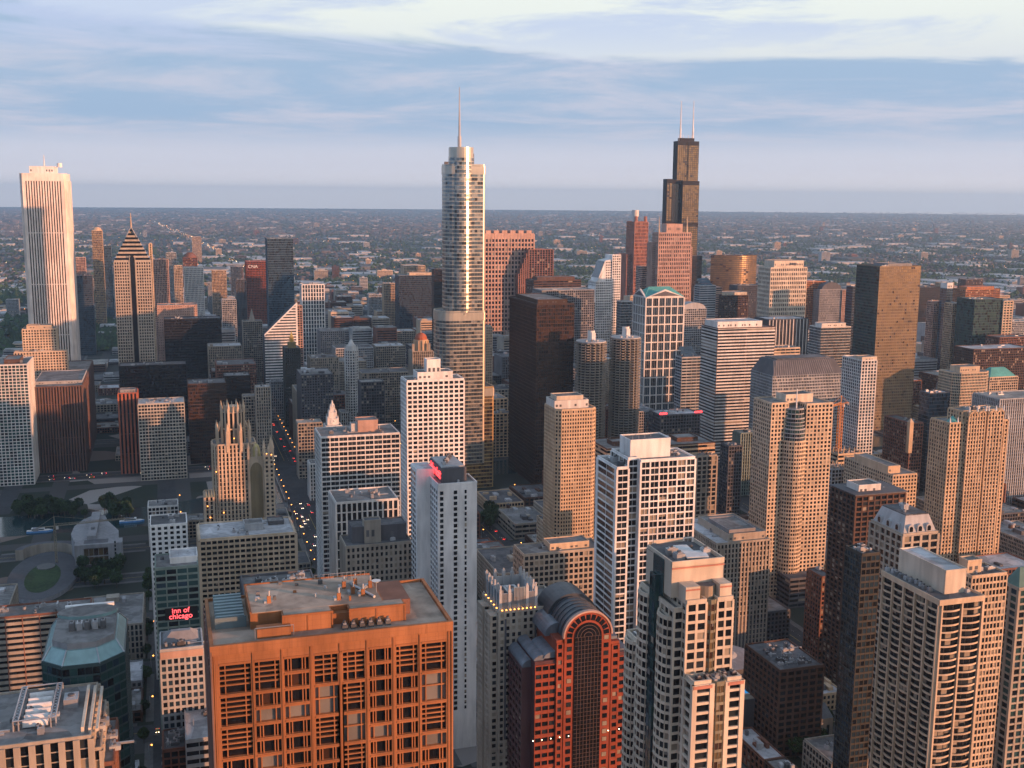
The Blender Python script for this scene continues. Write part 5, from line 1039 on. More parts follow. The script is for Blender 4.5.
# stepped dark tower with a sloping shoulder; domed grey block; slender chamfered tower
V = 1860.0; b = T('stepped_tower', 'dark tower stepping down on its left beside the notched pinkish tower', V, 529, 250, 553, D=36, st='fins', wall=(.26, .13, .10), pal='dark', units=1, fin=False); 
for k in range(5): b.block(rect(b.u0-3.6*(k+1), b.u0-3.6*k-.05, b.v0+1+k*.1, b.v1), 0, b.z-6-k*9, 'fins', units=0, sides=[0, 3])
b.finish()
b = T('domed_block', 'grey tower with a dark domed top and a lit pink west corner', 1730, 820, 290, 849, D=40, st=(2.2, 4, .5, .3, .5, .3), wall='grey', pal='dark', units=0, fin=False)
q = MB(); u0, u1, v0, v1, z = b.u0, b.u1, b.v0, b.v1, b.z; q.prismv([((u0+u1)/2-3+(u1-u0)*.34*math.cos(math.pi*k/12), z+13*math.sin(math.pi*k/12)) for k in range(13)], v0+4, v1-4, W('dgrey')); b.part('dome', q); b.wall.box(u1-14, u1+1, v0-2, v1, 0, z-1, W('pink')); b.facade((u1-14, v0-2), (u1+1, v0-2), 0, z-1, 'vert', wm=W('pink')); b.finish()  # the west corner's sunlit tone is put in as pink wall colour
# dark green glass tower with a cream edge
b = T('glass_tower', 'dark green glass tower with a cream framed west end', 1400, 975, 300, 1003, D=40, st=(2, 3.9, .07, .25, .15, .2), wall=(.03, .06, .06), pal='teal', fin=False, roof=0); b.block(rect(b.u1+.2, b.u1+17, b.v0-2, b.v1), 0, b.z-3, (5, 4, .25, .4, .8, .6), wm=W('cream'), units=1); b.finish()
b = T('apartment_block', 'tan and glass apartment block with chamfered corners by a green hip roof', 1000, 956, 374, 992, D=28, st='fine', wall='cream', pal='teal', shape=[(0, .2), (.15, 0), (.85, 0), (1, .2), (1, 1), (0, 1)], pent=[(.2, .75, .2, .8, 6, 'cream')])
b = T('hip_roofed_block', 'cream block with a green copper hip roof at the right edge', 1160, 990, 378, 1018, D=28, st='grid', wall='cream', fin=False, units=0)
q = MB(); q.frus(rect(b.u0+1, b.u1-1, b.v0+1, b.v1-1), b.z+.2, rect(b.u0+11, b.u1-11, b.v0+12, b.v1-12), b.z+11, W('copper')); b.part('hip_roof', q); b.finish()
b = T('brick_block', 'red brick block with a pointed corner turret and bay', 950, 911, 424, 923, xe=885, st='grid', wall='brick', pal='dark', fin=False, roof=1, pent=[])
q = MB(); q.box(b.u0-2.2, b.u0+2.2, b.v0-1.5, b.v0+2.9, b.z-30, b.z+2, W('tan')); q.frus(rect(b.u0-2.2, b.u0+2.2, b.v0-1.5, b.v0+2.9), b.z+2, rect(b.u0-.2, b.u0+.2, b.v0+.5, b.v0+.9), b.z+6, W('cream')); b.part('turret', q); b.finish()
# diamond-topped striped tower
V = 1600.0; u0, za = atv(294, 303, V+14); ub = atv(299, 303, V)[0]; ul, zl = atv(264.5, 336, V); B = Bld('diamond_tower', 'white and dark striped tower with a slanting diamond top', 'tower', (ul+ub)/2, V+15, 'white2', 'dark'); FOOT.append((ul, ub, V, V+40))
B.wall.prismv([(ul, 0), (ub-3, 0), (ub-3, za), (ul, zl)], V, V+34, W((.03, .035, .045)))
k = 0
for i in range(int(za/4)):
    zz = za-2-i*4; s0 = 0 if zz < zl else (zz-zl)/(za-zl); B.wall.bar((ul+(ub-3-ul)*s0, V), (1, 0), (ub-3-ul)*(1-s0), .7, zz, zz+1.9, B.w)
B.wall.bar((ub-5, V), (1, 0), 2.4, .9, 0, za, B.w); B.wall.prismv([(ul, zl), (ul, zl+2.4), (ub-3, za+2.4), (ub-3, za)], V-.8, V+1.2, B.w); B.finish()
# gold-topped dark tower
V = 1480.0; b = T('gold_topped_tower', 'dark green-black tower with a gilded pinnacle', V, 285, 349, 300, D=26, st='vert', wall=(.05, .055, .05), pal='black', units=0, fin=False); u0, u1, v0, v1, z = b.u0, b.u1, b.v0, b.v1, b.z; um = (u0+u1)/2; vm = v0+10
GOLD = plain('gilding', (0.65, 0.42, 0.12), 0.35, 0.8); q = MB(); q.box(um-5, um+5, vm-5, vm+5, z, z+8, W((.2, .16, .07))); q.box(um-2.5, um+2.5, vm-2.5, vm+2.5, z+8, z+15, GOLD); q.frus(rect(um-2, um+2, vm-2, vm+2), z+15, rect(um-.2, um+.2, vm-.2, vm+.2), z+22, GOLD); b.part('gilded_pinnacle', q)
b.block(rect(u0-2, u1+22, v0-7, v0-.1), 0, z-52, 'vert', units=2); b.finish()
# slender white neo-gothic tower, domed tower, clock tower
V = 1310.0; cu_, zb = atv(351.5, 372, V); B = Bld('slender_tower', 'slender octagonal white terracotta tower with a small cupola', 'tower', cu_, V, 'white', 'dark'); FOOT.append((cu_-14, cu_+14, V-10, V+20))
zt_ = atv(351.5, 350, V)[1]; B.block(circ(cu_, V, 8, n=8, a0=R(22.5)), 0, zt_, (3.0, 3.3, .4, .35, .5, .4), sides=range(8), units=0, corner=False); B.block(rect(cu_-14, cu_+14, V-6, V+14), 0, zb-48, 'vert', units=0)
q = MB(); q.prism(circ(cu_, V, 5.5, n=8), zt_, zt_+6, B.w); q.frus(circ(cu_, V, 4.5, n=8), zt_+6, circ(cu_, V, .6, n=8), zt_+13, B.w); q.tube((cu_, V, zt_+13), (cu_, V, zt_+18), .4, B.w)
for k in range(8): a = 2*math.pi*k/8; q.frus(circ(cu_+7.4*math.cos(a), V+7.4*math.sin(a), .8, n=5), zt_, circ(cu_+7.4*math.cos(a), V+7.4*math.sin(a), .1, n=5), zt_+6, B.w)
B.part('cupola', q); B.finish()
V = 1350.0; b = T('domed_tower', 'tan old tower with a round dome behind the white gridded apartment tower', V, 413, 352, 433, D=24, st='vert', wall='stone', units=0, fin=False); um, vm, z = (b.u0+b.u1)/2, b.v0+12, b.z
q = MB(); q.prism(circ(um, vm, 9, n=16), z, z+14, W('tan'))
for i in range(5): q.frus(circ(um, vm, 8*math.cos(R(18*i)), n=16), z+14+8.5*math.sin(R(18*i)), circ(um, vm, 8*math.cos(R(18*(i+1)))+.01, n=16), z+14+8.5*math.sin(R(18*(i+1))), W('terra'))
for k in range(12): a = 2*math.pi*k/12; q.box(um+9.6*math.cos(a)-.5, um+9.6*math.cos(a)+.5, vm+9.6*math.sin(a)-.5, vm+9.6*math.sin(a)+.5, z, z+13, W('tan'))
q.tube((um, vm, z+22), (um, vm, z+27), .8, W('tan'), .2); b.part('dome', q)
for fx in (0, 1): q = MB(); q.box(b.u0+fx*20-1, b.u0+fx*20+2, b.v0, b.v0+3, z, z+10, W('stone')); b.part('corner_turret', q)
b.finish()
V = 1090.0; b = T('clock_tower_building', 'white terracotta riverside building with a tiered clock tower', V, 326, 427, 342, D=16, st='vert', wall='white', units=0, fin=False); um, vm, z = (b.u0+b.u1)/2, b.v0+11, b.z
q = MB(); hw_ = 7
for (a, h0, h1) in ((5.6, 0, 7), (4, 7, 13), (2.4, 13, 18)): q.box(um-a, um+a, vm-a, vm+a, z+h0, z+h1, b.w); [q.frus(circ(um+sx_*(a-.6), vm+sy_*(a-.6), .7, n=5), z+h1, circ(um+sx_*(a-.6), vm+sy_*(a-.6), .1, n=5), z+h1+3, b.w) for sx_ in (-1, 1) for sy_ in (-1, 1)]
q.frus(circ(um, vm, 2.2, n=8), z+18, circ(um, vm, .2, n=8), z+25, b.w); b.part('tiered_top', q)
q = MB(); q.prismv([(um+2.4*math.cos(2*math.pi*k/20), z+3.8+2.4*math.sin(2*math.pi*k/20)) for k in range(20)], vm-5.9, vm-5.62, W('white2')); q.box(um-.15, um+.15, vm-6.05, vm-5.91, z+3.8, z+5.6, W('dgrey')); q.box(um, um+1.6, vm-6.05, vm-5.91, z+3.65, z+3.95, W('dgrey')); b.part('clock_face', q)
b.block(rect(b.u0-16, b.u0-.1, b.v0+4, b.v1+6), 0, z-38, 'vert', units=2); b.block(rect(b.u1+.1, b.u1+12, b.v0+4, b.v1+6), 0, z-38, 'vert', units=2); b.finish()
# gothic tower
V = 955.0; ga, zb = atv(213, 452, V); gb_ = solve_u(262, V, zb); B = Bld('gothic_tower', 'ornate gothic tower of pale stone with flying buttresses and a warmly lit crown', 'tower', (ga+gb_)/2, V+15, 'cream', 'dark'); FOOT.append((ga-6, gb_+14, V-4, V+34))
zs = atv(240, 440, V)[1]; zc = atv(240, 408, V+8)[1]; gm_ = (ga+gb_)/2+0.5; GS = W('cream'); gst = (3.1, 3.6, .5, .22, .9, .3)
B.block([(ga+4, V), (gb_-9, V), (gb_-5, V+4), (gb_-5, V+26), (ga+4, V+26), (ga, V+22), (ga, V+4)], 0, zs-4, gst, sides=[0, 1, 2, 5, 6], units=0, corner=False)
ro = 9.5; cv_ = V+13; cu_ = gm_-3
B.block(circ(cu_, cv_, ro, n=8, a0=R(22.5)), zs-6, zc-3, (3.2, 16, .4, .08, .8, .4), sides=range(8), units=0, corner=False, parapet=0)
q = MB()
for k in range(8):
    a = 2*math.pi*(k+.5)/8; x, y = cu_+(ro+5)*math.cos(a), cv_+(ro+5)*math.sin(a); xi, yi = cu_+(ro+.5)*math.cos(a), cv_+(ro+.5)*math.sin(a)
    q.box(x-1.1, x+1.1, y-1.1, y+1.1, zs-10, zs+8, GS); q.frus(circ(x, y, 1.4, n=6), zs+8, circ(x, y, .15, n=6), zs+15, GS)
    for j in range(5): f0, f1 = j/5, (j+1)/5; q.tube((x+(xi-x)*f0, y+(yi-y)*f0, zs+5+9*math.sin(f0*1.5)), (x+(xi-x)*f1, y+(yi-y)*f1, zs+5+9*math.sin(f1*1.5)), .7, GS)
    q.box(xi-.9, xi+.9, yi-.9, yi+.9, zs-4, zc, GS); q.frus(circ(xi, yi, 1.2, n=6), zc, circ(xi, yi, .1, n=6), zc+6, GS)
    a2 = 2*math.pi*k/8; q.frus(circ(cu_+ro*math.cos(a2), cv_+ro*math.sin(a2), .9, n=5), zc-3, circ(cu_+ro*math.cos(a2), cv_+ro*math.sin(a2), .1, n=5), zc+4, GS)
    q.prism(circ(cu_, cv_, ro-3.5, n=8), zc-4, zc+1.5, GS) if k == 0 else None
B.part('flying_buttress_crown', q)
# rear wing with an arched recess and its pinnacles
wz = atv(256, 454, V-6)[1]; wu0, wu1 = gb_-8, gb_+9
B.block(rect(wu0+9, wu1, V-8, V+14), 0, wz-2, (3.4, 3.7, .5, .45, .3, .25), sides=[0, 1], units=0); B.block(rect(wu0-4, wu0+8.9, V-3, V+13), 0, wz-4, 'punch', sides=[], units=0)
q = MB(); A = [(wu0+2.5+5*math.cos(math.pi*k/12), wz-16+8*math.sin(math.pi*k/12)) for k in range(13)]; q.prismv([(wu0+7.5, 0)]+A+[(wu0-2.5, 0)], V-3.3, V-3.05, W((.24, .18, .10))); B.part('arched_recess', q)
for (x, y, h) in ((wu0-3.5, V-3, 10), (wu0+3, V-3, 6), (wu0+9, V-7.5, 13), (wu0+13, V-7.5, 9), (wu1-.8, V-7.5, 12), (wu1-1, V+6, 12), (wu1-1, V+12, 10)):
    q = MB(); q.box(x-1, x+1, y-1, y+1, wz-5, wz+h*.4, GS); q.frus(circ(x, y, 1.5, n=6), wz+h*.4, circ(x, y, .1, n=6), wz+h, GS); B.part('pinnacle', q)
q = MB(); q.frus(circ(wu0+2.5, V+4, 5, n=14), wz-4, circ(wu0+2.5, V+4, 3.4, n=14), wz+5, W((.5, .42, .2))); q.frus(circ(wu0+2.5, V+4, 3.4, n=14), wz+5, circ(wu0+2.5, V+4, .3, n=14), wz+8, W((.5, .42, .2))); B.part('lit_dome', q)
# low east wing
B.block(rect(ga-8, ga-.8, V+2, V+24), 0, atv(206, 498, V)[1], gst, sides=[0, 3], units=0)
for k in range(4): q = MB(); q.frus(circ(ga-7+k*2.2, V+2, 1.1, n=5), atv(206, 498, V)[1], circ(ga-7+k*2.2, V+2, .1, n=5), atv(206, 498, V)[1]+7, W('green')); B.part('pinnacle', q)
for (x, y, zz) in ((ga+2, V-1.3, 70), (ga-4, V+.7, 30), (ga-6, V+.7, 40), (ga+7, V-1.3, 34), (wu1-2, V-8.6, wz-1), (wu0+11, V-8.6, wz), (cu_, cv_-ro-1.6, zs+1), (cu_-5, cv_-ro+.6, zs+2)):
    q = MB(); q.box(x-.35, x+.35, y-.3, y+.3, zz, zz+.5, M_LAMP); B.part('floodlight', q)
B.finish()
# hotels by the left street
b = T('hotel_block', 'white-fronted hotel block with paired tall windows near the lamp-lit side street', 700, 150, 527, 187, D=24, st=(3.6, 3.2, .45, .42, .3, .25), wall='white2', pal='off', roof=1, units=2)
b = T('glass_hotel', 'glass-fronted hotel with red lit lettering and a terrace on its roof', 590, 155, 570, 198, D=24, st=(5.2, 3.6, .12, .3, .4, .3), wall='green', pal='teal', roof=0, fin=False, units=3, pent=[(.35, 1, .3, .95, 3, 'white2', 3)])
um = b.u0+(b.u1-b.u0)*.55; zz = atv(178, 614, 589)[1]
q = MB(); q.box(b.u0+4, b.u1-1, b.v0-.6, b.v0-.45, zz-3.2, zz+3.4, W('black')); b.part('sign_board', q)
M_NEON2 = plain('red_letters', (0.8, 0.1, 0.1), emit=(1.0, 0.09, 0.10), es=1.5); text('inn of', 3.9, um, b.v0-.75, zz+.55, M_NEON2, b.root, b.base, weight=.03); text('chicago', 4.0, um, b.v0-.75, zz-2.6, M_NEON2, b.root, b.base, weight=.03); b.finish()
b = T('office_block', 'blue-grey gridded block with a faceted grey roof below the red lettering', 500, 160, 652, 203, xe=156, D=22, st=(2.6, 3.4, .34, .34, .35, .3), wall='lgrey', pal='blue', roof=0, fin=False, units=5); b.wall.box(b.u0, b.u1, b.v0-.6, b.v0-.5, b.z-3.4, b.z-.2, W('pink')); q = MB(); q.frus(rect(b.u0+1, b.u1-1, b.v0+9, b.v1-1), b.z+.3, rect(b.u0+5, b.u1-5, b.v0+13, b.v1-6), b.z+4, W('grey')); b.part('faceted_roof', q); b.finish()
T('low_block', 'long flat white-roofed block between the side street and the granite tower', 470, 186, 742, 212, D=50, st='ribbon', wall='lgrey', roof=3, units=2)
T('low_block', 'low brick and glass block left of the white-roofed block', 480, 163, 752, 186, D=20, st='grid', wall='brick', roof=1, units=6)
# faceted green glass block bottom left
V = 447.0; z = 125.0; ea = -53.0; eb = -22.0; D = 56; zz = z
P_ = [(ea, V+8), (ea+8, V), (eb-9, V), (eb, V+9), (eb, V+D-9), (eb-9, V+D), (ea+9, V+D), (ea, V+D-9)]
B = Bld('glass_office', 'faceted dark green glass office block with a sloping glass rim round its roof', 'office block', (ea+eb)/2, V+D/2, (.05, .09, .09) if False else 'dgrey', 'teal'); FOOT.append((ea, eb, V, V+D)); TG = wallmat((.22, .36, .36), .35, .2, .1, .7)
B.block(P_, 0, z-8, (3.0, 3.7, .06, .2, .15, .2), sides=[0, 1, 2, 3, 7], units=0, corner=False, wm=wallmat((.04, .07, .075), .4)); cxx, cyy2 = (ea+eb)/2, V+D/2
q = MB(); P2 = [(cxx+(x-cxx)*.80, cyy2+(y-cyy2)*.80) for x, y in P_]; q.frus(P_, z-7.6, P2, z-3, TG)
for k in range(8):
    p_, q_ = P_[k], P_[(k+1) % 8]; a_, c_ = P2[k], P2[(k+1) % 8]; q.tube((p_[0], p_[1], z-7.4), (a_[0], a_[1], z-2.7), .3, M_METAL)
q.prism([(cxx+(x-cxx)*.76, cyy2+(y-cyy2)*.76) for x, y in P_], z-3.2, z-.5, W('grey'), ROOFS[0]); B.part('sloping_glass_rim', q)
q = MB(); q.prism(circ(cxx, cyy2+12, 12, 7, n=20), z-.5, z+.8, TG, ROOFS[0]); B.part('roof_drum', q)
for (x, y) in ((eb-11, cyy2+17), (eb-12, V+11), (ea+12, V+11), (ea+12, cyy2+17)): q = MB(); q.prism(circ(x, y, 3.6, n=14), z-4.8, z-3.6, TG); B.part('corner_drum', q)
for k in range(5): B.unit(cxx-6+k*3, cyy2-8, z-.4, 2.2, 4, 3)
q = MB(); q.box(cxx-10, cxx+10, V+D-3, V+D-1, z-3, z-1.4, W('white2')); B.part('roof_beam', q)
B.finish()
# building with the row of white fan housings on its truss roof
V = 399.0; z = 110.0; ta = -100.0; tb = -25.0; D = 46; B = Bld('terraced_block', 'stone block with latticed roof trusses and six white fan housings, at the bottom left', 'office block', (ta+tb)/2, V+D/2, 'beige', 'dark'); FOOT.append((ta, tb, V, V+D))
B.block(rect(ta, tb-7, V, V+D), 0, z, (5.0, 3.8, .45, .1, 1.0, .3), units=6, roof=0); B.block(rect(tb-6.9, tb-4, V+2, V+D-4), 0, z-6, (5.0, 3.8, .45, .1, .8, .3), units=2); B.block(rect(tb-3.9, tb, V+2, V+D-8), 0, z-12, (4.0, 3.8, .3, .3, .4, .3), units=4, wm=W('brick'))
u_a = atv(14, 742, V)[0]; q = MB(); x0, x1 = atz(13, 733, z)[0], atz(55, 733, z)[0]; y0, y1 = V+12, V+D-4; zz = z+4
for x in (x0, x1, x0+1.8, x1-1.8): q.tube((x, y0, zz), (x, y1, zz), .28, M_METAL); q.tube((x, y0, z), (x, y0, zz), .3, M_METAL); q.tube((x, y1, z), (x, y1, zz), .3, M_METAL)
for k in range(12):
    ya, yb = y0+(y1-y0)*k/12, y0+(y1-y0)*(k+1)/12
    for x in (x0, x1-1.8): q.tube((x, ya, zz), (x+1.8, yb, zz), .16, M_METAL); q.tube((x+1.8, ya, zz), (x, yb, zz), .16, M_METAL)
q.tube((x0, y0, zz), (x1, y0, zz), .3, M_METAL); q.tube((x0, y1, zz), (x1, y1, zz), .3, M_METAL); B.part('roof_truss', q)
B.wall.box(x0+2.2, x1-2.2, y0+1, y1-1, z+.2, z+.35, W('black'))
for k in range(6):
    yy = y0+3+k*(y1-y0-6)/5; q = MB(); xm = (x0+x1)/2; hw2 = (x1-x0)/2-2.9
    A = [(yy+1.35*math.cos(math.pi*j/8), z+.6+1.9*math.sin(math.pi*j/8)) for j in range(9)]; q.prismu(A, xm-hw2, xm+hw2, W('white2')); q.box(xm-hw2-.2, xm+hw2+.2, yy-1.6, yy+1.6, z+.36, z+.6, M_METAL); B.part('fan_housing', q)
for k in range(3): q = MB(); q.box(x1+9+k*2.4, x1+10+k*2.4, V+4, V+D-5, z+.2, z+2.5-k*.6, W('cream2')); B.part('roof_ridge', q)
B.unit(x1+1.5, V+D-20, z+.2, 5, 7, 3.5); B.finish()
# balcony slab with a brick parapet; riverside plaza building; boats; cranes
T('apartment_slab', 'long brown slab block with ribbon balconies behind the green glass block', 600, -30, 622, 90, D=18, st=(8, 3.1, .05, .5, .9, .8), wall='brick', pal='off', sm='stone', roof=0, units=6)
V = 938.0; pa, z = atv(74, 546, V); pc = solve_u(122, V, z); B = Bld('riverside_hall', 'pale stone riverside hall with a rounded roof and a big recessed glass front', 'hall', (pa+pc)/2, V+45, 'grey', 'goldt'); FOOT.append((pa-6, pc, V, V+100))
B.wall.box(pa, pa+7, V, V+14, 0, z, B.w); B.wall.box(pc-11, pc, V, V+14, 0, z, B.w); B.wall.box(pa+7, pc-11, V+3, V+14, 0, z, W('dgrey')); B.facade((pa+7, V+3), (pc-11, V+3), 2, z-4, (4, 6, .1, .15, .4, .3), pal='goldt'); B.wall.box(pa+7, pc-11, V, V+3.2, z-3, z, B.w)
q = MB(); q.prism([(pa-1, V+14.1), (pc-3, V+14.1), (pc-4, V+38), (pc-14, V+70), (pc-17, V+88), (pa+10, V+92), (pa+2, V+80), (pa-4, V+60), (pa-5, V+38)], 0, z-.5, B.w, W('grey')); q.box(pa+9, pa+16, V+15, V+90, z-.45, z+3, W('grey')); q.box(pa+11, pa+14, V+34, V+40, z+3.05, z+3.6, W('dgrey')); B.part('rounded_hall', q)
for k in range(6): q = MB(); q.box(pc-6, pc-4.8, V-.2, V-.02, 4+k*3.1, 6+k*3.1, G_DARK); B.part('window', q)
B.finish()
for (px, py, lab) in ((40, 532, 'blue and white tour boat moored on the river, left of the rounded hall'), (132, 522, 'white boat on the river just right of the rounded hall')):
    bu_, bv_ = atz(px, py); rt_ = empty('tour_boat', (bu_, bv_, 0)); tag(rt_, lab, 'boat', 'boats on the river'); q = MB(); L_ = 11
    q.prism([(bu_-L_, bv_-2.6), (bu_+L_-4, bv_-2.8), (bu_+L_, bv_), (bu_+L_-4, bv_+2.8), (bu_-L_, bv_+2.6)], .05, 1.8, wallmat((.12, .3, .6)), W('white')); q.build('hull', rt_, (bu_, bv_, 0))
    q = MB(); q.box(bu_-7, bu_+4, bv_-2, bv_+2, 1.8, 4.0, W('white2')); q.box(bu_-6.6, bu_+3.6, bv_-2.06, bv_-2.0, 2.4, 3.4, G_BLUE); q.box(bu_-5, bu_+1, bv_-1.6, bv_+1.6, 4.0, 4.2, wallmat((.12, .3, .6))); q.build('cabin', rt_, (bu_, bv_, 0))
def crane(name, lab, u, v, h, ang, jl, mt, r=1.1, back=14, z0=0):
    rt_ = empty(name, (u, v, z0)); tag(rt_, lab, 'crane'); q = MB()
    for sx_ in (-1, 1):
        for sy_ in (-1, 1): q.tube((u+sx_*r, v+sy_*r, z0), (u+sx_*r, v+sy_*r, z0+h), .3, mt, n=4)
    n = int(h/3)
    for k in range(n):
        za, zc_ = z0+h*k/n, z0+h*(k+1)/n; q.tube((u-r, v-r, za), (u+r, v-r, zc_), .2, mt, n=4); q.tube((u+r, v+r, za), (u-r, v+r, zc_), .2, mt, n=4); q.tube((u-r, v+r, za), (u-r, v-r, zc_), .2, mt, n=4); q.tube((u+r, v-r, za), (u+r, v+r, zc_), .2, mt, n=4)
    q.build('mast', rt_, (u, v, z0)); d = Vector((math.cos(ang), math.sin(ang), 0)); o = Vector((u, v, z0+h))
    q = MB(); 
    for off in (-.8, .8): s_ = Vector((-d.y, d.x, 0))*off; q.tube(o+s_-d*back, o+s_+d*jl, .22, mt, n=4)
    q.tube(o+Vector((0, 0, 1.7)), o+d*jl+Vector((0, 0, .4)), .22, mt, n=4)
    for k in range(int(jl/2.4)): a = o+d*k*2.4; q.tube(a+Vector((0, 0, 0)), a+d*1.2+Vector((0, 0, 1.5)), .14, mt, n=4); q.tube(a+d*1.2+Vector((0, 0, 1.5)), a+d*2.4, .14, mt, n=4)
    q.tube(o, o+Vector((0, 0, 8)), .4, mt, n=4); q.tube(o+Vector((0, 0, 8)), o+d*jl*.7, .12, mt, n=4); q.tube(o+Vector((0, 0, 8)), o-d*back*.9, .12, mt, n=4); q.build('jib', rt_, (u, v, z0))
    q = MB(); e = o-d*back; q.box(e.x-2, e.x+2, e.y-1.5, e.y+1.5, e.z-2.5, e.z, W('grey')); q.build('counterweight', rt_, (u, v, z0))
    q = MB(); q.box(u+1.2, u+3, v-1.6, v, z0+h-2.6, z0+h-.2, W('white')); q.build('cab', rt_, (u, v, z0))
ORM = wallmat((.62, .24, .05), .5)
cu_, cz_ = atv(841, 404, 880); crane('tower_crane', 'orange tower crane above the half-built block', cu_, 880, cz_, math.pi+.5, 30, ORM, r=1.7)
cu_, cv_ = atz(56, 552, 12); crane('tower_crane', 'yellowish crane with a long lattice jib over the oval plaza', cu_, cv_, 34, .12, 62, wallmat((.24, .20, .14), .6), r=.7)

# ------------------------------------------------------------------ oval plaza by the river, low deck with a pool, small church
def ell(px, py, rx, ry, z=0): 
    u, v = atz(px, py, z); return u, v
pu, pv = atz(44, 578); b = MB(); b.prism(circ(pu, pv, 26, 60, n=40), .03, 3.2, W('grey'), wallmat((.075, .077, .085))); b.prism(circ(pu, pv-8, 13, 36, n=32), 3.2, 3.35, wallmat((.03, .055, .02), .95, .4)); b.prism(circ(pu, pv+18, 7, 8, n=20), 3.35, 4, M_WALK)
o = b.build('oval_plaza', None, (pu, pv, 0)); tag(o, 'oval raised plaza with a lawn in its middle near the river, at the left', 'plaza')
for k in range(46):
    a = 2*math.pi*k/46
    if k % 2 == 0: pass
q = MB()
pu2, pv2 = atz(47, 562)
A = [(pu2+(25+dr)*math.cos(R(t)), pv2+10+(20+dr)*math.sin(R(t))) for dr in (0,) for t in range(0, 181, 12)]; Bb = [(pu2+19*math.cos(R(t)), pv2+10+14*math.sin(R(t))) for t in range(180, -1, -12)]
q.prism(A+Bb, .03, 9, W('stone'), W('dgrey')); o = q.build('curved_terrace', None, (pu2, pv2, 0)); tag(o, 'curved stone terrace closing the far end of the oval plaza', 'terrace')
# pool deck
du, dv = atz(750, 690, 24); rt_ = empty('pool_deck', (du, dv, 0)); tag(rt_, 'low roof deck with a small bright blue swimming pool, left of the dark brown block', 'pool deck'); FOOT.append((du-16, du+16, dv-12, dv+14))
q = MB(); q.box(du-15, du+15, dv-11, dv+13, 0, 24, W('dgrey')); q.box(du-14.5, du+14.5, dv-10.5, dv+12.5, 24, 24.2, wallmat((.30, .27, .22))); q.build('deck', rt_, (du, dv, 0))
q = MB(); MP = plain('pool_water', (.03, .28, .55), .08, emit=(.03, .35, .8), es=.35); q.prism([(du-5, dv-3.5), (du+6, dv-4), (du+6.5, dv+4), (du-4.5, dv+4.5)], 24.2, 24.35, MP); q.build('pool', rt_, (du, dv, 0))  # pool water given a faint blue glow of its own
q = MB()
for (a, c, e, g) in ((du-6, du+7.4, dv-5, dv-4.2), (du-6, du+7.4, dv+4.7, dv+5.4), (du-6.3, du-5.2, dv-4.1, dv+4.6), (du+6.7, du+7.5, dv-4.1, dv+4.6)): q.box(a, c, e, g, 24.2, 24.5, W('white'))
q.build('pool_kerb', rt_, (du, dv, 0))
# round-roofed hall
du, dv = atz(722, 655, 26); rt_ = empty('round_hall', (du, dv, 0)); tag(rt_, 'low round-roofed hall beside the cream condominium tower', 'hall'); FOOT.append((du-22, du+22, dv-22, dv+22))
q = MB(); q.prism(circ(du, dv, 20, n=36), 0, 25, W('dgrey')); q.build('wall', rt_, (du, dv, 0)); q = MB(); q.frus(circ(du, dv, 20.5, n=36), 25, circ(du, dv, 9, n=36), 26.5, W('grey')); q.frus(circ(du, dv, 9, n=36), 26.5, circ(du, dv, 7, n=36), 28, W('lgrey')); q.build('roof', rt_, (du, dv, 0))
# domed church
du, dv = atz(803, 712, 14); rt_ = empty('church', (du, dv, 0)); tag(rt_, 'dark stone church with small domed roofs at the foot of the brown block', 'church'); FOOT.append((du-18, du+18, dv-14, dv+14))
q = MB(); q.box(du-14, du+14, dv-9, dv+9, 0, 13, W('stone')); q.box(du-5, du+5, dv-13, dv+13, 0, 12.5, W('stone'))
for k in range(6): q.box(du-13+k*4.6, du-11.4+k*4.6, dv-9.1, dv-9.0, 3, 9, G_DARK)
q.build('wall', rt_, (du, dv, 0)); q = MB(); SL = wallmat((.11, .12, .13), .7)
for (x, y, r_) in ((du-6, dv, 7), (du+7, dv+1, 5)):
    for i in range(5): q.frus(circ(x, y, r_*math.cos(R(18*i)), n=14), 13+r_*.9*math.sin(R(18*i)), circ(x, y, r_*math.cos(R(18*(i+1)))+.01, n=14), 13+r_*.9*math.sin(R(18*(i+1))), SL)
q.mesh([(du-14, dv-9, 13), (du+14, dv-9, 13), (du+14, dv+9, 13), (du-14, dv+9, 13), (du-14, dv, 18), (du+14, dv, 18)], [(0, 1, 5, 4), (2, 3, 4, 5), (0, 4, 3), (1, 2, 5)], SL); q.build('roof', rt_, (du, dv, 0))
du, dv = atz(838, 752, 18); b = Bld('low_block', 'low pale block with a walled roof at the bottom edge right of the church', 'low block', du, dv, 'beige', 'dark'); b.block(rect(du-10, du+14, dv-10, dv+16), 0, 18, 'grid', units=3, roof=0); b.finish(); FOOT.append((du-12, du+16, dv-12, dv+18))
du, dv = atz(1000, 470, 20); bb = empty('billboard', (du, dv, 0)); tag(bb, 'billboard with a pale poster on a low roof right of the tan deco tower', 'billboard')
q = MB(); q.box(du-9, du+9, dv-.3, dv+.3, 24, 35, W('dgrey')); q.tube((du-6, dv+.6, 0), (du-6, dv+.6, 34), .3, M_METAL); q.tube((du+6, dv+.6, 0), (du+6, dv+.6, 34), .3, M_METAL); q.build('frame', bb, (du, dv, 0))
q = MB(); q.box(du-8.6, du+8.6, dv-.5, dv-.32, 24.4, 34.6, W('white2')); q.box(du-7, du-2, dv-.56, dv-.51, 25.5, 33.5, wallmat((.2, .1, .12))); q.box(du-1, du+6, dv-.56, dv-.51, 28, 31, wallmat((.5, .48, .5))); q.build('poster', bb, (du, dv, 0))

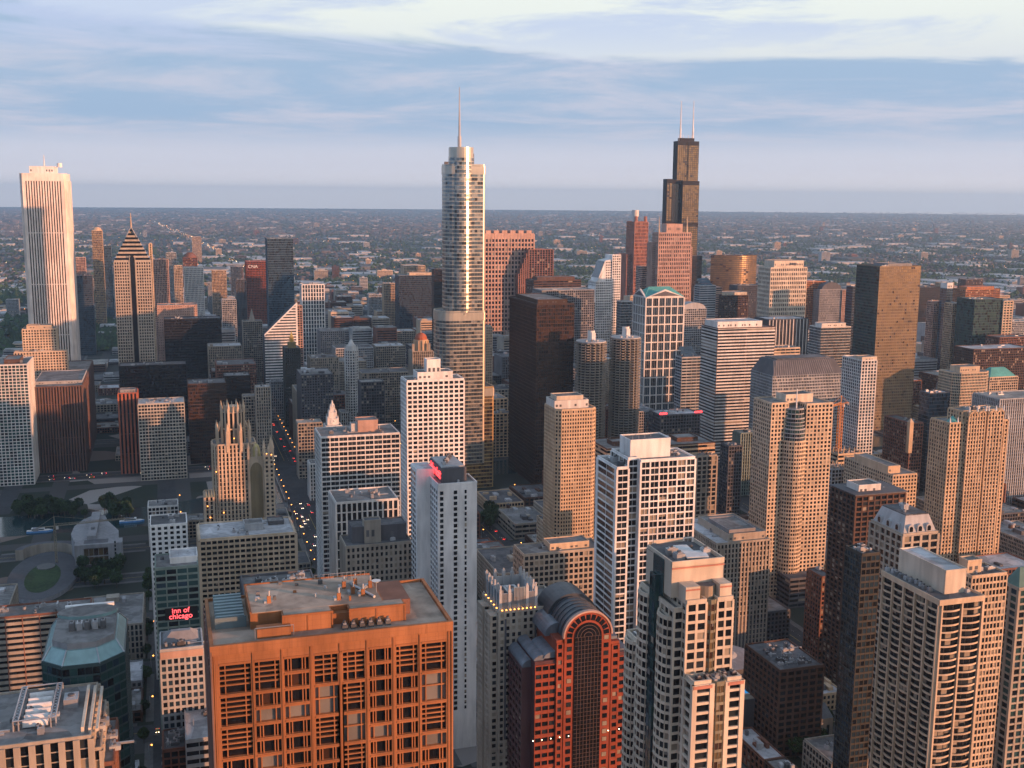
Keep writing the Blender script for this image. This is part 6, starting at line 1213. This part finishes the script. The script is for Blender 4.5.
# ------------------------------------------------------------------ city fabric: blocks filled with lower buildings
def free(u0, u1, v0, v1, mgn=3):
    for (a, c, e, g) in FOOT:
        if u0 < c+mgn and u1 > a-mgn and v0 < g+mgn and v1 > e-mgn: return False
    return True
FOOT.append((pu-36, pu+36, pv-64, pv+64)); FOOT.append((pu2-38, pu2+38, pv2-10, pv2+40))
blocks = []
ew = [EW_ST[0][0]-120]+[v for v, _ in EW_ST]; ehw = [9]+[h for _, h in EW_ST]
nsx = sorted([(u, hw) for u, hw, _ in NS_ST]); nsx = [(-460, 9), (-310, 9)]+nsx+[(1860, 9), (2000, 9), (2150, 9), (2300, 9)]
rnd = random.Random(11)
cand = []
for i in range(len(nsx)-1):
    for j in range(len(ew)-1):
        a, c = nsx[i][0]+nsx[i][1]+6, nsx[i+1][0]-nsx[i+1][1]-6; e, g = ew[j]+ehw[j]+5, ew[j+1]-ehw[j+1]-5
        if c-a < 20 or g-e < 20: continue
        if 1062 <= ew[j] < 1262: e, g = 1232, 1249   # river strip
        if g-e < 14: continue
        nx = max(1, round((c-a)/38)); ny = max(1, round((g-e)/42))
        for p in range(nx):
            for q_ in range(ny):
                x0, x1 = a+(c-a)*p/nx+.6, a+(c-a)*(p+1)/nx-.6; y0, y1 = e+(g-e)*q_/ny+.6, e+(g-e)*(q_+1)/ny-.6
                cand.append((x0, x1, y0, y1))
fill = []
def fits(x, w_, y, sc):
    pass
for (x0, x1, y0, y1) in cand:
    for _try in range(3):
        if free(x0, x1, y0, y1): break
        # shrink toward one side
        k = rnd.random()
        if k < .5: x1 = x0+(x1-x0)*.6
        else: y0 = y1-(y1-y0)*.6
    if not free(x0, x1, y0, y1) or x1-x0 < 9 or y1-y0 < 9: continue
    um, vm = (x0+x1)/2, (y0+y1)/2
    pr_ = proj(um, vm, 15)
    if not (-60 < pr_[0] < 1090) or pr_[1] > 800 or vm < 330: continue
    loop = 1240 < vm < 2600 and 60 < um < 1030
    if loop: h = rnd.choice([30, 38, 46, 55, 64, 76, 88])*rnd.uniform(.8, 1.15)
    elif vm < 1150: h = rnd.choice([7, 10, 12, 16, 20, 26, 32])*rnd.uniform(.8, 1.2)
    elif um < 40 and vm > 1240: h = rnd.choice([6, 10, 14]); 
    else: h = rnd.choice([12, 18, 26, 36, 50])*rnd.uniform(.8, 1.2)
    if um < 110 and 1025 < vm < 1245: continue
    if um < 60 and vm > 1550 and rnd.random() < .5: continue
    if um < 115 and 560 < vm < 1250 and um > -30: h = min(h, 14)
    if 480 < vm < 900 and 350 < um < 520: h = min(h, 22)
    if h < 9 and rnd.random() < .35 and vm > 600: continue    # car parks and yards stay open
    fill.append((pr_[2], x0, x1, y0, y1, h))
fill.sort()
print('fill', len(fill))
fcol = [('brick', 'red brick'), ('brick', 'dark brick'), ('stone', 'grey stone'), ('beige', 'beige stone'), ('lgrey', 'pale grey'), ('dgrey', 'dark grey'), ('tan', 'tan'), ('cream', 'cream'), ('brown', 'brown'), ('grey', 'grey concrete')]
named = [(o.location.x, o.location.y, o['label']) for o in SC.objects if o.parent is None and 'label' in o]
def near_label(u, v):
    best = min(named, key=lambda n: (n[0]-u)**2+(n[1]-v)**2); s = best[2]
    for cut in (' with ', ' beside ', ' behind ', ' before ', ' on ', ' at ', ' right of', ' left of', ',', ' in front', ' between', ' cut by', ' joined', ' by ', ' directly', ' below', ' above', ' just', ' of ', ' against', ' under', ' tucked', ' near', ' stepping'):
        s = s.split(cut)[0]
    dx, dy = u-best[0], v-best[1]
    rel = ('behind' if dy > 0 else 'in front of') if abs(dy) > abs(dx) else ('right of' if dx > 0 else 'left of')
    return rel+' the '+s
used = {}
restmb = MB()
for i, (d, x0, x1, y0, y1, h) in enumerate(fill):
    key, word = rnd.choice(fcol)
    if i < 290:
        size = 'low' if h < 13 else 'mid-rise' if h < 40 else 'tall'
        lab = f"{size} {word} block {near_label((x0+x1)/2, (y0+y1)/2)}"; lab = ' '.join(lab.split()[:16])
        B = Bld('low_building' if h < 20 else 'city_building', lab, 'building', (x0+x1)/2, (y0+y1)/2, key, rnd.choice(['dark', 'off', 'home', 'dark']), group='ordinary city blocks between the towers', near=False)
        st = rnd.choice(['grid', 'fine', 'punch', 'vert', 'ribbon', 'big'])
        B.block(rect(x0, x1, y0, y1), 0, h, st, roof=rnd.choice([0, 0, 1, 1, 2, 3]), units=0, parapet=1.0)
        for _ in range(rnd.randint(2, 7) if d < 1600 else rnd.randint(1, 3)):
            sx_, sy_ = rnd.uniform(1.5, (x1-x0)*.22), rnd.uniform(1.5, (y1-y0)*.22); ux, uy = rnd.uniform(x0+1.2, x1-sx_-1.2), rnd.uniform(y0+1.2, y1-sy_-1.2); hh = MB(); hh.box(ux, ux+sx_, uy, uy+sy_, h+.2, h+.2+rnd.uniform(1, 3.6), rnd.choice([M_UNIT, ROOFS[1], ROOFS[3], W(key)]))
            B.part('rooftop_unit', hh)
        if d < 1500 and rnd.random() < .3:
            q = MB(); tx, ty = rnd.uniform(x0+4, x1-4), rnd.uniform(y0+4, y1-4)
            for sx_ in (-1, 1):
                for sy_ in (-1, 1): q.tube((tx+sx_*1.2, ty+sy_*1.2, h), (tx+sx_*1.2, ty+sy_*1.2, h+3.5), .12, M_METAL, n=4)
            q.prism(circ(tx, ty, 1.8, n=12), h+3.5, h+6.6, W('brown')); q.frus(circ(tx, ty, 1.9, n=12), h+6.6, circ(tx, ty, .1, n=12), h+7.8, W('dgrey')); B.part('water_tank', q)
        B.finish()
    else:
        B_ = restmb; mt = W(key); B_.box(x0, x1, y0, y1, 0, h, mt); B_.box(x0+.5, x1-.5, y0+.5, y1-.5, h-.1, h+.1, rnd.choice(ROOFS))
        for f in range(int(h/4)):
            B_.box(x0+1, x1-1, y0-.12, y0-.02, f*4+1.3, f*4+3.0, G_DARK)
        B_.box(x0+3, x0+3+(x1-x0)*.3, y0+4, y0+4+(y1-y0)*.3, h+.1, h+2.5, rnd.choice([M_UNIT, mt]))
if not restmb.empty(): o = restmb.build('distant_city_blocks'); tag(o, 'the many ordinary blocks filling the far streets between the towers', 'buildings', kind='stuff')

# ------------------------------------------------------------------ the plain to the horizon
rng = np.random.default_rng(5)
def scatter(n, vmin, vmax, pw=1.0):
    t = rng.random(n); v = (vmin**-pw+(vmax**-pw-vmin**-pw)*t)**(-1/pw)
    s = rng.random(n)*1.16-.08; a = R(17.2)+np.arctan((s*1024-512)/1134.0); return v*np.tan(a)/1.0, v
def patchy(u, v): return np.sin(u/610+2*np.sin(v/870))*np.sin(v/1050+1.3*np.sin(u/940))+.5*np.sin(u/230+v/310)*np.sin(v/190-u/400)
def inside(u, v):
    return (u > -500) & (u < 2000) & (v < 3350)
PAL = [wallmat(c, .9, .35) for c in ((.12, .10, .09), (.09, .07, .07), (.17, .17, .17), (.44, .44, .44), (.08, .085, .09), (.19, .15, .13), (.055, .06, .07))]
def field(name, n, vmin, vmax, smin, smax, hmin, hmax, label, snap=True, pal=PAL, probs=None, pw=1.0):
    u, v = scatter(n, vmin, vmax, pw); ok = ~inside(u, v); u, v = u[ok], v[ok]
    if snap:
        kp = patchy(u, v) > -.28; u, v = u[kp], v[kp]
        u = np.round(u/50)*50+rng.uniform(10, 36, len(u)); ph = v % 122; v = v-ph+np.clip(ph, 16, 105)
    g = MB(); pr = np.array(probs if probs else [1/len(pal)]*len(pal)); ci = rng.choice(len(pal), len(u), p=pr/pr.sum())
    for x, y, k in zip(u, v, ci):
        sx_, sy_ = rng.uniform(smin, smax), rng.uniform(smin, smax); g.box(x, x+sx_, y, y+sy_, 0, rng.uniform(hmin, hmax), pal[k])
    o = g.build(name); tag(o, label, 'houses', kind='stuff'); return o
field('distant_houses', 42000, 2300, 12000, 6, 15, 4, 9, 'sea of low houses stretching over the plain behind the city', probs=[3, 3, 3, .7, 3, 3, 2])
field('distant_warehouses', 650, 3000, 26000, 50, 170, 7, 14, 'long pale warehouse roofs scattered far over the plain', snap=False, pal=PAL[2:4]+[PAL[0], PAL[4]], probs=[2, 6, 1, 1])
field('distant_far_houses', 12000, 9000, 27000, 20, 50, 6, 14, 'faint low buildings merging into the horizon', snap=False, pw=.8, probs=[3, 3, 3, .6, 3, 3, 2])
# a few dozen bigger blocks out on the plain, each one a thing
cnt = 0
for k in range(2000):
    if cnt >= 90: break
    uu, vv = scatter(1, 2700, 14000, .9); uu, vv = float(uu[0]), float(vv[0])
    if bool(inside(np.array(uu), np.array(vv))): continue
    if vv < 3600 and uu < 200: continue
    hgt = rnd.choice([18, 24, 30, 38, 50]); wdt = rnd.uniform(20, 60); key, word = rnd.choice(fcol); xx = proj(uu, vv, hgt)[0]
    if not 0 < xx < 1024: continue
    q = MB(); mt = W(key); q.box(uu, uu+wdt, vv, vv+wdt*.6, 0, hgt, mt)
    for f in range(int(hgt/4.5)): q.box(uu+1, uu+wdt-1, vv-.3, vv-.05, f*4.5+1.4, f*4.5+3.4, G_DARK)
    q.box(uu+wdt*.3, uu+wdt*.6, vv+3, vv+wdt*.4, hgt, hgt+4, mt)
    o = q.build('outlying_block', None, (uu, vv, 0)); tag(o, f"{word} block standing out on the plain, {'left' if xx < 340 else 'middle' if xx < 680 else 'right'} part of the far view", 'building', 'scattered blocks out on the plain'); cnt += 1
# trees on the plain, as clumps of leaf faces
LEAF = [wallmat(c, .95, .4) for c in ((.035, .06, .02), (.05, .085, .028), (.028, .045, .02))]
def clumps(name, pts, rmin, rmax, label):
    g = MB(); V = []; Fc = []
    base_v = np.array([(1, 0, 0), (.3, .95, .1), (-.8, .6, -.1), (-.8, -.6, .1), (.3, -.95, -.1), (0, 0, 1.0), (0, 0, -.4)])
    fcs = [(0, 1, 5), (1, 2, 5), (2, 3, 5), (3, 4, 5), (4, 0, 5), (1, 0, 6), (2, 1, 6), (3, 2, 6), (4, 3, 6), (0, 4, 6)]
    for (x, y) in pts:
        r = rng.uniform(rmin, rmax); an = rng.uniform(0, 6.28); c_, s_ = math.cos(an), math.sin(an); j = rng.uniform(.7, 1.3, (7, 1))
        b_ = base_v*j*r; vv = [(x+p[0]*c_-p[1]*s_, y+p[0]*s_+p[1]*c_, r*.8+p[2]) for p in b_]
        g.mesh(vv, fcs, LEAF[rng.integers(3)])
    o = g.build(name); tag(o, label, 'trees', kind='stuff'); return o
u, v = scatter(40000, 2300, 13000, 1.0); ok = ~inside(u, v) & ((patchy(u, v) < .05) | (rng.random(len(u)) < .25)); clumps('distant_trees', list(zip(u[ok], v[ok])), 5, 11, 'street trees and groves between the low houses of the plain')
P = []
for _ in range(900):
    x, y = atz(rng.uniform(60, 125), rng.uniform(322, 352)); P.append((x, y))
for _ in range(500):
    x, y = atz(rng.uniform(318, 392), rng.uniform(279, 305)); P.append((x, y))
for _ in range(260):
    x, y = atz(rng.uniform(0, 60), rng.uniform(318, 352)); P.append((x, y))
clumps('park_woodland', P, 5, 9, 'wooded strips of the parks beyond the towers')
# far street lights
g = MB(); u, v = scatter(650, 3000, 16000, .9)
for x, y in zip(u, v):
    r = .4+y/12000; g.frus(circ(x, y, r, n=6), 9, circ(x, y, r*.5, n=6), 9+r*1.6, M_LAMP if rng.random() < .7 else M_LAMPW)
for k in range(130):
    a = rng.random(); pts = [(262, 285), (240, 266), (212, 249), (186, 236), (165, 227), (150, 221)]; i = int(a*5); f = a*5-i
    px, py = pts[i][0]+(pts[i+1][0]-pts[i][0])*f, pts[i][1]+(pts[i+1][1]-pts[i][1])*f; x, y = atz(px+rng.uniform(-3, 3), py); r = .4+y/11000; g.frus(circ(x, y, r, n=6), 9, circ(x, y, r*.5, n=6), 9+r*1.6, M_LAMP if rng.random() < .5 else M_LAMPW)
o = g.build('distant_street_lights'); tag(o, 'pinpoint street lights scattered over the far plain and along the expressway', 'lights', kind='stuff')

# ------------------------------------------------------------------ street lamps, cars, trees
def copy_tree(o, parent=None):
    c = o.copy(); COL.objects.link(c); c.parent = parent
    for ch in [x for x in KIDS.get(o.name, [])]: copy_tree(ch, c)
    return c
KIDS = {}
def reg(root):
    for ch in root.children_recursive+[root]: KIDS[ch.name] = list(ch.children)
lamp = empty('street_lamp', (0, 0, 0)); q = MB(); q.tube((0, 0, 0), (0, 0, 8.6), .12, M_METAL); q.tube((0, 0, 8.6), (1.6, 0, 9.0), .08, M_METAL); q.build('pole', lamp); q = MB(); q.frus(circ(1.6, 0, .45, n=10), 8.4, circ(1.6, 0, .25, n=10), 8.9, M_LAMP); q.build('lamp_head', lamp)
bpy.context.view_layer.update(); reg(lamp)
spots = []
def isdark(v): return True
for k in range(44): v = 640+k*24.5; spots.append((122-17, v, 'avenue', 0)); spots.append((122+17, v+9, 'avenue', 1))
for k in range(22): spots.append((-8+(11 if k % 2 else -11), 470+k*31, 'left side street', 0))
for (u, hw, nm) in ((272, 12, 'street west of the avenue'), (408, 13, 'street before the round towers'), (545, 12, 'street'), (668, 12, 'street')):
    for k in range(20): spots.append((u+(hw if k % 2 else -hw), 560+k*46, nm, k % 2))
for (v, hw) in EW_ST[4:16]:
    for k in range(9): spots.append((150+k*92, v+hw+1, 'cross street', 0))
lab_l = {'avenue': 'orange street lamp along the wide avenue by the gothic tower', 'left side street': 'orange street lamp along the side street by the green glass block'}
vis = [s for s in spots if -5 < proj(s[0], s[1], 9)[0] < 1030 and 200 < proj(s[0], s[1], 9)[1] < 775][:300]
for i, (x, y, nm, w_) in enumerate(vis):
    o = lamp if i == 0 else copy_tree(lamp); o.location = (x, y, .15); o.rotation_euler = (0, 0, math.pi if w_ else 0); tag(o, lab_l.get(nm, 'orange street lamp between the blocks of the streets right of the avenue'), 'street lamp', 'orange street lamps')
def make_car(mt):
    r_ = empty('car', (0, 0, 0)); q = MB(); q.prismu([(-2.2, .35), (2.2, .35), (2.25, .8), (1.3, .95), (-1.9, 1.0), (-2.25, .85)], -.88, .88, mt); q.build('body', r_)
    q = MB(); q.prismu([(-1.8, .98), (1.1, .96), (.5, 1.48), (-1.2, 1.48)], -.78, .78, G_DARK); q.box(-.74, .74, -1.15, .45, 1.47, 1.53, mt); q.build('cabin', r_)
    for sx_ in (-1, 1):
        for sy_ in (-1, 1): q = MB(); q.tube((sx_*.7, sy_*1.4, .33), (sx_*.9, sy_*1.4, .33), .33, W('black'), n=10); q.build('wheel', r_)
        q = MB(); q.box(sx_*.7-.22, sx_*.7+.22, -2.36, -2.2, .6, .85, M_RED); q.build('tail_light', r_)
        q = MB(); q.box(sx_*.7-.18, sx_*.7+.18, 2.2, 2.32, .5, .8, M_HEAD); q.build('headlight', r_)
    return r_
CC = [('white', wallmat((.6, .6, .6), .3)), ('black', wallmat((.02, .02, .02), .3)), ('silver', wallmat((.35, .36, .38), .3, .2, .5)), ('red', wallmat((.35, .03, .03), .3)), ('blue', wallmat((.04, .08, .25), .3)), ('yellow', wallmat((.6, .4, .04), .3))]
protos = [(n_, make_car(mt)) for n_, mt in CC]; bpy.context.view_layer.update()
for _, p in protos: reg(p)
first = {n_: True for n_, _ in CC}
ci = 0
def put_car(x, y, ang, where):
    n_, p = rnd.choice(protos)
    o = p if first[n_] else copy_tree(p); first[n_] = False
    o.location = (x, y, .03); o.rotation_euler = (0, 0, ang); tag(o, f'{n_} car {where}', 'car', 'cars in the streets')
for k in range(80):
    s = rnd.choice([-1, 1]); v = rnd.uniform(560, 1500); u = 122+s*rnd.choice([3.5, 7.5, 11.5])
    if 1095 < v < 1255: continue
    put_car(u, v, 0 if s > 0 else math.pi, 'driving on the wide lamp-lined avenue')
for k in range(34): s = rnd.choice([-1, 1]); put_car(-8+s*rnd.choice([2.5, 6.8]), rnd.uniform(450, 1060), 0 if s > 0 else math.pi, 'on the side street at the left')
for (u, hw) in ((272, 10), (408, 11), (545, 10)):
    for k in range(22): s = rnd.choice([-1, 1]); v_ = rnd.uniform(560, 1090); put_car(u+s*rnd.choice([2.5, 6.5]), v_, 0 if s > 0 else math.pi, 'in a shaded street right of the avenue')
for k in range(26): put_car(rnd.uniform(-160, 100), 1262+rnd.choice([-8, -4, 4, 8]), math.pi/2, 'on the riverside drive')
for n_, p in protos:
    if first[n_]: put_car(-8+3, 700, 0, 'on the side street at the left')
def make_tree(sd):
    r_ = empty('street_tree', (0, 0, 0)); rr = random.Random(sd); q = MB(); BK_ = wallmat((.07, .05, .035)); q.tube((0, 0, 0), (0, 0, 3.6), .28, BK_, .18)
    for k in range(5): a = k*1.3; q.tube((0, 0, 2.8+.2*k), (1.8*math.cos(a), 1.8*math.sin(a), 5+.3*k), .12, BK_, .05, n=5)
    q.build('trunk', r_); g = MB()
    for k in range(420):
        a, e = rr.uniform(0, 6.28), rr.uniform(-1, 1); rad = 3.3*rr.uniform(.45, 1)**.5; cx0 = rad*math.cos(a)*math.sqrt(1-e*e); cy0 = rad*math.sin(a)*math.sqrt(1-e*e); cz0 = 5.8+rad*.85*e+rr.uniform(-.4, .4)
        d1 = Vector((rr.uniform(-1, 1), rr.uniform(-1, 1), rr.uniform(-1, 1))).normalized()*rr.uniform(.3, .65); d2 = d1.orthogonal().normalized()*d1.length; c0 = Vector((cx0, cy0, cz0))
        g.poly([tuple(c0+d1), tuple(c0+d2), tuple(c0-d1), tuple(c0-d2)], LEAF[rr.randrange(3)])
    g.build('crown', r_); return r_
trees = [make_tree(s) for s in (1, 2, 3)]; bpy.context.view_layer.update()
for t_ in trees: reg(t_)
tfirst = [True]*3
def put_tree(x, y, s, where, z_=.1):
    k = rnd.randrange(3); o = trees[k] if tfirst[k] else copy_tree(trees[k]); tfirst[k] = False; o.location = (x, y, z_); o.scale = (s, s, s*rnd.uniform(.9, 1.15)); o.rotation_euler = (0, 0, rnd.uniform(0, 6.28)); tag(o, where, 'tree', 'street trees')
for k in range(30): put_tree(-8+rnd.choice([-14, 13.5]), 500+k*14+rnd.uniform(-3, 3), rnd.uniform(.9, 1.5), 'leafy tree along the side street by the green glass block')
for k in range(26): put_tree(122+rnd.choice([-20, 20]), 600+k*19, rnd.uniform(.8, 1.2), 'leafy tree along the lamp-lined avenue')
for k in range(22): x, y = atz(rnd.uniform(78, 122), rnd.uniform(570, 590)); put_tree(x, y, rnd.uniform(1, 1.6), 'leafy tree before the rounded riverside hall')
for k in range(60): x, y = atz(rnd.uniform(15, 130), rnd.uniform(507, 519)); put_tree(x, y, rnd.uniform(1, 1.6), 'leafy tree on the far river bank')
for k in range(14): x, y = atz(rnd.uniform(476, 500), rnd.uniform(515, 530)); put_tree(x, y, rnd.uniform(1.1, 1.7), 'leafy tree at the foot of the silvery skyscraper')
for k in range(12): x, y = atz(rnd.uniform(790, 850), rnd.uniform(725, 760)); put_tree(x, y, rnd.uniform(1, 1.6), 'leafy tree round the dark stone church')
# ------------------------------------------------------------------ haze
hz = MB(); hz.box(-31500, 31500, -31500, 31500, -1.5, 560, plain('haze_box', (1, 1, 1))); ho = hz.build('haze'); ho['kind'] = 'stuff'; ho['label'] = 'thin blue evening haze over the whole city and plain'; ho['category'] = 'haze'
hm = bpy.data.materials.new('haze'); hm.use_nodes = True; t_ = hm.node_tree; t_.nodes.clear(); pv_ = N(t_, 'ShaderNodeVolumePrincipled'); pv_.inputs['Density'].default_value = HAZE; pv_.inputs['Color'].default_value = (.52, .76, 1.0, 1); pv_.inputs['Anisotropy'].default_value = 0.55
ou = N(t_, 'ShaderNodeOutputMaterial'); t_.links.new(pv_.outputs[0], ou.inputs['Volume']); ho.data.materials.clear(); ho.data.materials.append(hm)
# ids of repeats take the same base name with the program's own suffix
